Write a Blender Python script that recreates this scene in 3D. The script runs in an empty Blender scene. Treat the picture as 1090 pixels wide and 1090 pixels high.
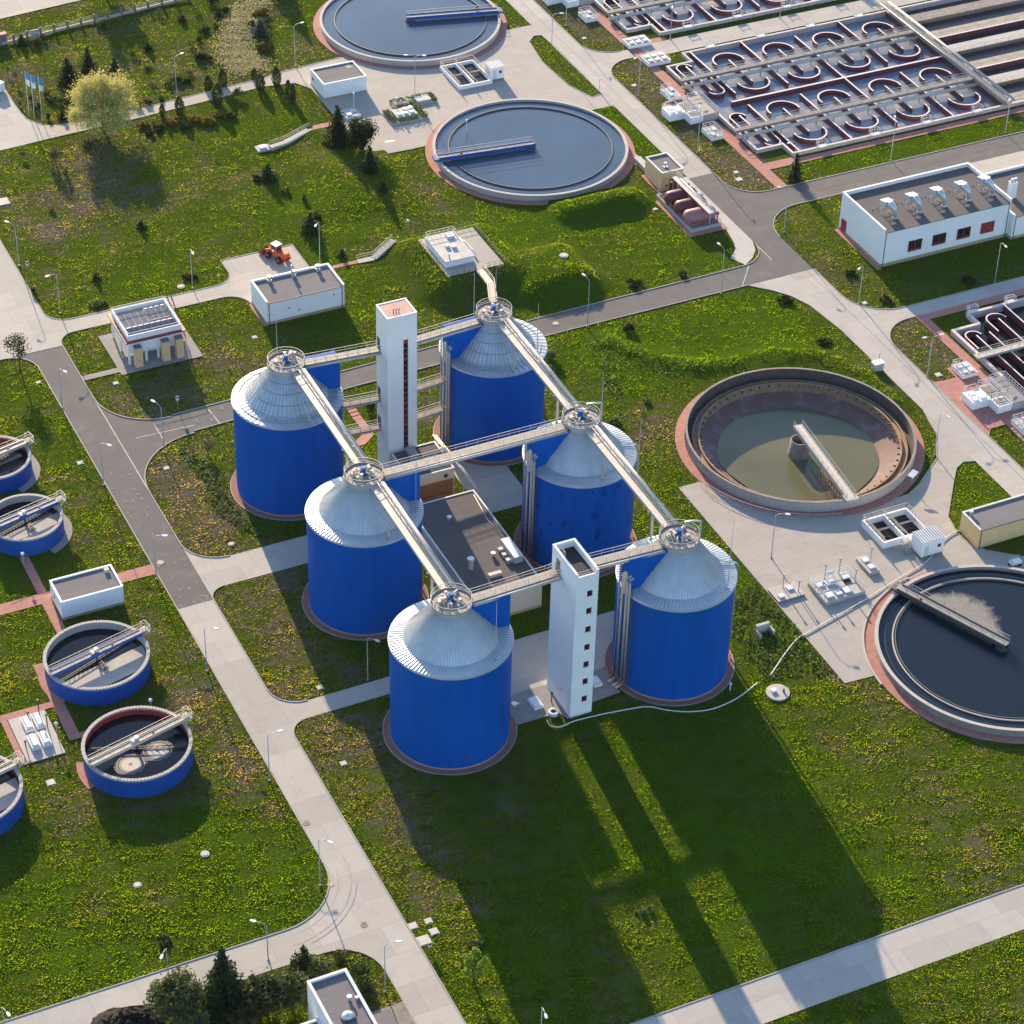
import bpy, math, random
import numpy as np
from mathutils import Vector, Matrix
from mathutils.geometry import delaunay_2d_cdt, tessellate_polygon
random.seed(7); rng = np.random.default_rng(7)
R = math.radians; PI = math.pi
sc = bpy.context.scene
COL = sc.collection

# ------------------------------------------------------------------ camera (solved from the photograph; site axes follow the plant's own grid)
CP = Vector((-113.18526701, -245.58021102, 247.17833187))
CR = Vector((0.90301911, -0.42898218, 0.02303885)); CU = Vector((0.24524108, 0.55878603, 0.79222155)); CF = Vector((0.35272271, 0.70974112, -0.60979851))
FPX = 2731.88
cam = bpy.data.cameras.new("camera"); camo = bpy.data.objects.new("camera", cam); COL.objects.link(camo)
camo.matrix_world = Matrix(((CR.x, CU.x, -CF.x, CP.x), (CR.y, CU.y, -CF.y, CP.y), (CR.z, CU.z, -CF.z, CP.z), (0, 0, 0, 1)))
cam.sensor_width = 36; cam.lens = 36 * FPX / 1090; cam.clip_start = 1; cam.clip_end = 20000
sc.camera = camo

def G(u, v, z=0.0):
    """site point at height z that the survey photograph shows at pixel (u, v)"""
    d = CF + CR * ((u - 545) / FPX) - CU * ((v - 545) / FPX)
    t = (z - CP.z) / d.z
    return CP + d * t
def PV(q):
    d = Vector(q) - CP; z = d.dot(CF)
    return 545 - FPX * d.dot(CU) / z
def HT(b, vt):
    lo, hi = 0, 60
    for _ in range(40):
        m = (lo + hi) / 2
        if PV((b[0], b[1], b[2] + m)) > vt: lo = m
        else: hi = m
    return lo

# ------------------------------------------------------------------ materials
def ramp(nt, fac, stops):
    r = nt.nodes.new('ShaderNodeValToRGB'); nt.links.new(fac, r.inputs[0])
    e = r.color_ramp.elements
    while len(e) < len(stops): e.new(0.5)
    for k, (p, c) in enumerate(stops): e[k].position = p; e[k].color = (c[0], c[1], c[2], 1)
    return r.outputs[0]
def noise(nt, pos, scale, detail=4, rough=.55, dist=0):
    n = nt.nodes.new('ShaderNodeTexNoise'); n.inputs['Scale'].default_value = scale; n.inputs['Detail'].default_value = detail
    n.inputs['Roughness'].default_value = rough; n.inputs['Distortion'].default_value = dist
    nt.links.new(pos, n.inputs['Vector']); return n.outputs['Fac']
def mix(nt, fac, a, b, mode='MIX'):
    m = nt.nodes.new('ShaderNodeMix'); m.data_type = 'RGBA'; m.blend_type = mode
    for s, v in ((0, fac), (6, a), (7, b)):
        if hasattr(v, 'links'): nt.links.new(v, m.inputs[s])
        else: m.inputs[s].default_value = v if s == 0 else (v[0], v[1], v[2], 1)
    return m.outputs[2]
def mapr(nt, v, a, b, c=0, d=1):
    m = nt.nodes.new('ShaderNodeMapRange'); nt.links.new(v, m.inputs[0])
    for k, x in enumerate((a, b, c, d)): m.inputs[k + 1].default_value = x
    return m.outputs[0]
def math_(nt, op, a, b):
    m = nt.nodes.new('ShaderNodeMath'); m.operation = op
    for k, x in enumerate((a, b)):
        if hasattr(x, 'links'): nt.links.new(x, m.inputs[k])
        else: m.inputs[k].default_value = x
    return m.outputs[0]
def base(name, rough=.8, metal=0, spec=.4):
    m = bpy.data.materials.new(name); m.use_nodes = True; nt = m.node_tree
    b = nt.nodes['Principled BSDF']; b.inputs['Roughness'].default_value = rough; b.inputs['Metallic'].default_value = metal
    b.inputs['Specular IOR Level'].default_value = spec
    g = nt.nodes.new('ShaderNodeNewGeometry')
    return m, nt, b, g.outputs['Position'], g.outputs['Normal']
def bump(nt, b, h, strength, dist=.05):
    n = nt.nodes.new('ShaderNodeBump'); n.inputs['Strength'].default_value = strength; n.inputs['Distance'].default_value = dist
    nt.links.new(h, n.inputs['Height']); nt.links.new(n.outputs[0], b.inputs['Normal'])
def simple(name, col, var=.12, scale=.6, rough=.8, metal=0, spec=.4, bmp=0, bscale=8, top=None, dirt=None, dscale=.25):
    """plain surface: uneven tone, optional dirt of its own colour, optional coping colour on level tops"""
    m, nt, b, P, N = base(name, rough, metal, spec)
    f = noise(nt, P, scale, 5)
    lo = tuple(c * (1 - var) for c in col); hi = tuple(c * (1 + var) for c in col)
    c = ramp(nt, f, [(.3, lo), (.7, hi)])
    f2 = noise(nt, P, scale * 9, 3)
    c = mix(nt, mapr(nt, f2, .3, .7, 0, var), c, tuple(x * .72 for x in col))
    if dirt:
        d = noise(nt, P, dscale, 6, .65)
        c = mix(nt, mapr(nt, d, .52, .72, 0, .75), c, dirt)
    if top:
        s = nt.nodes.new('ShaderNodeSeparateXYZ'); nt.links.new(N, s.inputs[0])
        tf = noise(nt, P, 1.3, 4)
        t = ramp(nt, tf, [(.3, tuple(x * .8 for x in top)), (.7, top)])
        c = mix(nt, mapr(nt, s.outputs[2], .6, .8), c, t)
    nt.links.new(c, b.inputs['Base Color'])
    if bmp: bump(nt, b, noise(nt, P, bscale, 4), bmp)
    return m
def grass_mat(name, tuft=False):
    """lawn: lush, common and dry growth follow the mesh attribute 'dry' (-1..1), broken up by noise"""
    m, nt, b, P, N = base(name, .9, 0, 0)
    at = nt.nodes.new('ShaderNodeAttribute'); at.attribute_name = 'dry'
    f0 = noise(nt, P, .045, 4, .6, .6); f1 = noise(nt, P, .2, 5, .62, .4); f2 = noise(nt, P, 1.1, 4, .6); f3 = noise(nt, P, 5.5, 3, .6)
    s = math_(nt, 'ADD', math_(nt, 'MULTIPLY', f0, .5), math_(nt, 'MULTIPLY', f1, .5))
    s = math_(nt, 'ADD', math_(nt, 'MULTIPLY', math_(nt, 'SUBTRACT', s, .5), 1.5), math_(nt, 'MULTIPLY', at.outputs['Fac'], .22))
    s = math_(nt, 'ADD', math_(nt, 'ADD', s, math_(nt, 'MULTIPLY', math_(nt, 'SUBTRACT', f2, .5), .35)), .5)
    sp = nt.nodes.new('ShaderNodeSeparateXYZ'); nt.links.new(P, sp.inputs[0])            # mowing runs along the plant's long axis
    ph = math_(nt, 'ADD', math_(nt, 'MULTIPLY', sp.outputs[1], 2.9), math_(nt, 'ADD', math_(nt, 'MULTIPLY', sp.outputs[0], .12), math_(nt, 'MULTIPLY', f0, 22)))
    s = math_(nt, 'ADD', s, math_(nt, 'MULTIPLY', math_(nt, 'SINE', ph, 0), .05))
    c = ramp(nt, s, [(.28, (.076, .128, .0015)), (.42, (.072, .108, .003)), (.55, (.094, .112, .008)), (.68, (.132, .112, .034)), (.84, (.178, .124, .066))])
    c = mix(nt, mapr(nt, f2, .5, .3, 0, .5), c, (.034, .056, .004))
    c = mix(nt, mapr(nt, f3, .47, .7, 0, .45), c, (.150, .170, .006))
    c = mix(nt, mapr(nt, noise(nt, P, 3.1, 3, .6), .5, .32, 0, .4), c, (.034, .048, .005))
    d_ = mix(nt, 1.0, mix(nt, 1.0, c, (.32, .46, 1.2) if tuft else (.66, .74, 1.3), 'MULTIPLY'), (0, 0, .003), 'ADD')
    nt.links.new(d_, b.inputs['Base Color'])
    if tuft:
        tr = nt.nodes.new('ShaderNodeBsdfTranslucent'); tc = mix(nt, 1.0, c, (4.7, 4.6, 2.6), 'MULTIPLY'); nt.links.new(tc, tr.inputs['Color'])
        mx = nt.nodes.new('ShaderNodeMixShader'); mx.inputs[0].default_value = .6; nt.links.new(b.outputs[0], mx.inputs[1]); nt.links.new(tr.outputs[0], mx.inputs[2]); nt.links.new(mx.outputs[0], nt.nodes['Material Output'].inputs['Surface'])
    else:
        h = math_(nt, 'ADD', math_(nt, 'MULTIPLY', f2, .6), math_(nt, 'MULTIPLY', f3, .5))
        h = math_(nt, 'ADD', h, math_(nt, 'MULTIPLY', noise(nt, P, 2.6, 4, .7), .6)); bump(nt, b, h, .7, .35)
    return m
def slab_mat(name, col, bw, bh, rough=.85, joint=.45, var=.10, stain=(.25, .23, .21), rot=0):
    """cast or laid slabs in the site grid with joints, tone changes from slab to slab and tyre stains"""
    m, nt, b, P, N = base(name, rough, 0, .25)
    mp = nt.nodes.new('ShaderNodeMapping'); mp.inputs['Rotation'].default_value = (0, 0, rot); nt.links.new(P, mp.inputs['Vector'])
    t = nt.nodes.new('ShaderNodeTexBrick'); nt.links.new(mp.outputs[0], t.inputs['Vector'])
    t.inputs['Scale'].default_value = 1; t.inputs['Mortar Size'].default_value = min(.02, bh * .06); t.inputs['Brick Width'].default_value = bw; t.inputs['Row Height'].default_value = bh
    t.inputs['Mortar Smooth'].default_value = .1
    t.inputs['Color1'].default_value = tuple(c * (1 - var) for c in col) + (1,); t.inputs['Color2'].default_value = tuple(c * (1 + var) for c in col) + (1,)
    t.inputs['Mortar'].default_value = tuple(c * joint for c in col) + (1,); t.offset = 0.37
    c = t.outputs['Color']
    f = noise(nt, P, .35, 6, .65); c = mix(nt, mapr(nt, f, .5, .75, 0, .45), c, stain)
    f = noise(nt, P, 2.2, 5, .6); c = mix(nt, mapr(nt, f, .35, .7, 0, .28), c, tuple(x * 1.15 for x in col))
    f = noise(nt, P, 9, 3, .6); c = mix(nt, mapr(nt, f, .45, .75, 0, .25), c, tuple(x * .6 for x in col))
    nt.links.new(c, b.inputs['Base Color'])
    bump(nt, b, noise(nt, P, 12, 3), .15)
    return m
def water_mat(name, deep, rough=.05, scum=None, smin=.55, smax=.62, sscale=.18, rip=.02):
    m, nt, b, P, N = base(name, rough, 0, .5)
    b.inputs['IOR'].default_value = 1.333
    c = ramp(nt, noise(nt, P, .06, 3), [(.3, tuple(x * .85 for x in deep)), (.7, tuple(x * 1.15 for x in deep))])
    if scum:
        d = noise(nt, P, sscale, 6, .6, .8); k = mapr(nt, d, smin, smax)
        fine = noise(nt, P, 2.5, 4); sc2 = ramp(nt, fine, [(.3, tuple(x * .7 for x in scum)), (.7, scum)])
        c = mix(nt, k, c, sc2); nt.links.new(mapr(nt, d, smin, smax, rough, .8), b.inputs['Roughness'])
    nt.links.new(c, b.inputs['Base Color'])
    bump(nt, b, noise(nt, P, 1.8, 3), rip, .05)
    return m
def leaf_mat(name, a, bcol, spec=.2):
    m, nt, b, P, N = base(name, .65, 0, spec)
    oi = nt.nodes.new('ShaderNodeObjectInfo')
    c = ramp(nt, noise(nt, P, 2.2, 3, .7), [(.3, a), (.7, bcol)])
    h = nt.nodes.new('ShaderNodeHueSaturation'); nt.links.new(mapr(nt, oi.outputs['Random'], 0, 1, .8, 1.2), h.inputs['Value']); nt.links.new(c, h.inputs['Color'])
    nt.links.new(h.outputs[0], b.inputs['Base Color'])
    tr = nt.nodes.new('ShaderNodeBsdfTranslucent'); nt.links.new(h.outputs[0], tr.inputs['Color'])
    mx = nt.nodes.new('ShaderNodeMixShader'); mx.inputs[0].default_value = .3
    nt.links.new(b.outputs[0], mx.inputs[1]); nt.links.new(tr.outputs[0], mx.inputs[2])
    nt.links.new(mx.outputs[0], nt.nodes['Material Output'].inputs['Surface'])
    return m
def blue_mat(name, patch=0, lift=1.0):
    m, nt, b, P, N = base(name, .5, 0, .07)
    col = (.0005 * lift, .086 * lift, .40 * lift)
    mp = nt.nodes.new('ShaderNodeMapping'); mp.inputs['Scale'].default_value = (1, 1, .12); nt.links.new(P, mp.inputs['Vector'])
    c = ramp(nt, noise(nt, mp.outputs[0], .8, 5, .6), [(.3, tuple(x * .86 for x in col)), (.7, tuple(x * 1.12 for x in col))])
    if patch:
        mp2 = nt.nodes.new('ShaderNodeMapping'); mp2.inputs['Scale'].default_value = (1, 1, .55); nt.links.new(P, mp2.inputs['Vector'])
        v = noise(nt, mp2.outputs[0], .9, 2, .4)
        c = mix(nt, mapr(nt, v, .61, .65, 0, .6 * patch), c, (.003, .022, .11))
    nt.links.new(c, b.inputs['Base Color'])
    # profiled sheet: fine standing ribs round the shell, lapped sheets
    t = nt.nodes.new('ShaderNodeTexCoord'); s = nt.nodes.new('ShaderNodeSeparateXYZ'); nt.links.new(t.outputs['Object'], s.inputs[0])
    a = math_(nt, 'ARCTAN2', s.outputs[1], s.outputs[0]); w = math_(nt, 'SINE', math_(nt, 'MULTIPLY', a, 170), 0.0)
    zz = math_(nt, 'FRACT', math_(nt, 'MULTIPLY', s.outputs[2], .31), 0.0); lap = mapr(nt, zz, .97, 1.0, 0, .8)
    bump(nt, b, math_(nt, 'ADD', math_(nt, 'MULTIPLY', w, .5), lap), .25, .03)
    return m
M = {}
M['grass'] = grass_mat('grass'); M['tuft'] = grass_mat('grass_blades', True)
M['concrete'] = slab_mat('concrete_slabs', (.40, .37, .335), 6, 5.2)
M['pad'] = slab_mat('yard_slabs', (.37, .335, .30), 3, 1.5, var=.05, joint=.7)
M['paver'] = slab_mat('grey_pavers', (.27, .25, .245), .9, .45, var=.10, joint=.7)
M['redpave'] = slab_mat('red_pavers', (.40, .185, .155), .8, .4, var=.14, joint=.65, stain=(.27, .14, .12))
M['maroonpave'] = slab_mat('maroon_apron', (.27, .115, .105), .8, .4, var=.12, joint=.65, stain=(.2, .1, .1))
M['asphalt'] = simple('asphalt', (.112, .103, .104), .10, .35, .9, bmp=.25, bscale=14, dirt=(.165, .152, .148), dscale=.3)
M['asphalt_patch'] = simple('worn_asphalt', (.185, .172, .165), .15, 1.2, .9)
M['line'] = simple('road_line', (.46, .44, .41), .2, 2)
M['joint'] = simple('dark_joint', (.20, .185, .17), .2, 2)
M['tyre_mark'] = simple('tyre_mark', (.352, .325, .295), .15, 1.5)
M['palecon'] = simple('pale_cast_concrete', (.52, .485, .45), .10, 1.1, .85, dirt=(.40, .37, .33), dscale=.6)
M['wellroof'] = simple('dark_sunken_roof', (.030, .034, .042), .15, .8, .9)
M['seam'] = simple('roof_seam_metal', (.36, .39, .42), .1, 1, .5, .3)
M['kerb'] = simple('kerb_stone', (.33, .31, .29), .2, 1.5)
M['gravel'] = simple('gravel_yard', (.24, .21, .18), .2, .8, bmp=.3, dirt=(.14, .12, .10))
M['soil'] = simple('dark_soil', (.012, .009, .008), .4, 2, .95, bmp=1.0, bscale=3)
M['straw'] = leaf_mat('dry_straw', (.42, .37, .18), (.62, .55, .30)) if 1 else simple('x', (.33, .29, .16), .25, 1.2, .9, dirt=(.10, .12, .02), dscale=.5)
M['blue'] = blue_mat('blue_sheet'); M['blue_stained'] = blue_mat('blue_sheet_stained', 1.0); M['blue_box'] = blue_mat('blue_box_sheet', 0, 1.1)
M['blue_tank'] = simple('blue_tank_paint', (.004, .072, .35), .10, 1.2, .5, dirt=(.004, .04, .22), dscale=.8)
M['bluesteel'] = simple('blue_steel', (.012, .085, .33), .12, 1.5, .45)
M['white'] = simple('white_render', (.86, .85, .83), .03, .7, .8, dirt=(.76, .75, .73), dscale=.2)
M['whitewarm'] = simple('cream_render', (.84, .80, .75), .03, .7, .8, dirt=(.76, .72, .66), dscale=.25)
M['cream'] = simple('sand_render', (.76, .51, .25), .05, .7, .85, dirt=(.68, .45, .21))
M['beige'] = simple('beige_render', (.60, .52, .42), .06, .7, .85)
M['rust'] = simple('rust_brown_cladding', (.26, .12, .05), .25, 2, .8)
M['plinth'] = simple('sand_plinth', (.40, .30, .19), .12, 1.2, .9)
M['coping'] = simple('pale_metal_coping', (.62, .63, .64), .08, 1.2, .5)
M['roofgrey'] = slab_mat('grey_roof_felt', (.185, .17, .175), 11, 1.05, rough=.95, joint=.62, var=.06, stain=(.13, .12, .125))
M['roofdark'] = slab_mat('dark_roof_felt', (.125, .113, .113), 9, 1.0, rough=.95, joint=.7, var=.05, stain=(.09, .085, .085))
M['roofpink'] = simple('pink_roof_coat', (.55, .35, .28), .10, 1.0, .9)
M['galv'] = simple('galvanised_sheet', (.60, .63, .66), .10, .5, .42, .55)
M['galvdull'] = simple('weathered_sheet', (.50, .54, .58), .14, .6, .5, .5, dirt=(.40, .42, .44), dscale=.5)
M['steel'] = simple('galvanised_steel', (.40, .40, .40), .12, 2, .55, .3)
M['deckgrey'] = simple('grey_walkway', (.19, .185, .18), .15, 1.5, .75, .1, dirt=(.20, .195, .19), dscale=.8)
M['steeldark'] = simple('dark_steel', (.10, .10, .105), .2, 2, .6, .3)
M['insul'] = simple('insulation_jacket', (.52, .475, .42), .12, 1.2, .55, .1, dirt=(.46, .40, .34), dscale=.8)
M['deck'] = simple('walkway_grating', (.31, .28, .25), .18, 2.5, .7, .2, dirt=(.30, .26, .23), dscale=.8)
M['conc'] = simple('bare_concrete', (.44, .41, .375), .10, .8, .85, dirt=(.33, .30, .27), dscale=.4)
M['concdark'] = simple('stained_concrete', (.26, .22, .19), .2, .9, .9, dirt=(.16, .12, .10), dscale=.5)
M['maroon'] = simple('maroon_wall', (.150, .045, .058), .15, .8, .6, top=(.74, .64, .60))
M['maroonwall'] = simple('pale_basin_wall', (.50, .44, .42), .10, .8, .85, top=(.66, .56, .52), dirt=(.30, .20, .19), dscale=.6)
M['red'] = simple('dark_red_paint', (.20, .012, .03), .1, 1, .5)
M['redlight'] = simple('red_oxide', (.30, .035, .04), .15, 1, .5)
M['glass'] = simple('dark_window', (.02, .022, .025), .2, 1, .1, 0, .6)
M['black'] = simple('black_opening', (.012, .012, .014), .2, 1, .8)
M['tankred'] = simple('red_tank_paint', (.155, .032, .042), .12, 1, .45)
M['tankpink'] = simple('pink_tank_paint', (.40, .16, .17), .12, 1, .45)
M['orange'] = simple('orange_paint', (.62, .09, .025), .1, 1, .45)
M['yellow'] = simple('yellow_paint', (.72, .38, .02), .1, 1, .45)
M['tyre'] = simple('black_rubber', (.018, .018, .02), .2, 2, .9)
M['hose'] = simple('white_hose', (.66, .65, .63), .08, 1, .5)
M['skyblue'] = simple('light_blue_cloth', (.06, .30, .60), .1, 1, .8)
M['clothwhite'] = simple('white_cloth', (.75, .76, .78), .05, 1, .8)
M['bark'] = simple('bark', (.075, .055, .04), .3, 3, .95)
M['brickpost'] = simple('brick_post', (.26, .17, .14), .2, 3, .9)
M['fencemesh'] = simple('wire_fence', (.30, .33, .28), .1, 2, .6, .3)
M['panel'] = simple('sun_panel', (.13, .135, .16), .15, 1, .25, 0, .5)
M['sludge'] = simple('grey_sludge_floor', (.42, .39, .35), .12, .5, .9, dirt=(.30, .27, .25), dscale=.6)
M['innerwall'] = simple('dark_basin_wall', (.10, .075, .07), .2, .9, .9, dirt=(.05, .045, .045), dscale=.5)
M['slope'] = simple('maroon_basin_slope', (.16, .095, .085), .15, .5, .75, dirt=(.30, .22, .22), dscale=.35)
M['launder'] = simple('brown_launder', (.33, .21, .13), .22, 1.4, .85, dirt=(.16, .08, .04), dscale=1.2)
M['water'] = water_mat('clarifier_water', (.060, .098, .150), .06)
M['waterdark'] = water_mat('clarifier_water_dark', (.007, .012, .022), .07)
def scum_water():
    m, nt, b, P, N = base('clarifier_water_scum', .07, 0, .5); b.inputs['IOR'].default_value = 1.333
    tc = nt.nodes.new('ShaderNodeTexCoord'); an = math.atan2(16.9, -7.8)
    mp = nt.nodes.new('ShaderNodeMapping'); mp.vector_type = 'TEXTURE'; mp.inputs['Rotation'].default_value = (0, 0, an); nt.links.new(tc.outputs['Object'], mp.inputs[0])
    s = nt.nodes.new('ShaderNodeSeparateXYZ'); nt.links.new(mp.outputs[0], s.inputs[0])
    t, n = s.outputs[0], math_(nt, 'MULTIPLY', s.outputs[1], -1)          # along the bridge, and out from it
    w = math_(nt, 'MULTIPLY', math_(nt, 'SINE', mapr(nt, t, -1, 18.2, 0, PI), 0), 7.4)
    d = noise(nt, tc.outputs['Object'], .35, 6, .62, 1.2); k = math_(nt, 'ADD', math_(nt, 'SUBTRACT', w, n), math_(nt, 'MULTIPLY', math_(nt, 'SUBTRACT', d, .5), 4.5))
    k = math_(nt, 'MULTIPLY', mapr(nt, k, -.4, 1.6), mapr(nt, n, .2, .7)); k = math_(nt, 'MULTIPLY', k, mapr(nt, noise(nt, tc.outputs['Object'], .9, 5, .65, .6), .3, .6, .7, 1))
    c = mix(nt, math_(nt, 'MULTIPLY', k, .85), (.010, .016, .028), (.27, .25, .225)); nt.links.new(c, b.inputs['Base Color']); nt.links.new(mapr(nt, k, 0, .6, .07, .7), b.inputs['Roughness'])
    bump(nt, b, noise(nt, P, 1.8, 3), .02, .05); return m
M['scumwater'] = scum_water()
M['pool'] = water_mat('green_pool_water', (.125, .122, .068), .12)
M['aerwater'] = water_mat('aeration_water', (.22, .24, .29), .18, (.42, .36, .30), .585, .66, .16, .10)
M['lanewater'] = water_mat('settling_lane_water', (.05, .047, .055), .3)
M['blackwater'] = water_mat('black_basin_water', (.010, .009, .010), .15, (.10, .07, .05), .60, .72, .5, .10)
M['scumfield'] = simple('scum_surface', (.40, .345, .285), .25, 1.0, .85, bmp=.9, bscale=2.2, dirt=(.22, .18, .15), dscale=.5)
M['needle'] = leaf_mat('spruce_needles', (.016, .030, .011), (.036, .058, .020))
M['needleblue'] = leaf_mat('blue_spruce_needles', (.035, .055, .050), (.07, .095, .085))
M['pine'] = leaf_mat('pine_needles', (.050, .066, .022), (.095, .112, .040))
M['palepine'] = leaf_mat('pale_pine_needles', (.085, .110, .036), (.16, .185, .070))
M['spring'] = leaf_mat('spring_leaves', (.40, .36, .10), (.60, .55, .20))
M['lime'] = leaf_mat('lime_leaves', (.24, .34, .03), (.36, .46, .07))
M['thuja'] = leaf_mat('thuja_scales', (.040, .060, .014), (.080, .098, .022))
M['golden'] = leaf_mat('golden_juniper', (.14, .105, .014), (.27, .19, .03))
M['bushdark'] = leaf_mat('dark_bush_leaves', (.030, .045, .012), (.058, .080, .02))
M['shrub'] = leaf_mat('shrub_leaves', (.09, .13, .035), (.17, .21, .065))
M['bare'] = leaf_mat('sparse_twigs', (.055, .055, .025), (.10, .095, .04))

# ------------------------------------------------------------------ mesh builder
class MB:
    def __init__(s, o=(0, 0, 0)): s.v = []; s.f = []; s.o = o; s.sm = []
    def add(s, vs, fs, smooth=False):
        n = len(s.v); ox, oy, oz = s.o
        s.v += [(x - ox, y - oy, z - oz) for x, y, z in vs]
        s.f += [tuple(i + n for i in f) for f in fs]; s.sm += [smooth] * len(fs); return s
    def box(s, x0, x1, y0, y1, z0, z1):
        return s.add([(x0, y0, z0), (x1, y0, z0), (x1, y1, z0), (x0, y1, z0), (x0, y0, z1), (x1, y0, z1), (x1, y1, z1), (x0, y1, z1)],
                     [(3, 2, 1, 0), (4, 5, 6, 7), (0, 1, 5, 4), (1, 2, 6, 5), (2, 3, 7, 6), (3, 0, 4, 7)])
    def obox(s, c, sx, sy, sz, rz=0):
        """box on its base centre c, turned about z"""
        ca, sa = math.cos(rz), math.sin(rz); vs = []
        for z in (0, sz):
            for a, b in ((-1, -1), (1, -1), (1, 1), (-1, 1)):
                x, y = a * sx / 2, b * sy / 2; vs.append((c[0] + x * ca - y * sa, c[1] + x * sa + y * ca, c[2] + z))
        return s.add(vs, [(3, 2, 1, 0), (4, 5, 6, 7), (0, 1, 5, 4), (1, 2, 6, 5), (2, 3, 7, 6), (3, 0, 4, 7)])
    def bar(s, p, q, w, h=None):
        """beam from p to q, w wide and h deep (top on the line)"""
        p = Vector(p); q = Vector(q); h = h or w; d = (q - p)
        if d.length < 1e-6: return s
        d.normalize(); up = Vector((0, 0, 1)) if abs(d.z) < .95 else Vector((0, 1, 0))
        r = d.cross(up).normalized() * (w / 2); n = r.cross(d).normalized() * (h / 2)
        vs = []
        for e in (p, q): vs += [tuple(e - r - n), tuple(e + r - n), tuple(e + r + n), tuple(e - r + n)]
        return s.add(vs, [(3, 2, 1, 0), (4, 5, 6, 7), (0, 1, 5, 4), (1, 2, 6, 5), (2, 3, 7, 6), (3, 0, 4, 7)])
    def tube(s, pts, r, seg=8, cap=True):
        pts = [Vector(p) for p in pts]; n = len(pts); vs = []; fs = []
        rr = r if isinstance(r, (list, tuple)) else [r] * n
        for i, p in enumerate(pts):
            d = (pts[min(i + 1, n - 1)] - pts[max(i - 1, 0)]).normalized()
            up = Vector((0, 0, 1)) if abs(d.z) < .95 else Vector((1, 0, 0))
            a = d.cross(up).normalized(); b = a.cross(d).normalized()
            for k in range(seg):
                t = 2 * PI * k / seg; vs.append(tuple(p + a * (rr[i] * math.cos(t)) + b * (rr[i] * math.sin(t))))
        for i in range(n - 1):
            for k in range(seg):
                k2 = (k + 1) % seg; fs.append((i * seg + k, i * seg + k2, (i + 1) * seg + k2, (i + 1) * seg + k))
        if cap: fs.append(tuple(range(seg))[::-1]); fs.append(tuple((n - 1) * seg + k for k in range(seg)))
        return s.add(vs, fs, True)
    def cyl(s, x, y, z0, z1, r, seg=24, r2=None, cap=True):
        r2 = r if r2 is None else r2; vs = []
        for z, q in ((z0, r), (z1, r2)): vs += [(x + q * math.cos(2 * PI * k / seg), y + q * math.sin(2 * PI * k / seg), z) for k in range(seg)]
        s.add(vs, [(k, (k + 1) % seg, seg + (k + 1) % seg, seg + k) for k in range(seg)], seg > 10)
        if cap: s.add(vs, [tuple(range(seg))[::-1], tuple(seg + k for k in range(seg))])
        return s
    def ring(s, x, y, r0, r1, z0, z1, seg=96, a0=0, a1=2 * PI):
        full = abs(a1 - a0 - 2 * PI) < 1e-6; n = seg if full else seg + 1; vs = []
        for r, z in ((r0, z0), (r1, z0), (r1, z1), (r0, z1)):
            vs += [(x + r * math.cos(a0 + (a1 - a0) * k / seg), y + r * math.sin(a0 + (a1 - a0) * k / seg), z) for k in range(n)]
        fs = []
        for j in range(4):
            for k in range(seg):
                k2 = (k + 1) % n; j2 = (j + 1) % 4; fs.append((j * n + k, j * n + k2, j2 * n + k2, j2 * n + k))
        if not full: fs += [(0, n, 2 * n, 3 * n)[::-1], (seg, n + seg, 2 * n + seg, 3 * n + seg)]
        return s.add(vs, [f[::-1] for f in fs])
    def lathe(s, x, y, prof, seg=96, smooth=True):
        vs = [(x + r * math.cos(2 * PI * k / seg), y + r * math.sin(2 * PI * k / seg), z) for r, z in prof for k in range(seg)]; fs = []
        for j in range(len(prof) - 1):
            for k in range(seg):
                k2 = (k + 1) % seg; fs.append((j * seg + k, j * seg + k2, (j + 1) * seg + k2, (j + 1) * seg + k))
        return s.add(vs, fs, smooth)
    def disc(s, x, y, r, z, seg=96):
        vs = [(x + r * math.cos(2 * PI * k / seg), y + r * math.sin(2 * PI * k / seg), z) for k in range(seg)]
        return s.add(vs, [tuple(range(seg))])
    def sheet(s, poly, z):
        tri = tessellate_polygon([[Vector((p[0], p[1], 0)) for p in poly]])
        vs = [(p[0], p[1], z) for p in poly]; fs = []
        for t in tri:
            a, b, c = (Vector(vs[i]) for i in t)
            fs.append(tuple(t) if (b - a).cross(c - a).z > 0 else tuple(t)[::-1])
        return s.add(vs, fs)
    def build(s, name, mat, parent=None, loc=None):
        me = bpy.data.meshes.new(name); me.from_pydata(s.v, [], s.f)
        me.polygons.foreach_set('use_smooth', s.sm); me.materials.append(M[mat] if isinstance(mat, str) else mat); me.update()
        o = bpy.data.objects.new(name, me); COL.objects.link(o)
        if parent: o.parent = parent
        if loc: o.location = loc
        return o
def tag(o, label=None, cat=None, group=None, kind=None):
    if label: o['label'] = label
    if cat: o['category'] = cat
    if group: o['group'] = group
    if kind: o['kind'] = kind
    return o
def thing(name, label, cat, loc, group=None, rz=0):
    o = bpy.data.objects.new(name, None); COL.objects.link(o); o.location = loc; o.rotation_euler.z = rz; o.empty_display_size = .5
    return tag(o, label, cat, group)
def dup(root, loc, rz, label, group=None, scale=1):
    r = root.copy(); COL.objects.link(r); r.location = loc; r.rotation_euler.z = rz; r['label'] = label; r.scale = (scale,) * 3
    if group: r['group'] = group
    for ch in list(root.children):
        c = ch.copy(); COL.objects.link(c); c.parent = r
        for g in ch.children:
            d = g.copy(); COL.objects.link(d); d.parent = c
    return r
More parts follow.
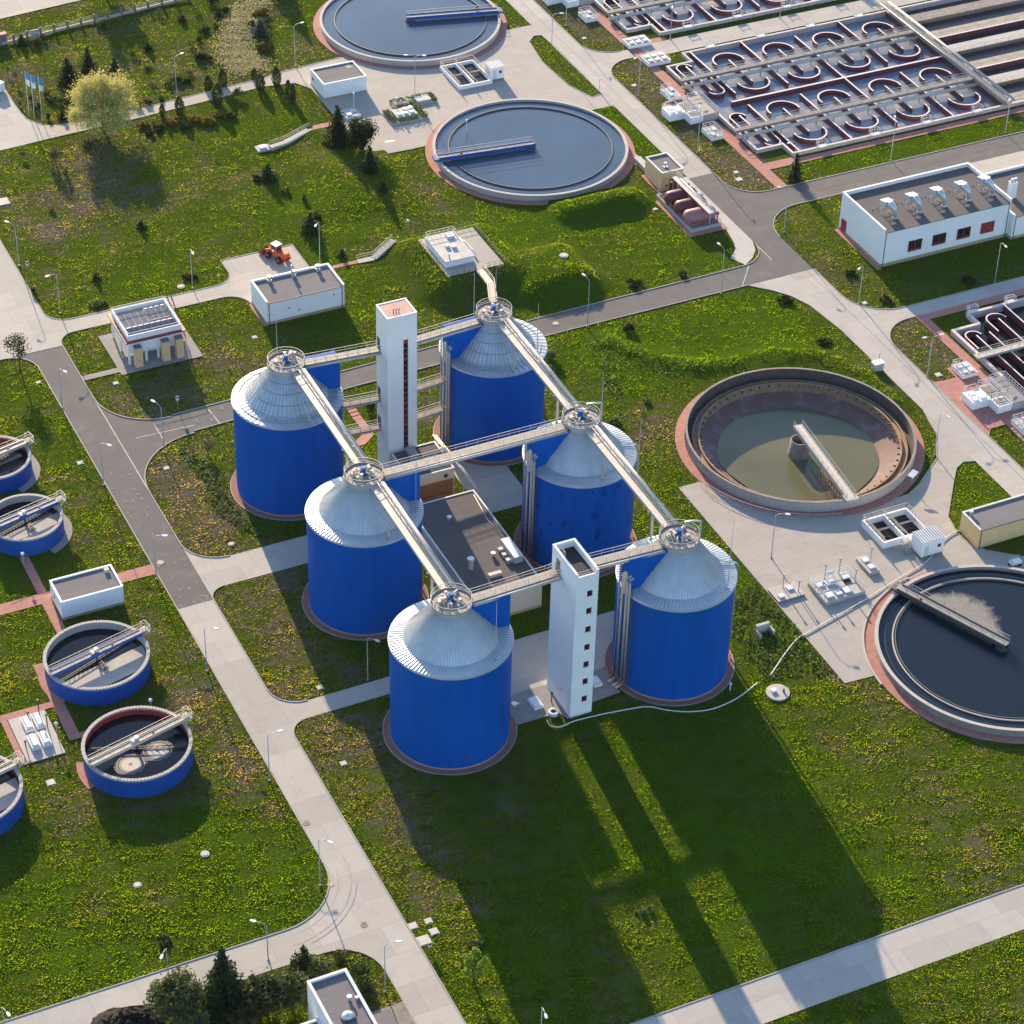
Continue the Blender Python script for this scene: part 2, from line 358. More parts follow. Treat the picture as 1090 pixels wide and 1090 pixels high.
def rail(mb, pts, h=1.05, step=1.6, r=.035, mid=True):
    """handrail, knee rail and posts along a line of points"""
    pts = [Vector(p) for p in pts]
    for a, b in zip(pts, pts[1:]):
        L = (b - a).length; n = max(1, round(L / step)); up = Vector((0, 0, h))
        mb.bar(a + up, b + up, r * 2)
        if mid: mb.bar(a + up * .5, b + up * .5, r * 1.5)
        for k in range(n + (1 if b is pts[-1] else 0)):
            p = a + (b - a) * (k / n); mb.bar(p, p + up, r * 1.7)
def circ_pts(x, y, z, r, a0, a1, n): return [(x + r * math.cos(a0 + (a1 - a0) * k / n), y + r * math.sin(a0 + (a1 - a0) * k / n), z) for k in range(n + 1)]
# ------------------------------------------------------------------ ground, roads, paving
PAVED = []            # outlines nothing grows on
def rect(x0, x1, y0, y1): return [(x0, y0), (x1, y0), (x1, y1), (x0, y1)]
def fil(cx, cy, dx, dy, r, n=10):
    """inside corner of two roads at (cx, cy), rounded off into the grass quadrant (dx, dy)"""
    ax, ay = cx + dx * r, cy + dy * r; p = [(cx, cy)]
    for k in range(n + 1):
        t = PI / 2 * k / n; p.append((ax - dx * r * math.cos(t), ay - dy * r * math.sin(t)))
    return p if dx * dy < 0 else p[:1] + p[1:][::-1]
def arc(cx, cy, r, a0, a1, n=10): return [(cx + r * math.cos(R(a0 + (a1 - a0) * k / n)), cy + r * math.sin(R(a0 + (a1 - a0) * k / n))) for k in range(n + 1)]
LEVEL = [0.02]; LEVELS = []
def pave(name, polys, mat, grow=True):
    LEVELS.append(LEVEL[0])
    mb = MB()
    for p in polys:
        LEVEL[0] += .0012; mb.sheet(p, LEVEL[0]); PAVED.append(p)
    return tag(mb.build(name, mat), kind='structure')
def kerb(lines, name='kerb', w=.16, h=.13):
    mb = MB()
    for ln in lines:
        for k, (a, b) in enumerate(zip(ln, ln[1:])):
            e = h + .004 * (k % 3) + .0013 * (k % 2); mb.bar((a[0], a[1], e - h), (b[0], b[1], e - h), w, h * 2)
    return tag(mb.build(name, 'kerb'), kind='structure')
def filarc(cx, cy, dx, dy, r): return fil(cx, cy, dx, dy, r)[1:]

XW0, XW1 = -26.4, -20.7
pave('road', [rect(XW0, XW1, 40.5, 115.2), fil(XW0, 115.2, -1, -1, 5),
              [(XW1, 82.2), (20, 84), (60, 85), (105.3, 85.2), (105.3, 91.2), (60, 90.6), (20, 89), (XW1, 88)],
              fil(XW1, 88, 1, 1, 10), fil(XW1, 82.2, 1, -1, 12), [(XW1, 82.25), (-8.7, 82.15), (-8.7, 82.85)],
              [(105.3, 85.2), (110.7, 85.2), (110.7, 106.3), (110.7, 112.7), (110.7, 122.7), (105.4, 122.7)], rect(110.7, 230, 106.3, 112.7),
              fil(110.7, 112.7, 1, 1, 6.5), fil(110.7, 106.3, 1, -1, 9), fil(105.3, 91.2, -1, 1, 6)], 'asphalt')
pave('road', [rect(XW0, XW1, -66, 40.5), rect(XW1, 24, 43.1, 49.6), fil(XW1, 49.6, 1, 1, 6), fil(XW1, 43.1, 1, -1, 2.6),
              rect(XW1, 12, 10.3, 13.8), fil(XW1, 13.8, 1, 1, 4.5), fil(XW1, 10.3, 1, -1, 3),
              rect(-120, XW0, -32.3, -26.6), fil(XW0, -26.6, -1, 1, 9), fil(XW0, -32.3, -1, -1, 6), rect(XW1, 120, -66, -59.2)], 'concrete')
pave('road', [rect(105.3, 110.7, 122.7, 270), rect(110.7, 118.8, 170.4, 173.9), fil(110.7, 173.9, 1, 1, 6.5), fil(110.7, 170.4, 1, -1, 6.5),
              rect(104.9, 110.8, -130, 85.2), [(97, 85.2), (104.9, 85.2), (104.9, 66), (103.9, 75), (102.4, 79), (100.2, 82)],
              rect(110.8, 210, 64.5, 67.9), fil(110.8, 67.9, 1, 1, 8), fil(110.8, 64.5, 1, -1, 7)], 'concrete')
pave('parking_area', [rect(-75, XW1, 115.2, 165), rect(XW1, 13.5, 118.6, 122.6), fil(XW1, 122.6, 1, 1, 4), fil(XW1, 118.6, 1, -1, 3.2),
              rect(13.5, 27.3, 114.9, 130.2), fil(13.5, 122.6, -1, 1, 3.6), fil(13.5, 118.6, -1, -1, 4),
              [(-45, 184), (-11, 184), (0.8, 184.9), (-1, 190.3), (-3.2, 194), (-3.6, 200), (-3.4, 222), (-45, 222)]], 'concrete')
yard = [(52.6, 154), (66, 153.6), (98, 153.8), (105.3, 153.8), (105.3, 159), (102.8, 158.6), (100.7, 165), (100.2, 176), (101.6, 185), (103.6, 187), (105.3, 186.6), (105.3, 191.6), (100, 191.6), (98, 205), (64, 205), (64, 193.8), (48, 192.4), (45.3, 191.6), (44, 188.3), (50.5, 187.2), (52.6, 183.6)]
pave('yard', [yard, [(57, 37.2), (62.5, 37), (66, 30), (72, 23.5), (80, 20.5), (90, 20.8), (93.4, 22.6), (99.5, 27.1), (103.2, 32.8), (104.3, 37.5), (104.9, 40), (104.9, 24), (103, 24.6), (101, 23.6), (98, 20), (92.6, 13.2), (91.6, 9), (91.8, 6.2), (93.4, 3.4), (97.9, -.4), (104.9, -3), (104.9, -15), (62.6, -14.9), (56.7, -14.5)]], 'pad')
pave('yard', [rect(150, 230, 97.3, 106.3), rect(121.4, 230, 169.0, 174.6), rect(25.5, 34.2, 43.1, 58), [(12, 13.7), (34, 13.9), (34, 2.9), (9, 2.9), (9, 10.3), (12, 10.3)]], 'concrete')
pave('gravel_strip', [rect(-31.5, XW0, -66, -44)], 'gravel')
pave('path', [[(0.8, 184.9), (16.8, 185.8), (30, 186.9), (44, 188.3), (45.3, 191.6), (34, 190.6), (18, 189.2), (2, 189), (-1, 190.3)]], 'pad')
pave('path', [[(103.3, 123.4), (105.3, 123.4), (105.3, 98), (104.2, 95), (102.5, 93), (100, 91.3), (98.6, 94.4), (100.6, 96.3), (101.8, 98.6), (103.2, 105.4)], rect(98.4, 100.4, 131, 136)], 'conc')
RED = [rect(-57, XW0, 49.9, 52.4), rect(-44.5, -43, 38, 49.9), rect(-44.4, -43, 52.4, 62), rect(-49.9, -48.2, 19.4, 37), rect(-58, -49.9, 27.1, 28.4), rect(-48.2, -46, 19.3, 20.5), rect(-57.6, -56.7, 17.2, 27.1),
       rect(119, 121.3, 112.7, 200), rect(121.3, 128, 119.4, 121.9), rect(128, 200, 119.4, 121.2), rect(181.6, 183.4, 112.7, 119.4), rect(114, 119, 148.8, 150.2), rect(121.3, 128.5, 174.6, 176.2),
       rect(119.2, 160, 62.7, 64.5), rect(119.2, 121.1, 46, 62.7), [(110.8, 46), (113, 45.6), (115.3, 45.6), (115.3, 48.5), (121.1, 48.5), (121.1, 30.5), (112.4, 30.5), (110.8, 28.8)], rect(115.3, 121.1, 18, 30.5),
       rect(27.4, 36, 119.6, 120.6), [(44, 122), (49.9, 122), (49.9, 123.4), (44, 123.4)], rect(46.2, 52.6, 168, 169.6), [(95.3, 117.4), (102, 120), (103.3, 120), (103.3, 103.6), (95.3, 103.6)],
       [(12.4, 68), (15.6, 68), (18, 70), (18, 79), (16.6, 79), (16.6, 71)], rect(26, 28.4, 62, 63.2)]
pave('path', RED, 'redpave')
pave('path', [[(9.2, 2.9), (26, 2.9), (25.8, -3), (21, -3.3), (19.9, -4.9), (16.2, -5), (15.6, -3.3), (9.2, -3.3)], rect(-14.3, .2, 102.6, 115.4), rect(XW1, -14.3, 103.6, 105)], 'paver')
pave('road', [[(-40, 233.5), (4.3, 237), (40, 240.5), (90, 244), (90, 253), (40, 250), (-40, 245)]], 'concrete')
# kerbs follow the grass islands
kerb([[(XW0, -17.6), (XW0, 110.2)] , filarc(XW0, 115.2, -1, -1, 5), filarc(XW0, -26.6, -1, 1, 9), [(-120, -26.6), (-35.4, -26.6)], filarc(XW0, -32.3, -1, -1, 6), [(XW1, -59.2), (XW1, 7.3)], filarc(XW1, 10.3, 1, -1, 3),
      [(XW1, 18.3), (XW1, 40.5)], filarc(XW1, 13.8, 1, 1, 4.5), filarc(XW1, 43.1, 1, -1, 2.6), filarc(XW1, 49.6, 1, 1, 6), [(XW1, 55.6), (XW1, 70.2)], filarc(XW1, 82.2, 1, -1, 12), filarc(XW1, 88, 1, 1, 10), [(XW1, 98), (XW1, 115.4)], [(XW1, -59.2), (120, -59.2)]])
kerb([[(-10.5, 88.4), (20, 89), (60, 90.6), (99.3, 91.2)], [(-8.7, 82.7), (20, 84), (60, 85), (97, 85.2), (100.2, 82), (102.4, 79), (103.9, 75), (104.9, 66), (104.9, 40)], filarc(105.3, 91.2, -1, 1, 6), filarc(110.7, 112.7, 1, 1, 6.5), filarc(110.7, 106.3, 1, -1, 9),
      [(117.2, 112.7), (181, 112.7)], [(119.7, 106.3), (150, 106.3)], [(110.7, 119.2), (110.7, 163.9)], filarc(110.7, 170.4, 1, -1, 6.5), filarc(110.7, 173.9, 1, 1, 6.5), [(110.7, 180.4), (110.7, 270)], [(105.3, 123.4), (105.3, 153.8)], [(105.3, 191.6), (105.3, 270)],
      [(110.8, 85.2), (110.8, 75.9)], filarc(110.8, 67.9, 1, 1, 8), filarc(110.8, 64.5, 1, -1, 7), [(110.8, 57.5), (110.8, -130)], [(118.8, 67.9), (210, 67.9)]])
kerb([[(105.3, 159), (102.8, 158.6), (100.7, 165), (100.2, 176), (101.6, 185), (103.6, 187), (105.3, 186.6), (105.6, 178), (105.3, 159)], [(104.3, 37.5), (103.2, 32.8), (99.5, 27.1), (93.4, 22.6)], [(104.9, 24), (103, 24.6), (101, 23.6), (98, 20), (92.6, 13.2), (91.6, 9), (91.8, 6.2), (93.4, 3.4), (97.9, -.4), (104.9, -3)],
      [(57, 37.2), (56.7, -14.5)], [(-75, 115.2), (-31.4, 115.2)], filarc(XW1, 122.6, 1, 1, 4), [(XW1, 126.6), (XW1, 165)], [(-16.7, 122.6), (9.9, 122.6)], filarc(13.5, 122.6, -1, 1, 3.6), [(13.5, 126.2), (13.5, 130.2), (27.3, 130.2), (27.3, 116)], filarc(XW1, 118.6, 1, -1, 3.2), [(-17.5, 118.6), (9.5, 118.6)], filarc(13.5, 118.6, -1, -1, 4),
      [(0.8, 184.9), (16.8, 185.8), (30, 186.9), (44, 188.3), (50.5, 187.2), (52.6, 183.6), (52.6, 154), (62, 153.6)], [(2, 189), (18, 189.2), (34, 190.6), (45.3, 191.6), (48, 192.4), (63, 193.8)], [(-1, 190.3), (-3.2, 194), (-3.6, 200), (-3.4, 222)]])
# painted lines, joints and worn spots, laid as thin sheets
def strips(name, segs, mat, w=.12, z=.135):
    mb = MB()
    for k, (a, b) in enumerate(segs):
        a = Vector((a[0], a[1], 0)); b = Vector((b[0], b[1], 0)); n = (b - a).normalized(); r = Vector((-n.y, n.x, 0)) * w / 2; zz = z + .0007 * k
        mb.add([tuple(p) for p in (a - r + Vector((0, 0, zz)), b - r + Vector((0, 0, zz)), b + r + Vector((0, 0, zz)), a + r + Vector((0, 0, zz)))], [(0, 1, 2, 3)])
    return tag(mb.build(name, mat), kind='structure')
ZA, ZL = LEVELS[3] + .002, LEVEL[0] + .006
strips('road_marking', [((-20.7, 70), (-20.7, 98)), ((-14, 82.6), (-14, 87.6)), ((-8, 84.2), (-18, 84.6)), ((-4, 82.6), (-4.4, 87.6)), ((105.3, 91), (105.3, 97)), ((104.8, 85.2), (110.7, 85.2)), ((105.4, 122.7), (110.7, 122.7)), ((XW0, 40.5), (XW1, 40.5)), ((96, 85.4), (100.5, 90.9))], 'line', .16, LEVELS[1] + .004)
strips('parking_line', [((15.6, 130), (15.6, 125.7)), ((17.8, 130), (17.8, 125.7)), ((20, 130), (20, 125.7)), ((26.3, 130), (26.3, 125.7))] + [((-21.2 - 4.4, 120.5 + 6 * k), (-21.2, 120.5 + 6 * k)) for k in range(6)] + [((-3.4 - 5 - .2 * k, 186 + 2.6 * k), (-3.6 - .2 * k, 186 + 2.6 * k)) for k in range(10)] + [((-2.6 + .5 * k, 185.4), (-4.2 + .5 * k, 190.5 - .55 * k)) for k in range(9)], 'line', .14, LEVELS[4] + .004)
strips('road_joint', [((108, y), (108, y + 14)) for y in range(123, 260, 14)] + [((109.3, y), (109.3, y + 14)) for y in range(-40, 84, 14)] + [((118, 109.4), (178, 109.6))], 'joint', .09, LEVELS[3] + .003)
def arcs(name, defs, mat, w, z):
    segs = []
    for cx, cy, r, a0, a1 in defs:
        p = arc(cx, cy, r, a0, a1, 14); segs += list(zip(p, p[1:]))
    return strips(name, segs, mat, w, z)
arcs('tyre_mark', [(-35.4, -17.6, 10.2, -88, -8), (-35.4, -17.6, 11.9, -90, 4), (-35.4, -17.6, 12.6, -80, -20)], 'tyre_mark', .2, LEVELS[2] + .003)
mb = MB(); pr = random.Random(5)
for k in range(70):
    x = pr.uniform(-26, -21.2); y = 41 + 40 * pr.random() ** 1.8; a = pr.uniform(.1, .4); b = a * pr.uniform(.8, 2.6); n = 11
    if k > 55: x = pr.uniform(-18, 4); y = 85.4 + pr.uniform(-2, 1.6)
    p = [(x + a * math.cos(2 * PI * i / n) * pr.uniform(.4, 1), y + b * math.sin(2 * PI * i / n) * pr.uniform(.4, 1)) for i in range(n)]
    mb.sheet(p, LEVELS[1] + .004 + .0004 * k)
tag(mb.build('worn_patch', 'asphalt_patch'), kind='structure')

# footprints of everything that stands on the grass
TANKS = [(82.1, 201.9), (82.1, 144.0), (81.2, 40.1), (81.9, -17.7)]
SILOS = {'F': (0, 0), 'M': (.25, 31.46), 'L': (.51, 62.92), 'R': (35.39, 0), 'N': (35.64, 31.46), 'B': (35.9, 62.92)}
SEDS = [(-41.57, 32.18, 7.6), (-42.37, 11.82, 7.6), (-41.55, 67.57, 5.83), (-41.5, 84.5, 5.83), (-66.5, 12.5, 7.6)]
FOOT = [arc(x, y, 20.4, 0, 360, 40) for x, y in TANKS] + [arc(x, y, 9.5, 0, 360, 30) for x, y in SILOS.values()] + [arc(x, y, r + .5, 0, 360, 30) for x, y, r in SEDS]
FOOT += [rect(13.4, 28.4, 107.2, 115), rect(121.8, 178, 80.7, 95.5), rect(97.9, 103, 120.2, 127.2), rect(46.8, 58, 104.5, 117.5), rect(-43, -33, 45, 51), rect(53, 62.4, 178, 186), rect(92, 104, -1, 9.8),
         rect(13, 24, 19, 53), rect(15.3, 20.6, 58, 62.7), rect(-56.9, -51, 17, 27.3), rect(121.9, 240, 122.1, 167.2), rect(121.9, 240, 176.7, 235), rect(121.5, 170, 25, 60.9), rect(112, 122.3, 138, 149), rect(-46, -32.8, -70, -42.3)]
def inside(poly, X, Y):
    c = np.zeros(X.shape, bool); n = len(poly)
    for i in range(n):
        x0, y0 = poly[i]; x1, y1 = poly[(i + 1) % n]
        if y0 == y1: continue
        t = (Y - y0) / (y1 - y0); c ^= ((y0 > Y) != (y1 > Y)) & (X < x0 + t * (x1 - x0))
    return c
GX0, GY0, GS = -130., -130., .5
NX, NY = 760, 800
gx = GX0 + (np.arange(NX) + .5) * GS; gy = GY0 + (np.arange(NY) + .5) * GS
MASK = np.zeros((NY, NX), bool)
for p in PAVED + FOOT:
    q = np.array(p); i0 = max(0, int((q[:, 0].min() - GX0) / GS) - 1); i1 = min(NX, int((q[:, 0].max() - GX0) / GS) + 2); j0 = max(0, int((q[:, 1].min() - GY0) / GS) - 1); j1 = min(NY, int((q[:, 1].max() - GY0) / GS) + 2)
    if i1 <= i0 or j1 <= j0: continue
    X, Y = np.meshgrid(gx[i0:i1], gy[j0:j1]); MASK[j0:j1, i0:i1] |= inside(p, X, Y)
def blur(a, k):
    for ax in (0, 1):
        c = np.cumsum(np.pad(a, [(k + 1, k) if i == ax else (0, 0) for i in (0, 1)], mode='edge'), ax)
        a = (np.take(c, range(2 * k + 1, c.shape[ax]), ax) - np.take(c, range(0, c.shape[ax] - 2 * k - 1), ax)) / (2 * k + 1)
    return a
FREE = np.clip(1 - blur(blur(MASK.astype(float), 5), 5) * 2.2, 0, 1)      # 0 near paving, 1 in the open lawn
OPEN = ~MASK
def look(A, x, y):
    i = np.clip(((np.asarray(x) - GX0) / GS).astype(int), 0, NX - 1); j = np.clip(((np.asarray(y) - GY0) / GS).astype(int), 0, NY - 1); return A[j, i]
BANKS = [(rect(46.0, 59.5, 104.0, 118.5), 3.05, 5.2), (rect(61, 70, 98.0, 107), 2.9, 5.2), (rect(78, 92, 119.5, 121.0), 2.0, 4.2), (rect(44, 50, 140, 152), 1.0, 9)]
ridge = [(66, 79), (70, 71.5), (75.5, 66.5), (82, 64.8), (90, 64), (97, 60), (101, 52), (101.5, 44)]
def height(x, y):
    x = np.asarray(x, float); y = np.asarray(y, float); z = np.zeros_like(x)
    for p, h, run in BANKS:
        q = np.array(p); dx = np.maximum(np.maximum(q[:, 0].min() - x, x - q[:, 0].max()), 0); dy = np.maximum(np.maximum(q[:, 1].min() - y, y - q[:, 1].max()), 0)
        t = np.clip(1 - np.hypot(dx, dy) / run, 0, 1); z = np.maximum(z, h * t * t * (3 - 2 * t))
    for (ax, ay), (bx, by) in zip(ridge, ridge[1:]):
        L2 = (bx - ax) ** 2 + (by - ay) ** 2; t = np.clip(((x - ax) * (bx - ax) + (y - ay) * (by - ay)) / L2, 0, 1)
        d = np.hypot(x - ax - t * (bx - ax), y - ay - t * (by - ay)); u = np.clip(1 - d / 3.2, 0, 1); z = np.maximum(z, .9 * u * u * (3 - 2 * u))
    w = look(FREE, x, y) * ((x > GX0) & (x < GX0 + NX * GS) & (y > GY0) & (y < GY0 + NY * GS))
    und = .16 * np.sin(x * .31 + 1.3 * np.sin(y * .11)) * np.sin(y * .27 + 1.1 * np.sin(x * .13)) + .07 * np.sin(x * .9 + y * .6) * np.sin(y * 1.1 - x * .4)
    keep = np.where(z > .3, 1.0, w)
    return z * keep + und * w
def hz(x, y): return float(height([x], [y])[0])
# where the lawn is dry (+) or lush (-)
DRY = [(-20.5, -8, 13, 44, .9), (-20, -9, 49, 82, 1), (-20, 14, 88, 104, .5), (-20, -7, -34, 9, .55), (110.5, 123, 112, 170, .95), (110.5, 121, 174, 202, .9), (111, 120, 45, 64, 1), (111, 122, 69, 104, .45), (-33, -27, -12, 44, .6), (-22, 8, 148, 182, .6), (57, 66, 20, 60, .4), (-5, 62, 189, 250, .3), (-45, -28, -5, 6, .5), (10, 45, 150, 172, .3), (20, 46, 100, 118, -.4),
       (60, 104, 63, 84, -1.1), (58, 97, 92, 126, -.6), (-80, -30, -26, 2, -.45), (121, 180, 112.5, 119, -.9), (100, 106, 128, 155, -1), (93, 105, 5, 24, -.7), (-75, -40, 52, 82, -.3), (5, 45, -60, -8, -.5), (0, 46, 128, 150, -.3), (46, 60, -14, 36, -.4), (14, 36, 8, 20, -.6)]
def dryness(x, y):
    x = np.asarray(x, float); y = np.asarray(y, float); v = np.zeros_like(x)
    for x0, x1, y0, y1, k in DRY:
        d = np.minimum(np.minimum(x - x0, x1 - x), np.minimum(y - y0, y1 - y)) + 1.5 * np.sin(x * .5 + y * .3) + 1.2 * np.sin(y * .7 - x * .4); v += k * np.clip(d / 5 + .5, 0, 1)
    return np.clip(v, -1, 1)
def set_dry(me, x, y):
    at = me.attributes.new('dry', 'FLOAT', 'POINT'); at.data.foreach_set('value', dryness(x, y).astype(np.float32))
# one ground sheet to the horizon with openings where the basins are sunk
holes = [rect(122.35, 177.2, 122.4, 166.8), rect(178.0, 239, 122.4, 166.8), rect(122.35, 239, 177.1, 234), rect(122.0, 169, 26, 57.1), arc(81.2, 40.1, 18.65, 0, 360, 72)[:-1]]
holes[0] = [(122.35, 126.2), (128.2, 126.2), (128.2, 122.4), (239, 122.4), (239, 166.8), (128.2, 166.8), (128.2, 163), (122.35, 163)]; holes.pop(1)
holes[1] = [(122.35, 180.9), (128.2, 180.9), (128.2, 177.1), (239, 177.1), (239, 234), (122.35, 234)]
holes[2] = [(122.2, 26), (169, 26), (169, 60.5), (127.7, 60.5), (127.7, 57), (122.2, 57)]
vs = []; es = []
for h_ in holes:
    n0 = len(vs); vs += [Vector(p[:2]) for p in h_]; es += [(n0 + k, n0 + (k + 1) % len(h_)) for k in range(len(h_))]
st = 2.3; X, Y = np.meshgrid(np.arange(-118, 236, st), np.arange(-118, 262, st))
X = X + rng.uniform(-.4, .4, X.shape); Y = Y + rng.uniform(-.4, .4, Y.shape)
keep = np.ones(X.shape, bool)
for h_ in holes: keep &= ~inside(h_, X, Y)
vs += [Vector((a, b)) for a, b in zip(X[keep], Y[keep])]
vs += [Vector((a, b)) for a in (-2500, -1200, -400, 40, 500, 1200, 2500) for b in (-2500, -1200, -400, 60, 500, 1200, 2500) if not (abs(a - 40) < 10 and abs(b - 60) < 10)]
rv, re_, rf, *_ = delaunay_2d_cdt(vs, es, [], 0, 1e-4)
PX = np.array([(v.x, v.y) for v in rv]); F = np.array([f for f in rf if len(f) == 3]); cx_ = PX[F].mean(1); ok = np.ones(len(F), bool)
for h_ in holes: ok &= ~inside(h_, cx_[:, 0], cx_[:, 1])
F = F[ok]; a, b, c = PX[F[:, 0]], PX[F[:, 1]], PX[F[:, 2]]
fl = ((b - a)[:, 0] * (c - a)[:, 1] - (b - a)[:, 1] * (c - a)[:, 0]) < 0; F[fl] = F[fl][:, ::-1]
Z = height(PX[:, 0], PX[:, 1])
gm = MB(); gm.v = [(p[0], p[1], z) for p, z in zip(PX.tolist(), Z.tolist())]; gm.f = [tuple(f) for f in F.tolist()]; gm.sm = [True] * len(gm.f)
go = tag(gm.build('ground', 'grass'), kind='structure'); set_dry(go.data, PX[:, 0], PX[:, 1])

# blades: a coarse sward that catches the low sun
def sward():
    N = 1300000
    # spread evenly over the picture so near and far lawn read alike, then keep lawn only
    u = rng.uniform(-25, 1115, N); v = rng.uniform(-20, 1112, N)
    d = np.array(CF)[None] + np.outer((u - 545) / FPX, np.array(CR)) - np.outer((v - 545) / FPX, np.array(CU)); t = -CP.z / d[:, 2]
    x = CP.x + d[:, 0] * t; y = CP.y + d[:, 1] * t
    k = (x > GX0) & (x < GX0 + NX * GS) & (y > GY0) & (y < GY0 + NY * GS); x, y = x[k], y[k]
    k = look(OPEN, x, y); x, y = x[k], y[k]
    clump = .5 + .5 * np.sin(x * 1.7 + 2 * np.sin(y * .9)) * np.sin(y * 1.5 + 2 * np.sin(x * .7)); big = .5 + .5 * np.sin(x * .23 + np.sin(y * .31) * 2) * np.sin(y * .19 + np.cos(x * .17) * 2)
    k = rng.random(len(x)) < .5 + .5 * clump * big; x, y, big, clump = x[k], y[k], big[k], clump[k]
    n = len(x); z = height(x, y) - .03
    h = rng.uniform(.06, .18, n) * (.65 + .8 * big * clump); w = rng.uniform(.10, .25, n); a = rng.uniform(0, 2 * PI, n); la = rng.uniform(0, 2 * PI, n); le = rng.uniform(.05, .28, n)
    V = np.empty((n, 4, 3)); ca, sa = np.cos(a), np.sin(a)
    V[:, 0] = np.stack([x - ca * w / 2, y - sa * w / 2, z], 1); V[:, 1] = np.stack([x + ca * w / 2, y + sa * w / 2, z], 1)
    tx, ty = x + np.cos(la) * le, y + np.sin(la) * le
    V[:, 2] = np.stack([tx + ca * w * .3, ty + sa * w * .3, z + h], 1); V[:, 3] = np.stack([tx - ca * w * .3, ty - sa * w * .3, z + h * .9], 1)
    me = bpy.data.meshes.new('grass'); me.vertices.add(n * 4); me.vertices.foreach_set('co', V.reshape(-1))
    me.loops.add(n * 4); me.loops.foreach_set('vertex_index', np.arange(n * 4)); me.polygons.add(n); me.polygons.foreach_set('loop_start', np.arange(0, n * 4, 4)); me.update(calc_edges=True)
    set_dry(me, V[:, :, 0].reshape(-1), V[:, :, 1].reshape(-1)); me.materials.append(M['tuft']); o = bpy.data.objects.new('grass', me); COL.objects.link(o); tag(o, 'green and brown lawn grass between the roads and tanks', None, None, 'stuff')
sward()
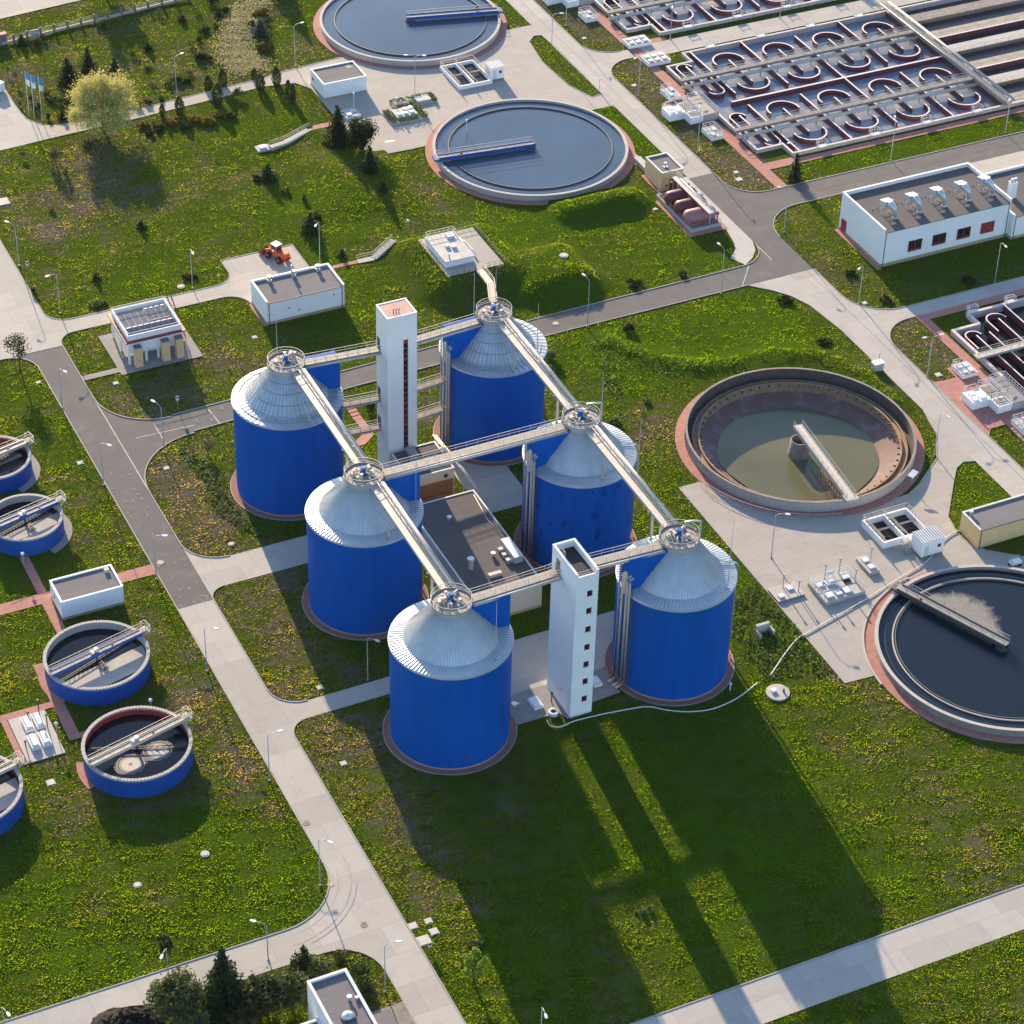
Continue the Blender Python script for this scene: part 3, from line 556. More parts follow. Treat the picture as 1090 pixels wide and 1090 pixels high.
# ------------------------------------------------------------------ digester silos
def silo_roof(mb, seg, h=.07):
    """profiled metal roof: nearly level rim skirt, steep cone; every third line stands up as a seam"""
    prof = [(8.66, 17.0), (8.66, 17.17), (6.6, 17.40), (4.6, 19.85), (2.55, 22.42)]
    n = seg * 3; vs = []; fs = []
    for j, (r, z) in enumerate(prof):
        for k in range(n):
            t = 2 * PI * (k // 3 + (0, .36, .64)[k % 3]) / seg; e = h if (k % 3 and j) else 0
            vs.append((r * math.cos(t), r * math.sin(t), z + e))
    for j in range(len(prof) - 1):
        for k in range(n): fs.append((j * n + k, j * n + (k + 1) % n, (j + 1) * n + (k + 1) % n, (j + 1) * n + k))
    mb.add(vs, fs)
def silo(key, label, side, stained=False, grid=False, hatch=False, rods=(), pipes=False, gooseneck=False):
    x, y = SILOS[key]
    t = thing('digester_silo', label, 'silo', (x, y, 0), 'blue digester silos of the plant')
    wl = MB().lathe(0, 0, [(8.5, .28), (8.5, 17.05)], 120).build('wall', 'blue_stained' if stained else 'blue', t)
    MB().lathe(0, 0, [(8.54, 0), (8.54, .3), (8.45, .3)], 120, False).build('base_band', 'plinth', t)
    MB().ring(0, 0, 8.5, 9.45, 0, .075, 90).build('apron', 'maroonpave', t)
    MB().ring(0, 0, 9.45, 9.58, 0, .10, 90).build('apron_kerb', 'kerb', t)
    nsm = 54 if grid else 96; mb = MB(); silo_roof(mb, nsm, .05); ro = mb.build('roof', 'galvdull' if grid else 'galv', t)
    mb = MB()
    for k in range(nsm):
        a = 2 * PI * (k + .18) / nsm; ca, sa = math.cos(a), math.sin(a)
        for (r0, z0), (r1, z1) in (((8.66, 17.29), (6.62, 17.52)), ((6.6, 17.53), (2.6, 22.5))): mb.bar((r0 * ca, r0 * sa, z0), (r1 * ca, r1 * sa, z1), .045 if not grid else .05, .06)
    mb.build('roof_seam', 'seam', ro)
    if grid:
        mb = MB()
        for r, z in ((7.6, 17.36), (6.5, 17.62), (5.4, 18.97), (4.3, 20.32), (3.3, 21.58)): mb.ring(0, 0, r - .03, r + .03, z - .03, z + .09, 90)
        mb.build('lap_seam', 'seam', ro)
    MB().ring(0, 0, 8.56, 8.72, 16.82, 17.02, 100).build('eaves_gutter', 'galv', t)
    # crown platform
    MB().lathe(0, 0, [(2.6, 22.2), (2.6, 23.15), (2.95, 23.2), (2.95, 23.42)], 48, False).build('crown_ring', 'conc', t)
    MB().disc(0, 0, 2.95, 23.42, 48).build('platform_deck', 'deck', t)
    mb = MB(); rail(mb, circ_pts(0, 0, 23.42, 2.85, 0, 2 * PI, 22), 1.05, 1.0, .032); mb.ring(0, 0, 2.84, 2.9, 23.42, 23.62, 40); mb.build('railing_frame', 'steel', t)
    # mixer and pipes on the crown
    mx = MB().cyl(.1, .2, 23.42, 23.7, .55, 16).cyl(.1, .2, 23.7, 24.5, .3, 14).cyl(.1, .2, 24.5, 24.75, .38, 14).box(-.35, .05, .1, .6, 23.9, 24.3).build('mixer_motor', 'bluesteel', t)
    mb = MB(); q = random.Random(key)
    for k in range(5):
        a = q.uniform(0, 2 * PI); b = q.uniform(.9, 2.0); px, py = b * math.cos(a), b * math.sin(a); hh = q.uniform(.4, 1.3)
        mb.cyl(px, py, 23.42, 23.42 + hh, q.uniform(.1, .2), 10); mb.cyl(px, py, 23.42 + hh, 23.5 + hh, .24, 10)
    mb.tube([(-1.2, -1.4, 23.55), (-.4, -.3, 23.75), (.9, 1.2, 23.75), (1.7, 1.8, 23.6)], .16, 8); mb.tube([(1.5, -1.6, 23.5), (.6, -.4, 23.8), (-.8, 1.6, 23.8)], .13, 8)
    mb.box(-1.8, -1.2, .1, .8, 23.42, 24.0); mb.box(.9, 1.4, -.6, -.1, 23.42, 23.9); mb.build('valve_pipework', 'insul', t)
    # blue riser box from the crown to the eaves, under the walkway
    s = side; xs = sorted((s * 2.45, s * 8.45))
    MB().box(xs[0], xs[1], -1.15, 1.15, 16.6, 22.75).build('riser_box', 'blue_box', t)
    mb = MB()
    xx = s * 8.95
    mb.tube([(s * 8.4, .5, 22.2), (xx, .5, 22.2), (xx, .5, 21.6), (xx, .5, .5), (s * 9.6, .5, .2)], .14, 8)
    for z in range(1, 22, 2): mb.bar((s * 8.3, .5, z), (xx, .5, z), .08)
    mb.build('down_pipe', 'steel', t)
    if pipes:
        mb = MB()
        for dy, r in ((-1.5, .2), (-2.1, .16), (-.4, .18)):
            xw = s * (math.sqrt(8.5 ** 2 - dy * dy) + .45)
            mb.tube([(s * 8.2, dy, 20.2), (xw, dy, 20.0), (xw, dy, 19.2), (xw, dy, 1.2), (xw + s * .5, dy, .6), (xw + s * 1.5, dy - .2, .6)], r, 8)
        mb.build('riser_pipe', 'insul', t)
        xw = s * 8.95; MB().lathe(xw, -1.0, [(.05, 21.0), (.35, 20.6), (.42, 19.6), (.40, 17.4), (.2, 16.9), (.05, 16.8)], 14).build('expansion_vessel', 'insul', t)
        mb = MB()
        for a in (-.13, .13): mb.bar((s * 8.75, -2.9 + a * 2, .8), (s * 8.75, -2.9 + a * 2, 19), .06)
        for z in np.arange(1, 19, .5): mb.bar((s * 8.75, -3.16, z), (s * 8.75, -2.64, z), .05)
        mb.build('ladder_frame', 'steeldark', t)
    if gooseneck:
        MB().tube([(1.6, 1.2, 23.5), (1.6, 1.2, 24.9), (2.3, .8, 25.1), (3.4, .3, 25.1), (3.55, .25, 24.9), (3.55, .25, 21.4), (5.2, -.3, 19.2), (6.6, -.9, 17.75), (8.6, -1.9, 17.45), (8.9, -2.0, 17.2), (8.75, -2.0, .4)], .14, 8).build('overflow_pipe', 'galv', t)
    if hatch:
        mb = MB(); a0 = R(-100)
        for a in (-.09, .09):
            px, py = 8.56 * math.cos(a0 + a), 8.56 * math.sin(a0 + a); mb.bar((px, py, .3), (px, py, 2.3), .09)
        p0 = [(8.56 * math.cos(a0 + a), 8.56 * math.sin(a0 + a), 2.3) for a in (-.09, .09)]; mb.bar(p0[0], p0[1], .09); mb.build('door_frame', 'steeldark', t)
    for r, a, hgt in rods:
        px, py = r * math.cos(R(a)), r * math.sin(R(a)); z0 = 17.2 if r > 6.6 else 17.4 + (6.6 - r) * 1.24
        MB().tube([(px, py, z0), (px, py, z0 + .5), (px, py, z0 + hgt)], [.09, .06, .03], 6).cyl(px, py, z0, z0 + .25, .22, 8).build('lightning_rod', 'steel', t)
    return t
silo('F', 'blue silo ending the row along the long straight road, its shadow on the dark lawn', 1, hatch=True, rods=[(7.9, -64, 10.5)])
silo('M', 'blue silo in the middle of the row along the long straight road', 1, hatch=True, rods=[(7.6, -25, 9.5)])
silo('L', 'blue silo with grid-seamed roof across the asphalt road from the panelled pavilion', 1, grid=True, rods=[(3.4, 92, 9)])
silo('R', 'blue silo joined to the tower of seven small windows, white hose curving round its foot', -1, rods=[(7.9, -52, 12.5)], pipes=True, gooseneck=True)
silo('N', 'blue silo with dark stained patches on its wall, facing the drained round basin', -1, stained=True, rods=[(7.6, 38, 10)], pipes=True, gooseneck=True)
silo('B', 'blue silo with grid-seamed roof and a gangway to the fenced mound', -1, grid=True, rods=[(3.2, 150, 9), (3.2, 60, 8)], pipes=True)

# ------------------------------------------------------------------ walkway bridges between the silo crowns
def bridge(name, label, p, q, z, w, pipe=None, posts=(), rails=(1, 1), group='walkway bridges between silos and towers', girder='steel', step=1.7, mat='deck', rods=(), pm='insul'):
    p = Vector((p[0], p[1], z)); q = Vector((q[0], q[1], z)); d = (q - p).normalized(); n = Vector((d.y, -d.x, 0)); o = (p.x, p.y, z)
    t = thing(name, label, 'walkway', o, group)
    MB(o).bar(p - Vector((0, 0, .07)), q - Vector((0, 0, .07)), w, .1).build('deck', mat, t)
    mb = MB(o)
    for s in (-1, 1): mb.bar(p + n * s * w * .47 - Vector((0, 0, .3)), q + n * s * w * .47 - Vector((0, 0, .3)), .12, .34)
    L = (q - p).length; k = int(L / 1.4)
    for i in range(k + 1): mb.bar(p + d * (L * i / k) - n * w * .45 - Vector((0, 0, .36)), p + d * (L * i / k) + n * w * .45 - Vector((0, 0, .36)), .07)
    mb.build('girder_frame', girder, t)
    for s, on in zip((-1, 1), rails):
        if on: mb = MB(o); rail(mb, [p + n * s * w * .48, q + n * s * w * .48], 1.0, step, .03); mb.build('railing_frame', 'steel', t)
    for off, dz, r in (pipe or ()):
        MB(o).tube([p + n * off + Vector((0, 0, dz)), q + n * off + Vector((0, 0, dz))], r, 10).build('insulated_pipe', pm, t)
    for (px, py, pz) in posts:
        MB(o).box(px - .16, px + .16, py - .16, py + .16, pz, z - .4).box(px - .8, px + .8, py - .14, py + .14, z - .52, z - .36).build('support_post', 'insul', t)
    for (px, py, pz, hh) in rods: MB(o).tube([(px, py, pz), (px, py, pz + hh)], [.07, .03], 6).build('lightning_rod', 'steel', t)
    return t
PIPE = [(1.35, .1, .3), (.62, .18, .12)]
for a, b, lab in (('L', 'M', 'pale pipe bridge from the grid-roofed pavilion-side silo to the middle road-row silo'), ('M', 'F', 'pale pipe bridge joining the two ribbed-roof silos of the row along the road')):
    (xa, ya), (xb, yb) = SILOS[a], SILOS[b]
    bridge('pipe_bridge', lab, (xa + .55, ya - 2.8), (xb + .55, yb + 2.8), 23.3, 1.35, PIPE and [(-1.25, .12, .3), (-.5, .2, .11)], [(xa + .55, ya - 7.7, 17.4), (xb + .55, yb + 7.7, 17.4)], mat='insul', rails=(1, 0), step=2.4)
for a, b, lab, rods in (('B', 'N', 'pale pipe bridge between the gangway silo and the stained silo', [(37.0, 49.5, 22.8, 10)]), ('N', 'R', 'pale pipe bridge between the stained silo and the hose silo', [(36.8, 15.4, 22.8, 10)])):
    (xa, ya), (xb, yb) = SILOS[a], SILOS[b]
    bridge('pipe_bridge', lab, (xa - .1, ya - 2.8), (xb - .1, yb + 2.8), 23.3, 1.35, [(-1.25, .12, .3), (-.5, .2, .11)], [(xa - .1, ya - 7.7, 17.4), (xb - .1, yb + 7.7, 17.4)], mat='insul', rails=(1, 0), step=2.4, rods=rods)
bridge('walkway_bridge', 'walkway from the pavilion-side silo to the tower with the tall red window', (3.3, 62.6), (15.45, 61.6), 22.9, 1.5, [(1.0, -.35, .2)])
bridge('walkway_bridge', 'walkway from the tower with the tall red window to the silo with the gangway', (20.45, 61.6), (33.1, 62.6), 22.9, 1.5, [(1.0, -.35, .2)])
bridge('walkway_bridge', 'longest walkway, spanning between the two middle silos over the dark roof', (3.1, 31.46), (32.8, 31.46), 22.9, 1.7, [(1.15, -.3, .26), (1.05, .15, .12)])
bridge('walkway_bridge', 'walkway from the silo by the lawn to the tower of seven small windows', (2.85, 0.1), (16.6, .6), 22.9, 1.7, [(1.15, -.3, .24)])
bridge('walkway_bridge', 'walkway from the tower of seven small windows to the silo with the hose', (20.1, .6), (32.6, 0.1), 22.9, 1.7, [(1.15, -.3, .24)])
for z, w_ in ((13.5, 'upper'), (7.9, 'lower')):
    bridge('footbridge', w_ + ' short grey footbridge between the pavilion-side silo and the red-window tower', (8.9, 62.2), (15.45, 61.6), z, 1.15, group='short footbridges beside the red-window tower', girder='steel', mat='concdark', step=1.5)
    bridge('footbridge', w_ + ' short grey footbridge between the red-window tower and the gangway silo', (20.45, 61.6), (27.5, 62.2), z, 1.15, group='short footbridges beside the red-window tower', girder='steel', mat='concdark', step=1.5)
# gangway from the mound down to the crown of the far silo
o = (52.6, 104.5, 3.0); t = thing('gangway', 'grey sloping gangway in two flights from the fenced mound to a silo crown', 'walkway', o)
for a, b in (((52.6, 104.4, 3.1), (51.8, 99.9, 3.6)), ((51.8, 99.9, 3.6), (52.6, 95.8, 4.6))): pass
mb = MB(o); mb.bar((53.0, 104.6, 3.1), (51.8, 97.6, 4.6), 1.4, .14); mb.build('upper_deck', 'conc', t)
mb = MB(o); mb.bar((51.8, 97.4, 4.7), (37.0, 65.6, 23.2), 1.3, .16); mb.build('lower_deck', 'paver', t)
mb = MB(o)
for s in (-.7, .7): rail(mb, [(53.0 + s, 104.6, 3.1), (51.8 + s, 97.5, 4.6), (37.0 + s, 65.6, 23.2)], 1.0, 2.2, .03)
mb.build('railing_frame', 'steel', t)

# ------------------------------------------------------------------ stair towers
o = (17.9, 60.3, 0); t = thing('stair_tower', 'white stair tower with one tall red-barred window strip and pinkish roof', 'tower', o)
x0, x1, y0, y1, H = 15.45, 20.45, 58.15, 62.55, 30.3
WX0, WX1, WZ0, WZ1 = 18.15, 18.95, 1.5, 25.8
mb = MB(o); mb.box(x0, x1, y0 + .3, y1, 0, H); mb.box(x0, WX0, y0, y0 + .298, 0, H); mb.box(WX1, x1, y0, y0 + .298, 0, H); mb.box(WX0 + .002, WX1 - .002, y0, y0 + .298, WZ1, H - .003); mb.box(WX0 + .002, WX1 - .002, y0, y0 + .298, 0, WZ0); mb.build('wall', 'whitewarm', t)
MB(o).box(x0 + .25, x1 - .25, y0 + .25, y1 - .25, H, H + .05).build('roof', 'roofpink', t)
mb = MB(o)
for a in ((x0 - .04, x1 + .04, y0 - .04, y0 + .22), (x0 - .04, x1 + .04, y1 - .22, y1 + .04)): mb.box(*a, H, H + .13)
for a in ((x0 - .04, x0 + .22), (x1 - .22, x1 + .04)): mb.box(*a, y0 + .22, y1 - .22, H, H + .128)
mb.build('parapet', 'white', t)
sw = MB(o).box(WX0, WX1, y0 + .12, y0 + .29, WZ0, WZ1).build('strip_window', 'glass', t)
mb = MB(o)
for z in np.arange(WZ0 + .5, WZ1, 1.05): mb.box(WX0, WX1, y0 + .07, y0 + .12, z, z + (.5 if int(z) % 4 == 1 else .2))
mb.box(WX0, WX0 + .07, y0 + .08, y0 + .118, WZ0, WZ1); mb.box(WX1 - .07, WX1, y0 + .08, y0 + .118, WZ0, WZ1); mb.build('window_bar_frame', 'redlight', sw)
for z in (7.9, 13.5, 22.9):
    MB(o).box(x0 - .06, x0 - .01, 61.1, 62.1, z, z + 2.1).build('door', 'steeldark', t); MB(o).box(x1 + .01, x1 + .06, 61.1, 62.1, z, z + 2.1).build('door', 'steeldark', t)
mb = MB(o)
for k in range(3): mb.tube([(17 + .4 * k, 59.3 - .1 * k, H + .05), (17 + .4 * k, 59.3 - .1 * k, H + .7), (17.2 + .4 * k, 59.5 - .1 * k, H + .75)], .09, 6)
mb.build('roof_vent', 'steeldark', t)

o = (18.3, -1.5, 0); t = thing('stair_tower', 'slender white tower with a column of seven small windows and sunken dark roof', 'tower', o)
x0, x1, y0, y1, H = 16.6, 20.05, -4.95, 2.6, 26.0
zs = [2.97, 6.24, 9.44, 12.64, 15.92, 19.27, 22.4]; wx0, wx1 = 18.35, 19.2
RH = .95; mb = MB(o); mb.box(x0, x1, y0 + .35, y1, 0, H - RH); mb.box(x0, wx0, y0, y0 + .348, 0, H - RH); mb.box(wx1, x1, y0, y0 + .348, 0, H - RH)
lo = 0
for z in zs + [99]:
    hi = min(z - .55, H - RH); mb.box(wx0 + .002, wx1 - .002, y0, y0 + .348, lo, hi); lo = z + .55
mb.build('wall', 'white', t)
for z in zs:
    w = MB(o).box(wx0, wx1, y0 + .2, y0 + .3, z - .55, z + .55).build('window', 'glass', t)
    MB(o).box(wx0, wx1, y0 + .1, y0 + .2, z - .55, z - .38).box(wx0, wx0 + .1, y0 + .1, y0 + .2, z - .38, z + .55).box(wx1 - .22, wx1, y0 + .1, y0 + .2, z - .38, z + .55).build('window_frame', 'red', w)
mb = MB(o); mb.box(x0, x1, y1 - .28, y1, H - RH, H + .25); mb.box(x0, x0 + .28, y0, y1 - .28, H - RH, H + .24); mb.box(x1 - .28, x1, y0, y1 - .28, H - RH, H + .24); mb.box(x0 + .28, x1 - .28, y0, y0 + .25, H - RH, H - .25); mb.build('parapet', 'white', t)
MB(o).box(x0 + .28, x1 - .28, y0 + .25, y1 - .28, H - RH, H - RH + .1).build('roof', 'wellroof', t)
mb = MB(o)
for a in ((x0 - .05, x0 + .32), (x1 - .32, x1 + .05)): mb.box(*a, y0 - .03, y1 + .05, H + .24, H + .30)
mb.box(x0 + .32, x1 - .32, y1 - .32, y1 + .05, H + .25, H + .302); mb.build('coping', 'coping', t)
mb = MB(o); rail(mb, [(x0 + .1, y0 + .1, H - .25), (x1 - .1, y0 + .1, H - .25)], .85, .5, .03); rail(mb, [(x0 + .4, y1 - 2.2, H + .25), (x0 + .4, y1 - 3.2, H + .25)], .8, .5, .03); mb.build('railing_frame', 'steel', t)
mb = MB(o); mb.box(x0 - 1.0, x0, -.3, 1.5, 22.7, 22.85); rail(mb, [(x0, 1.5, 22.85), (x0 - 1, 1.5, 22.85)], 1, .5, .03); rail(mb, [(x0 - 1, -.3, 22.85), (x0, -.3, 22.85)], 1, .5, .03); mb.build('entry_landing', 'conc', t)
MB(o).box(x0 - .07, x0 - .01, .1, 1.1, 22.85, 25).build('door', 'concdark', t); MB(o).box(x1 + .01, x1 + .07, .1, 1.1, 22.85, 25).build('door', 'concdark', t)
MB(o).box(x0 - .04, x0 - .01, -2.2, -1.8, 3.2, 3.35).build('wall_vent', 'steeldark', t)
# ------------------------------------------------------------------ buildings
def box_building(name, label, cat, x0, x1, y0, y1, h, wall, roofm, par=.35, pw=.25, plinth=None, coping='white', open_s=False, group=None):
    """flat-roofed block: walls up to the roof, parapet round it (open_s: drip edge and gutter instead on the near long side)"""
    o = ((x0 + x1) / 2, (y0 + y1) / 2, 0); t = thing(name, label, cat, o, group)
    if plinth: MB(o).box(x0 - .03, x1 + .03, y0 - .03, y1 + .03, 0, plinth).build('plinth', 'plinth', t)
    MB(o).box(x0, x1, y0, y1, plinth or 0, h).build('wall', wall, t)
    MB(o).box(x0 + pw + .004, x1 - pw - .004, y0 + (.02 if open_s else pw + .004), y1 - pw - .004, h, h + .06).build('roof', roofm, t)
    mb = MB(o); mb.box(x0, x1, y1 - pw, y1, h, h + par); mb.box(x0, x0 + pw, y0, y1 - pw, h, h + par); mb.box(x1 - pw, x1, y0, y1 - pw, h, h + par)
    if not open_s: mb.box(x0 + pw, x1 - pw, y0, y0 + pw, h, h + par)
    mb.build('parapet', wall, t); e = .05
    mb = MB(o); mb.box(x0 - e, x1 + e, y1 - pw - e, y1 + e, h + par, h + par + .06); mb.box(x0 - e, x0 + pw + e, y0 - e, y1 - pw - e, h + par, h + par + .062); mb.box(x1 - pw - e, x1 + e, y0 - e, y1 - pw - e, h + par, h + par + .062)
    if not open_s: mb.box(x0 + pw + e, x1 - pw - e, y0 - e, y0 + pw + e, h + par, h + par + .06)
    mb.build('coping', coping, t)
    if open_s:
        MB(o).bar((x0 + pw, y0 - .09, h + .05), (x1 - pw, y0 - .09, h + .05), .18, .14).build('gutter', 'steeldark', t)
        for xx in (x0 + pw + .15, x1 - pw - .15): MB(o).tube([(xx, y0 - .1, h - .02), (xx, y0 - .1, .1)], .06, 6).build('down_pipe', 'steeldark', t)
    return t, o
def vent(mb, x, y, z, h=.6, r=.22): mb.cyl(x, y, z, z + h * .6, r * .8, 12); mb.cyl(x, y, z + h * .6, z + h, r * 1.35, 12)

# flat white building beside the loader's parking bays
t, o = box_building('flat_building', 'white flat-roofed building with three roof cowls behind the parked loader', 'building', 13.64, 28.2, 107.3, 114.8, 4.35, 'white', 'roofgrey', .38, .3, .55, 'white', True)
for x in (16.7, 21.2, 25.8):
    mb = MB(o); mb.box(x - .35, x + .35, 113.3, 114.0, 4.41, 4.85); mb.cyl(x, 113.65, 4.85, 5.3, .3, 12); mb.cyl(x, 113.65, 5.3, 5.6, .42, 12); mb.build('roof_cowl', 'galv', t)
mb = MB(o); mb.tube([(21.0, 113.9, 4.4), (21.0, 113.9, 6.6)], .14, 8); mb.build('vent_pipe', 'galv', t)
for x, z in ((17.6, 2.4), (26, 3.0), (19.5, 1.6)): MB(o).box(x, x + .35, 107.24, 107.29, z, z + .2).build('wall_vent', 'steeldark', t)
MB(o).box(13.0, 13.6, 107.0, 114.6, 0, .09).build('plinth_paving', 'redpave', t)

# big white hall with five roof ducts and its lower wing
t, o = box_building('hall', 'big white hall with five curved roof ducts and dark red windows', 'building', 122.1, 149.5, 80.9, 95.4, 7.2, 'white', 'roofdark', .75, .3, .7, 'white', True)
for k, x in enumerate((127.7, 132.9, 138.2, 143.4)):
    red = k == 3; fr = MB(o).box(x, x + 2.9, 80.84, 80.9, 1.95, 4.2).build('window', 'redlight' if red else 'glass', t)
    mb = MB(o); mb.box(x, x + 2.9, 80.80, 80.86, 1.95, 2.35); mb.box(x, x + .12, 80.80, 80.86, 2.35, 4.2); mb.box(x + 2.78, x + 2.9, 80.80, 80.86, 2.35, 4.2); mb.box(x + 1.35, x + 1.5, 80.80, 80.86, 2.35, 4.2); mb.build('window_frame', 'redlight', fr)
MB(o).box(122.0, 122.08, 93.0, 94.6, .3, 2.9).build('door', 'redlight', t)
MB(o).box(121.2, 122.05, 80.3, 95.5, 0, .10).build('plinth_paving', 'redpave', t)
for k, x in enumerate((126.6, 131.9, 137.2, 142.5, 147.6)):
    mb = MB(o); y = 84.6
    mb.tube([(x, y, 7.26), (x, y, 7.6)], .5, 14); ring_ = [(x, y, 7.4), (x, y, 8.7), (x - .1, y + .25, 9.3), (x - .35, y + .9, 9.65), (x - .6, y + 1.6, 9.75)]
    mb.tube(ring_, [.42, .42, .5, .6, .7], 14); mb.add([(x - 1.5, y + 1.4, 8.9), (x + .3, y + 1.4, 8.9), (x + .3, y + 3.2, 8.9), (x - 1.5, y + 3.2, 8.9), (x - 1.5, y + 1.4, 10.2), (x + .3, y + 1.4, 10.2), (x + .3, y + 3.2, 9.8), (x - 1.5, y + 3.2, 9.8)], [(3, 2, 1, 0), (4, 5, 6, 7), (0, 1, 5, 4), (1, 2, 6, 5), (2, 3, 7, 6), (3, 0, 4, 7)])
    dk = mb.build('roof_duct', 'galv', t)
    mb = MB(o)
    for a in (-1.4, .2):
        for b in (1.5, 3.1): mb.bar((x + a, y + b, 7.26), (x + a, y + b, 8.9), .1)
    mb.bar((x - 1.4, y + 1.4, 7.3), (x - 1.4, y + 3.2, 7.3), .1); mb.bar((x + .2, y + 1.4, 7.3), (x + .2, y + 3.2, 7.3), .1)
    for b in (1.5, 3.1): mb.bar((x - 1.4, y + b, 8.0), (x + .2, y + b, 8.0), .08); mb.bar((x - 1.4, y + b, 7.3), (x + .2, y + b, 8.9), .06)
    mb.build('duct_stand_frame', 'steel', dk)
mb = MB(o)
for k in range(30):
    if k % 3: mb.box(123.5 + .87 * k, 123.7 + .87 * k, 88.6, 88.8, 7.26, 7.42)
mb.build('roof_snow_nail', 'steeldark', t)
t, o = box_building('hall_wing', 'lower white wing with white roof stack at the end of the ducted hall', 'building', 149.55, 185, 79.6, 94.6, 4.7, 'white', 'roofdark', .5, .3, .6, 'white', True)
mb = MB(o); mb.box(152.6, 153.9, 85.4, 86.6, 4.76, 8.0); mb.build('roof_stack', 'white', t)
mb = MB(o)
for x in (152.95, 153.55): mb.tube([(x, 86, 8.0), (x, 86, 8.5), (x, 85.6, 8.8), (x, 85.2, 8.7)], .26, 10)
mb.build('stack_outlet', 'galv', t)
MB(o).box(149.9, 151.2, 93.2, 94.2, 4.76, 6.6).build('roof_cabinet', 'white', t)

# sand-coloured pump house
t, o = box_building('pump_house', 'sand-coloured pump house with dark red double door beside the gas tanks', 'building', 98.1, 102.7, 120.4, 127.0, 3.7, 'cream', 'roofgrey', .3, .22, None, 'coping')
MB(o).box(99.9, 101.5, 120.32, 120.39, .15, 2.35).build('door', 'redlight', t); MB(o).box(99.95, 100.4, 120.27, 120.31, 1.6, 2.0).build('door_sign', 'white', t)
MB(o).box(99.1, 99.5, 120.34, 120.39, .9, 1.3).build('wall_vent', 'steeldark', t)
mb = MB(o); mb.box(99.6, 100.4, 122.2, 122.9, 3.76, 3.95); vent(mb, 100, 122.6, 3.95, .8); mb.build('roof_vent', 'galv', t)
MB(o).box(97.4, 98.08, 119.7, 127.2, 0, .11).build('plinth_paving', 'redpave', t)
# second sand building by the wedge of lawn
t, o = box_building('pump_house', 'long sand-coloured building with ribbed grey roof beside the wedge of lawn', 'building', 92.2, 104.2, 4.4, 9.4, 3.5, 'cream', 'roofgrey', .25, .22, None, 'coping', True)
mb = MB(o); vent(mb, 93.2, 8.4, 3.56, .8, .25); mb.build('roof_vent', 'galv', t)
# small white houses
t, o = box_building('pump_house', 'small white flat-roofed house on the lawn beside two low blue tanks', 'building', -42.8, -33.2, 45.1, 50.8, 3.15, 'white', 'roofgrey', .25, .22, .45, 'white')
MB(o).box(-34.6, -33.9, 49.3, 50.0, 3.21, 3.75).build('roof_cabinet', 'beige', t); MB(o).box(-42.86, -42.8, 48.5, 49.0, 1.6, 2.0).build('wall_vent', 'steeldark', t)
t, o = box_building('pump_house', 'small white flat-roofed house between the upper round tank and hedge', 'building', 53.2, 62.4, 178.6, 185.6, 3.1, 'white', 'roofgrey', .25, .22, .3, 'white')
MB(o).box(60.2, 61.3, 183.2, 184.6, 3.16, 3.2).build('roof_hatch', 'steeldark', t); MB(o).box(53.1, 53.19, 183.9, 184.5, 1.6, 2.1).build('wall_vent', 'steeldark', t)
# dark-roofed process building between the silos
t, o = box_building('process_building', 'long low building with dark flat roof between the silo rows', 'building', 12.6, 23.8, 19.2, 43.8, 4.9, 'beige', 'roofdark', .12, .18, .5, 'coping')
mb = MB(o)
for x, y in ((17.2, 38.4), (19.6, 27.6)): vent(mb, x, y, 4.96, .7, .3)
mb.build('roof_cowl', 'galv', t)
mb = MB(o); mb.cyl(15.2, 26.2, 4.96, 6.6, .42, 16); mb.cyl(15.2, 26.2, 6.6, 7.0, .55, 16); mb.build('roof_stack', 'galv', t)
MB(o).box(16.8, 18.9, 22.9, 23.6, 4.96, 5.5).build('roof_cabinet', 'insul', t)
a = MB(o).box(21.6, 23.0, 24.3, 29.3, 5.2, 6.4).build('air_handler', 'galv', t); mb = MB(o)
for y in (25, 26.4, 27.8): mb.box(20.7, 21.6, y, y + .7, 4.97, 5.6)
mb.build('air_duct', 'steel', a)
MB(o).tube([(23.3, 42.6, 5.05), (22.6, 36, 5.05), (22.9, 29.6, 5.05)], .07, 6).build('roof_cable', 'insul', t)
mb = MB(o)
for k in range(3): mb.bar((19.9 + .28 * k, 41.2, 5.0), (19.9 + .28 * k, 38.9, 5.0), .05)
mb.build('roof_rail', 'steeldark', t)
t, o = box_building('process_building', 'low block with brown clad wall behind the long dark-roofed building', 'building', 15.8, 23.4, 50.2, 57.9, 5.0, 'beige', 'roofdark', .12, .18, None, 'coping')
MB(o).box(15.85, 23.2, 50.12, 50.19, .2, 3.2).build('brown_cladding', 'rust', t); MB(o).box(21.6, 22.2, 50.08, 50.14, 3.7, 4.3).build('window', 'glass', t)
mb = MB(o); mb.box(17.6, 22.4, 52.0, 54.4, 5.06, 5.3); mb.box(18.0, 19.4, 55.0, 57.4, 5.06, 5.8); mb.build('roof_unit', 'steel', t)
mb = MB(); mb.tube([(23.9, 59.5, 5.2), (24.4, 50, 4.9), (24.5, 44.2, 4.9)], .16, 8); mb.tube([(24.6, 60, 4.6), (25.0, 50, 4.4), (24.9, 44, 4.4)], .1, 8)
for y in (45, 49, 53, 57): mb.bar((24.6, y, 0), (24.6, y, 4.9), .12)
tag(mb.build('pipe_rack', 'insul'), 'pale pipe rack on posts beside the brown clad block', 'pipe rack')
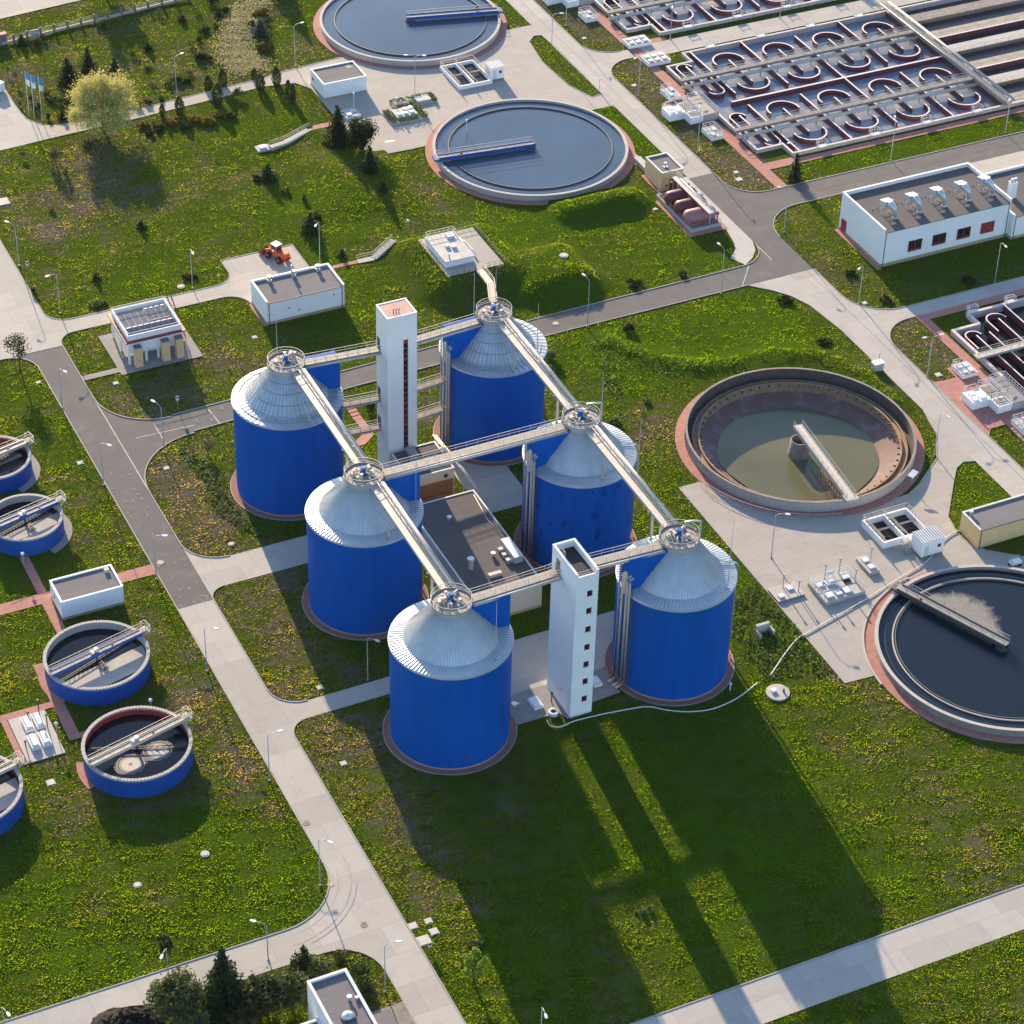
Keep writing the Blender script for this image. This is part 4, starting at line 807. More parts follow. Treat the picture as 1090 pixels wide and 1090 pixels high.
# house at the bottom edge
t, o = box_building('service_building', 'grey-roofed building with round skylight dome among the pines at the road corner', 'building', -38.6, -33.4, -66, -42.5, 7.4, 'white', 'roofgrey', .4, .28, None, 'coping')
mb = MB(o); mb.ring(-36.1, -49.6, .75, .95, 7.46, 7.8, 24); mb.build('dome_kerb', 'steeldark', t); MB(o).lathe(-36.1, -49.6, [(.78, 7.6), (.7, 7.85), (.45, 8.1), (.02, 8.22)], 24).build('skylight_dome', 'coping', t)
mb = MB(o); vent(mb, -34.9, -47.2, 7.46, .8, .25); mb.box(-34.2, -33.8, -47.6, -47.2, 7.46, 7.9); mb.build('roof_vent', 'galv', t)
t, o = box_building('service_building', 'low grey-roofed annex against the taller building with the dome', 'building', -48, -38.7, -66, -46.2, 4.6, 'white', 'roofgrey', .3, .25, None, 'coping')
mb = MB(); mb.box(-33.3, -29.6, -66, -47.2, 3.3, 3.42)
for x in (-33.2, -29.8):
    for y in (-47.4, -52, -57): mb.bar((x, y, 0), (x, y, 3.3), .14)
mb.bar((-33.2, -47.4, 3.5), (-29.8, -54, 3.5), .12); tag(mb.build('canopy', 'roofgrey'), 'thin metal canopy on posts beside the grey-roofed building', 'canopy')

# pavilion with sun panels
x0, x1, y0, y1 = -12.3, -2.2, 104.9, 114.4; o = (-7.2, 109.6, 0); t = thing('pavilion', 'white pavilion on posts with sun panels on its roof and red eaves', 'building', o)
MB(o).box(-12.1, -2.4, 105.1, 114.2, 2.3, 4.5).build('wall', 'white', t); MB(o).box(-9, -2.6, 107.6, 114, .1, 2.3).build('inner_room', 'white', t)
for x in (-12.0, -9.0, -6.9, -2.6):
    for y in (105.2, 109.6, 114.0):
        if not (x == -9.0 and y != 105.2): MB(o).box(x - .17, x + .17, y - .17, y + .17, 0, 2.3).build('post', 'white', t)
MB(o).box(x0 - .3, x1 + .3, y0 - .3, y1 + .3, 4.5, 4.72).build('eaves', 'redlight', t)
mb = MB(o); mb.box(x0 + .3, x1 - .3, y0 + .3, y0 + .5, 4.72, 5.7); mb.box(x0 + .3, x1 - .3, y1 - .5, y1 - .3, 4.72, 5.7); mb.box(x0 + .3, x0 + .5, y0 + .5, y1 - .5, 4.72, 5.69); mb.box(x1 - .5, x1 - .3, y0 + .5, y1 - .5, 4.72, 5.69); mb.build('parapet', 'white', t)
MB(o).box(x0 + .5, x1 - .5, y0 + .5, y1 - .5, 4.72, 4.9).build('roof', 'roofpink', t)
for (ax, bx, ay, by) in ((-11.5, -7.0, 108.6, 112.4), (-6.8, -2.9, 109.4, 112.4), (-11.4, -2.9, 106.8, 108.0), (-11.4, -2.9, 105.6, 106.5)):
    p = MB(o).add([(ax, ay, 5.0), (bx, ay, 5.0), (bx, by, 5.35), (ax, by, 5.35), (ax, ay, 4.92), (bx, ay, 4.92), (bx, by, 4.92), (ax, by, 4.92)], [(0, 1, 2, 3), (4, 7, 6, 5), (0, 4, 5, 1), (1, 5, 6, 2), (2, 6, 7, 3), (3, 7, 4, 0)]).build('sun_panel', 'panel', t)
    mb = MB(o); n = max(2, round((bx - ax) / 1.1)); f = (by - ay)
    for k in range(n + 1): xx = ax + (bx - ax) * k / n; mb.bar((xx, ay, 5.02), (xx, by, 5.37), .05, .05)
    mb.bar((ax, ay, 5.02), (bx, ay, 5.02), .06, .06); mb.build('panel_frame', 'steel', p)
mb = MB(o)
for k in range(8): mb.box(-11.2 + 1.05 * k, -10.5 + 1.05 * k, 108.15, 108.4, 5.1, 5.3)
for k in range(4): mb.box(-6.7 + 1.0 * k, -6.0 + 1.0 * k, 112.6, 112.85, 5.2, 5.4)
mb.build('roof_strip', 'white', t)
mb = MB(o); rail(mb, [(x0 + .4, y0 + .4, 5.7), (x1 - .4, y0 + .4, 5.7), (x1 - .4, y1 - .4, 5.7), (x0 + .4, y1 - .4, 5.7), (x0 + .4, y0 + .4, 5.7)], .5, 1.6, .03, False); mb.build('railing_frame', 'coping', t)
MB(o).lathe(0, 0, [(.02, -.03), (.62, -.03), (.62, .03)], 24).build('round_window', 'glass', t).matrix_local = Matrix.Translation((-8.0 - o[0], 105.05 - o[1], 3.55)) @ Matrix.Rotation(R(90), 4, 'X')
for xx in (-10.75, -5.9, -3.45):
    b = MB(o).box(xx - .65, xx + .65, 103.6, 104.75, .05, 3.9).build('cabinet', 'cream', t); MB(o).box(xx - .66, xx + .66, 103.59, 104.76, 3.9, 4.0).build('cabinet_roof', 'roofgrey', b)
    MB(o).box(xx - .08, xx + .08, 103.55, 103.6, 1.4, 1.55).build('cabinet_lock', 'redlight', b)
mb = MB(o); rail(mb, [(-1.7, 108, .1), (-1.7, 114.6, 4.6)], 1.0, 1.2, .04)
for k in range(16): mb.box(-1.9, -1.1, 108 + .41 * k, 108.4 + .41 * k, .1 + .28 * k, .18 + .28 * k)
rail(mb, [(-1.0, 108, .1), (-1.0, 114.6, 4.6)], 1.0, 1.2, .04); mb.build('outside_stairs', 'redlight', t)

# fenced mound with its plant room
o = (53, 111, 3.0); t = thing('plant_room', 'low white flat-roofed plant room with roof hatches sunk into the fenced mound', 'building', o)
MB(o).box(46.9, 57.9, 104.7, 118.2, 2.6, 3.09).build('base_slab', 'pad', t); MB(o).box(47.7, 53.3, 107.5, 116.6, 3.09, 4.2).build('wall', 'white', t); MB(o).box(47.6, 53.4, 107.4, 116.7, 4.2, 4.35).build('roof', 'palecon', t)
for (a, b, c, d) in ((51.2, 52.6, 114.4, 115.5), (49.6, 50.4, 111.6, 112.3), (50.6, 51.5, 110.9, 111.6)): MB(o).box(a, b, c, d, 4.35, 4.8).build('roof_hatch', 'coping', t)
mb = MB(o); rail(mb, [(47.8, 115.4, 4.35), (47.8, 116.6, 4.35), (53.2, 116.6, 4.35), (53.2, 115.2, 4.35)], 1.0, .9, .03); mb.build('railing_frame', 'coping', t)
MB(o).tube([(53.3, 114.0, 4.2), (53.9, 112.5, 3.9), (54.2, 110.5, 3.6), (54.0, 108.5, 3.5)], .22, 8).build('curved_pipe', 'white', t)
mb = MB(o); mb.tube([(48.8, 108.4, 4.35), (48.8, 108.4, 5.2)], .12, 8); mb.build('vent_pipe', 'steel', t)
o = (53, 111, 3.0); t = thing('mesh_fence', 'thin dark fence of posts and wire round the mound top', 'fence', o)
pts = [(53.6, 118.4, 3.05), (58.2, 118.4, 3.05), (58.2, 104.6, 3.05), (53.8, 104.6, 3.05)]; pts2 = [(52.2, 104.6, 3.05), (46.7, 104.6, 3.05), (46.7, 117.5, 3.05)]
for line in (pts, pts2):
    mb = MB(o); rail(mb, line, 1.0, 1.2, .03); mb.build('fence_frame', 'steeldark', t)
# ------------------------------------------------------------------ round clarifiers
def clarifier(cx, cy, label, hgt, wz, rng_mat, water='water', apron=None, ang=0.0):
    t = thing('clarifier', label, 'round tank', (cx, cy, 0), 'large round clarifiers')
    MB().lathe(0, 0, [(18.85, 0), (18.85, hgt), (18.4, hgt), (18.4, wz - .3)], 120, False).build('wall', 'concdark' if rng_mat == 'd' else 'conc', t)
    MB().ring(0, 0, 18.36, 18.92, hgt, hgt + .07, 120).build('rim', 'conc', t)
    if apron: MB().ring(0, 0, 18.85, 20.3, 0, .085, 100).build('apron', apron, t)
    MB().disc(0, 0, 18.4, wz, 120).build('water', water, t)
    MB().ring(0, 0, 15.75, 15.9, wz - .4, wz + .28, 110).build('scum_baffle', 'steeldark', t)
    if rng_mat == 'd': MB().ring(0, 0, 16.1, 16.3, wz - .4, wz + .2, 110).build('launder_wall', 'conc', t)
    MB().ring(0, 0, 17.3, 17.38, wz - .4, wz + .03, 110).build('launder_lip', 'water', t)
    return t
def scraper(cx, cy, label, ang, z, girder, deckm, group, wz):
    """travelling bridge from the centre to the rim"""
    t = thing('scraper_bridge', label, 'scraper bridge', (cx, cy, 0), group, R(ang))
    MB().bar((-.8, 0, z), (19.0, 0, z), 1.5, .14).build('deck', deckm, t)
    mb = MB()
    for s in (-.72, .72): mb.bar((-.8, s, z - .14), (18.6, s, z - .14), .14, .75)
    mb.build('girder', girder, t)
    for s in (-.74, .74): mb = MB(); rail(mb, [(-.6, s, z), (18.8, s, z)], 1.0, 1.9, .03); mb.build('railing_frame', 'steel', t)
    MB().box(18.1, 19.6, -1.0, 1.0, z - .42, z + .02).build('drive_carriage', girder, t)
    for s in (-.75, .75): MB().tube([(18.65, s - .12, z - .3), (18.65, s + .12, z - .3)], .28, 12).build('wheel', 'tyre', t)
    mb = MB().cyl(0, 0, wz - .4, z - .1, .55, 20); mb.ring(0, 0, .9, 1.0, wz - .3, wz + .5, 24); mb.build('centre_column', 'steeldark', t)
    mb = MB()
    for k in range(7):
        xx = 2.2 + 2.2 * k; mb.bar((xx, .5, z - .5), (xx, .5, wz - .3), .1); mb.bar((xx, -.5, z - .5), (xx, -.5, wz - .3), .1); mb.bar((xx, -.6, wz + .5), (xx + .9, -.6, wz + .5), .1)
    mb.bar((1.5, .5, wz - .02), (16, .5, wz - .02), .1, .35); mb.build('scraper_frame', 'steeldark', t)
    MB().box(14.0, 14.5, .72, .78, z + .3, z + .75).build('lifebuoy', 'orange', t)
    return t
G_SB = 'scraper bridges on the large clarifiers'
clarifier(82.1, 201.9, 'round clarifier full of pale blue water cut by the upper picture edge', 1.2, .8, 'l', apron='redpave')
clarifier(82.1, 144.0, 'round clarifier full of dark blue water beside the sand-coloured pump house', 1.15, .75, 'l', apron='redpave')
scraper(82.1, 201.9, 'blue scraper bridge on the clarifier at the upper picture edge', math.degrees(math.atan2(196.6 - 200.9, 99.9 - 81.6)), 1.75, 'bluesteel', 'deck', G_SB, .8)
scraper(82.1, 144.0, 'blue scraper bridge on the clarifier beside the sand-coloured pump house', math.degrees(math.atan2(145.2 - 143, 62.7 - 81.6)), 1.7, 'bluesteel', 'deck', G_SB, .75)
clarifier(81.9, -17.7, 'round clarifier with near-black water and a pale floating scum streak', 1.2, .65, 'd', 'scumwater', apron='redpave')
scraper(81.9, -17.7, 'grey scraper bridge on the clarifier with near-black water', math.degrees(math.atan2(-.8 + 18.4, 74.1 - 81.5)), 1.75, 'steeldark', 'deck', G_SB, .65)
mb = MB(); mb.ring(81.9, -17.7, 20.35, 20.65, .05, .25, 60, R(100), R(178)); tag(mb.build('spill_kerb', 'conc'), 'curved pale kerb round the clarifier with near-black water', 'kerb')
# drained clarifier with sloping floor
cx, cy = 81.2, 40.1; o = (cx, cy, 0); t = thing('clarifier', 'drained round basin with shallow green pool and brown inner ring', 'round tank', o, 'large round clarifiers')
MB().lathe(0, 0, [(18.85, 0), (18.85, 1.87), (18.6, 1.87)], 120, False).build('wall', 'conc', t); MB().lathe(0, 0, [(18.6, 1.86), (18.6, -.2), (17.7, -.2)], 120, False).build('inner_wall', 'innerwall', t)
MB().ring(0, 0, 18.55, 18.95, 1.87, 1.94, 120).build('rim', 'concdark', t)
MB().lathe(0, 0, [(17.7, -.2), (17.7, .25), (17.45, .25), (17.45, -.1), (16.75, -.1), (16.75, .45), (16.5, .45), (16.5, -1.3)], 120, False).build('launder', 'launder', t)
MB().lathe(0, 0, [(16.5, -1.3), (12.0, -3.1), (3.0, -4.0)], 120).build('floor_slope', 'slope', t)
mb = MB(); n = 90; vs_ = []
for k in range(n): a = 2 * PI * k / n; r = 13.3 + .25 * math.sin(3 * a + 1) + .18 * math.sin(7 * a); vs_.append((r * math.cos(a), r * math.sin(a)))
mb.sheet(vs_, -2.5); mb.build('water', 'pool', t)
MB().ring(0, 0, 18.95, 20.5, 0, .085, 110).build('apron', 'redpave', t)
mb = MB()
for k in range(60): a = 2 * PI * k / 60; mb.bar((16.45 * math.cos(a), 16.45 * math.sin(a), .1), (16.0 * math.cos(a), 16.0 * math.sin(a), .1), .18, .3)
mb.build('bracket_rib', 'steeldark', t)
mb = MB()
for k in range(120):
    a = 2 * PI * k / 120; mb.bar((18.87 * math.cos(a), 18.87 * math.sin(a), .1), (18.87 * math.cos(a), 18.87 * math.sin(a), 1.8), .16, .06)
mb.build('wall_rib', 'conc', t)
MB().lathe(0, 0, [(1.9, -4), (1.75, -2.4), (1.5, .5), (1.3, .5), (1.3, -1)], 32).build('centre_pillar', 'concdark', t)
a_ = math.degrees(math.atan2(21.4 - cy, 79.2 - cx)); t = thing('scraper_bridge', 'pale grey bridge from the pillar to the rim of the drained basin', 'scraper bridge', o, G_SB, R(a_))
MB().bar((-1.4, 0, 2.45), (19.4, 0, 2.45), 1.5, .14).build('deck', 'insul', t)
mb = MB()
for s in (-.72, .72): mb.bar((-1.4, s, 2.3), (18.8, s, 2.3), .16, .7)
mb.build('girder', 'steel', t)
for s in (-.74, .74): mb = MB(); rail(mb, [(-1.3, s, 2.45), (19.2, s, 2.45)], 1.0, 1.9, .03); mb.build('railing_frame', 'steel', t)
mb = MB()
for k in range(10): mb.bar((8 + k, .5, 1.7), (8 + k, 1.4, -2.2), .08); mb.bar((8 + k, -.5, 1.7), (8 + k, -.2, -2.2), .08)
mb.bar((3, .9, -1.5), (17, 1.0, -.6), .16); mb.bar((9, 1.4, -2.0), (17, 1.4, -1.2), .1); mb.bar((1.4, .8, .2), (17, .8, .6), .14); mb.build('scraper_frame', 'rust', t)
MB().box(18.2, 19.8, -1.1, 1.1, 1.98, 2.5).build('drive_carriage', 'steel', t)
MB().box(12.6, 13.1, .72, .78, 2.7, 3.2).build('lifebuoy', 'orange', t)
o = (77, 21.4, 0); t = thing('rim_walkway', 'low railed service walkway following the rim of the drained basin over the slabs', 'walkway', o)
p = [(cx + 20.9 * math.cos(R(a)), cy + 20.9 * math.sin(R(a)), .1) for a in range(190, 262, 4)]
mb = MB(o); rail(mb, p, 1.0, 1.5, .03); mb.build('railing_frame', 'steel', t)

# ------------------------------------------------------------------ low blue thickener tanks
def thickener(x, y, r, h, label, inner, water, bang, deckm, girder, half, scum):
    G_ = 'low blue thickener tanks'; t = thing('thickener_tank', label, 'round tank', (x, y, 0), G_)
    MB().lathe(0, 0, [(r, 0), (r, h - .3)], 100).build('wall', 'blue_tank', t)
    MB().lathe(0, 0, [(r - .36, h - .1), (r - .36, h - 2.2)], 90).build('inner_wall', inner, t)
    mb = MB(); n = 100                      # capping stones
    for k in range(n): mb.ring(0, 0, r - .42, r + .08, h - .3, h + (.0 if k % 2 else .02), 1, 2 * PI * k / n + .004, 2 * PI * (k + 1) / n - .004)
    mb.build('capping_tile', 'conc', t)
    wz = h - 1.25; MB().disc(0, 0, r - .37, wz, 90).build('water', water, t)
    ap = {'half': (150, 215, 'redpave'), 'swirl': (160, 200, 'redpave'), 'dark': (-70, 40, 'paver')}[scum if r > 6 else 'dark']; MB().ring(0, 0, r, r + (1.0 if r > 6 else 1.25), 0, .07, 50, R(ap[0]), R(ap[1])).build('apron', ap[2], t)
    a = R(bang); ca, sa = math.cos(a), math.sin(a)
    def rot(px, py): return (px * ca - py * sa, px * sa + py * ca)
    if scum == 'half':
        # dry grey sludge bed between bridge and shadowed edge
        ang0 = -3.0; p = []
        for k in range(31): b = R(-172 + 164 * k / 30); p.append((r * .93 * math.cos(b), min(-.6, max(-r * .72, r * .93 * math.sin(b)))))
        sm = MB().sheet([rot(*q) for q in p], wz + .03); sm.build('sludge_bed', 'sludge', t)
    if scum == 'swirl':
        for sx in (-2.4, 2.0):
            m, nt, b_, P, N = base('swirl_foam', .8)
            tc = nt.nodes.new('ShaderNodeTexCoord'); mp = nt.nodes.new('ShaderNodeMapping'); c0 = rot(sx, -2.0); mp.inputs['Location'].default_value = (-c0[0], -c0[1], 0); mp.inputs['Scale'].default_value = (1, 1, 0); nt.links.new(tc.outputs['Object'], mp.inputs[0])
            w = nt.nodes.new('ShaderNodeTexWave'); w.wave_type = 'RINGS'; w.rings_direction = 'Z'; w.inputs['Scale'].default_value = .9; w.inputs['Distortion'].default_value = 1.6; w.inputs['Detail'].default_value = 3; nt.links.new(mp.outputs[0], w.inputs[0])
            ln = nt.nodes.new('ShaderNodeVectorMath'); ln.operation = 'LENGTH'; nt.links.new(mp.outputs[0], ln.inputs[0])
            c = mix(nt, mapr(nt, ln.outputs['Value'], 1.2, 1.6), (.50, .46, .41), ramp(nt, w.outputs['Fac'], [(.35, (.02, .026, .036)), (.75, (.30, .27, .24))]))
            c = mix(nt, mapr(nt, ln.outputs['Value'], .36, .2), c, (.16, .14, .13)); nt.links.new(c, b_.inputs['Base Color'])
            p = [(sx + 2.35 * math.cos(k * PI / 20) * (1 + .06 * math.sin(3 * k)), -2.0 + 1.95 * math.sin(k * PI / 20) * (1 + .05 * math.sin(2.3 * k))) for k in range(40)]
            p = [(max(-99, u) if sx > 0 else u, v) for u, v in p]
            MB().sheet([rot(u, v) for u, v in p], wz + .02 + .004 * (sx > 0)).build('foam_swirl', m, t)
    b = thing('tank_bridge', 'bridge over the ' + label.replace('low blue tank with ', 'tank with ').replace('low blue tank', 'tank'), 'walkway', (x, y, 0), 'bridges over the low blue tanks', a)
    bz = h + .42
    MB().bar((-r - .1, 0, bz), (r + .9, 0, bz), 1.0, .12).build('deck', 'deck' if deckm == 'insul' else deckm, b)
    mb = MB()
    for s in (-.55, .55): mb.bar((-r + .1, s, bz - .05), (r, s, bz - .05), .14, .55)
    mb.build('girder', girder, b)
    for s in (-.55, .55): mb = MB(); rail(mb, [(-r, s, bz), (r + .6, s, bz)], 1.0, 1.7, .028); mb.build('railing_frame', 'insul', b)
    MB().box(r + .3, r + 1.2, -.8, .8, bz - .4, bz).build('landing', 'conc', b)
    mb = MB(); rail(mb, [(r + .4, .8, bz), (r + 1.2, .8, bz), (r + 1.2, -.8, bz), (r + .4, -.8, bz)], 1.0, .8, .03); mb.build('landing_rail_frame', 'steel', b)
    mb = MB().cyl(0, 0, bz, bz + .7, .35, 14); mb.box(-.9, -.4, -.35, .35, bz, bz + .5); mb.build('drive_unit', 'coping', b)
    MB().box(2.2, 2.6, -.62, -.57, bz + .3, bz + .72).build('lifebuoy', 'orange', b)
    mb = MB(); mb.cyl(0, 0, wz - .5, bz - .3, .16, 10)
    g = R(-35 if scum == 'swirl' else 8)
    for s in (1, -1):
        e = (s * (r - .9) * math.cos(g), s * (r - .9) * math.sin(g)); 
        for dz in (.12, .5): mb.bar((0, 0, wz + dz), (e[0], e[1], wz + dz), .10)
        for k in range(8): mb.bar((e[0] * k / 8, e[1] * k / 8, wz + .12), (e[0] * (k + .6) / 8, e[1] * (k + .6) / 8, wz + .5), .07)
    if scum == 'half':
        for dx in (-.4, .4): mb.bar((dx, -.6, wz + .25), (dx * .8, -2.6, wz + .25), .12)
        for k in range(4): mb.bar((-.4, -.9 - .5 * k, wz + .25), (.4, -.9 - .5 * k, wz + .25), .12)
    mb.build('rake_frame', 'steeldark', b)
    MB().box(.6, .8, r + .0, r + .06, 0, .1) if False else None
    return t
thickener(*SEDS[0], 3.11, 'low blue tank with grey sludge bed and blue bridge beside the small white house', 'conc', 'waterdark', 14, 'insul', 'bluesteel', 1, 'half')
thickener(*SEDS[1], 3.27, 'low blue tank with two pale foam swirls and a red inner wall', 'redlight', 'waterdark', 14, 'insul', 'insul', 0, 'swirl')
thickener(*SEDS[2], 3.23, 'low blue tank with grey sludge bed, footpath leading to the small white house', 'conc', 'waterdark', 14, 'insul', 'bluesteel', 1, 'half')
thickener(*SEDS[3], 3.20, 'low blue tank with red inner wall below the lone pine', 'redlight', 'waterdark', 14, 'insul', 'insul', 1, 'dark')
thickener(*SEDS[4], 3.24, 'low blue tank with red inner wall beside the slab of four white boxes', 'redlight', 'waterdark', 14, 'insul', 'insul', 1, 'half')

# ------------------------------------------------------------------ rectangular aeration basins
def seg(mb, x0, y0, x1, y1, z0, z1, w=.36):
    if abs(x0 - x1) < .01: mb.box(x0 - w / 2, x0 + w / 2, y0, y1, z0, z1)
    else: mb.box(x0, x1, y0 - w / 2, y0 + w / 2, z0, z1)
def aeration(label, oy, rows, top=.8, wz=-.35):
    o = (150, 144 + oy, 0); t = thing('aeration_basin', label, 'basin', o, 'aeration basins with maroon guide walls'); zb = -1.4
    Y0, Y1 = (122.25 + oy, 167 + oy)
    def W(name, *a, w=.36, h=top, m='maroon'): mb = MB(o); seg(mb, *a, zb, h, w); return mb.build(name, m, t)
    W('outer_wall', 128, Y0, 240, Y0, w=.5, m='maroonwall'); W('outer_wall', 122.25, 126.05 + oy, 122.25, 163.05 + oy, w=.5, h=top + .01, m='maroonwall'); W('outer_wall', 122, 126.1 + oy, 128.02, 126.1 + oy, w=.5, h=top + .02, m='maroonwall'); W('outer_wall', 128.0, Y0 - .2, 128.0, 126.4 + oy, w=.5, h=top + .03, m='maroonwall')
    W('outer_wall', 122, 163 + oy, 128.02, 163 + oy, w=.5, h=top + .02, m='maroonwall'); W('outer_wall', 128, 162.8 + oy, 128, Y1 + .2, w=.5, h=top + .03, m='maroonwall'); W('outer_wall', 128, Y1, 240, Y1, w=.5, m='maroonwall')
    W('middle_wall', 127, 144.75 + oy, 177.2, 144.75 + oy, w=.5, h=top + .015); W('end_wall', 177.2, Y0, 177.2, Y1, w=.6, h=top + .04)
    MB(o).box(122.3, 177.3, Y0, Y1, wz - .02, wz).build('water', 'aerwater', t); MB(o).box(177.4, 239, Y0, Y1, wz - .02, wz).build('lane_water', 'lanewater', t)
    for row in rows:
        b = 144.75 + oy if row else Y0; e = Y1 if row else 144.75 + oy
        cN, cS = (160.4, 150.7) if row else (138.2, 128.3); cN += oy; cS += oy
        W('dividing_wall', 129.6, b + (3 if row else .3), 129.6, e - (.3 if row else 2.2), h=top - .01)
        for x, up in ((141.5, row), (153.25, not row), (165.1, row)):
            W('dividing_wall', x, b + (2.4 if up else .2), x, e - (.2 if up else 2.4), h=top - .01)
        for x in (135.3, 147.1, 159.1, 171.2):
            W('centre_wall', x, cS + .1, x, cN + .3, h=top - .02)
            q = .35
            MB(o).ring(x - .1, cN, 3.1, 3.45, zb, top - .03, 26, R(-12), R(192)).build('guide_wall', 'maroon', t)
            MB(o).ring(x + .1, cS, 3.1, 3.45, zb, top - .03, 26, R(168), R(372)).build('guide_wall', 'maroon', t)
            if row or x > 140:
                m_ = MB(o).cyl(x, cN - .4, wz - .3, wz + .9, .3, 10); m_.bar((x - .9, cN - .4, wz + .8), (x + .9, cN - .4, wz + .8), .12); m_.build('mixer', 'steeldark', t)
        # narrow channel with two hairpin walls
        W('channel_wall', 125.8, cS - .2, 125.8, cN + 1.2, h=top - .02)
        MB(o).ring(125.2, cN + .6, 1.5, 1.8, zb, top - .03, 20, R(0), R(180)).build('guide_wall', 'maroon', t); W('channel_wall', 123.55, cN - 6, 123.55, cN + .6, w=.3, h=top - .04)
        MB(o).ring(126.6, cS - .4, 1.5, 1.8, zb, top - .03, 20, R(180), R(360)).build('guide_wall', 'maroon', t); W('channel_wall', 128.25, cS - .4, 128.25, cS + 6, w=.3, h=top - .04)
        yb = (155.3 if row else 133.1) + oy
        bridge('basin_bridge', ('railed service bridge across the ' + label[:40].rsplit(' ', 1)[0] + (', far row' if row else ', near row')), (120.9, yb), (176.6, yb), 1.75, 1.25, [(1.3, -1.0, .38)], group='service bridges over the aeration basins', girder='deckgrey', step=2.2, mat='deckgrey')
        mb = MB(o)
        for k in range(12):
            x = 131 + 4 * k; mb.bar((x, yb - 1.7, wz + 1.2), (x, yb - .9, wz + 1.2), .12); mb.cyl(x, yb - 1.3, wz - .5, wz + 1.0, .09, 8)
        mb.bar((130.5, yb - 1.3, wz + .95), (176, yb - 1.3, wz + .95), .1); mb.build('pipe_hanger_lattice', 'steeldark', t)
    bridge('basin_bridge', 'wide three-pipe bridge along the end of the ' + label[:46].rsplit(' ', 1)[0], (177.4, Y0 - .8), (177.4, Y1 + 1.4), 1.8, 1.3, [(1.3, .1, .2), (.85, .25, .16), (-.9, .1, .16)], pm='steel', group='service bridges over the aeration basins', girder='deckgrey', step=2.2, mat='deckgrey')
    # settling lanes east of the pipe bridge
    for k, y in enumerate((137.55, 152.15)): W('lane_wall', 178, y + oy, 239, y + oy, w=.4, h=top)
    for y in (130.6, 145.4, 160.2): MB(o).box(178.2, 239, y + oy, y + 3.1 + oy, top - .25, top - .05).build('lane_deck', 'concdark' if y == 160.2 else 'conc', t)
    for y in (130.45, 145.25, 160.05): mb = MB(o); rail(mb, [(178.4, y + oy, top - .05), (239, y + oy, top - .05)], .9, 3, .03); mb.build('lane_railing_frame', 'steel', t)
    for y0, y1 in ((123.0, 127.4), (137.75, 142.2), (152.35, 156.9)): MB(o).box(178.2, 239, y0 + oy, y1 + oy, wz - .01, wz + .06).build('scum_layer', 'scumfield', t)
    for x in (134.6, 146.6, 158.6, 170.5):
        for y in (Y0, Y1):
            mb = MB(o); s = -1 if y == Y0 else 1; mb.box(x - 1, x + 1, y + s * .1 - .5, y + s * .1 + .5, top, top + .15); rail(mb, [(x - 1, y - .5, top + .1), (x - 1, y + .7, top + .1), (x + 1, y + .7, top + .1), (x + 1, y - .5, top + .1)], 1.0, .6, .035); mb.build('sluice_platform_frame', 'coping', t)
    return t
aeration('whole aeration basin beside the asphalt road with curved maroon walls', 0, (1, 0))
aeration('second aeration basin cut off by the upper picture edge', 54.7, (0,))

# dark basin at the right edge
o = (135, 45, 0); t = thing('aeration_basin', 'basin with near-black water and pale hairpin walls beside the red paved yard', 'basin', o, 'dark basins'); top = .9; zb = -1.6; wz = -.5
def W(name, *a, w=.36, h=top, m='maroonwall'): mb = MB(o); seg(mb, *a, zb, h, w); return mb.build(name, m, t)
W('outer_wall', 127.4, 60.7, 170, 60.7, w=.6); W('outer_wall', 127.6, 57, 127.6, 60.5, w=.6, h=top + .01); W('outer_wall', 122, 57.1, 127.6, 57.1, w=.6, h=top + .02); W('outer_wall', 122.1, 25, 122.1, 57.3, w=.6, h=top + .03)
MB(o).box(122.1, 169.5, 25, 60.6, wz - .02, wz).build('water', 'blackwater', t)
for x, y0, y1 in ((125.1, 30, 54.2), (127.8, 30, 54.3), (131.7, 30, 57.2), (135.1, 30, 60.5), (140, 30, 57.5)): W('channel_wall', x, y0, x, y1, w=.28, h=top - .03, m='maroon')
for x, y, r, y0 in ((124.6, 54.2, 1.35, 50.5), (131.3, 57.0, 1.75, 53.8)):
    MB(o).ring(x, y, r, r + .28, zb, top - .04, 18, R(0), R(180)).build('guide_wall', 'maroon', t); W('channel_wall', x - r - .14, y0, x - r - .14, y, w=.28, h=top - .05, m='maroon')
for x in (128.6, 136.5): 
    mb = MB(o); mb.box(x - .9, x + .9, 60.3, 61.2, top, top + .15); rail(mb, [(x - .9, 60.3, top + .1), (x - .9, 61.3, top + .1), (x + .9, 61.3, top + .1), (x + .9, 60.3, top + .1)], 1.0, .6, .035); mb.build('sluice_platform_frame', 'coping', t)
bridge('basin_bridge', 'railed concrete service bridge over the near-black basin', (120.8, 48.1), (165, 48.1), 1.35, 1.3, [(.5, .9, .12)], group='service bridges over the aeration basins', mat='insul')

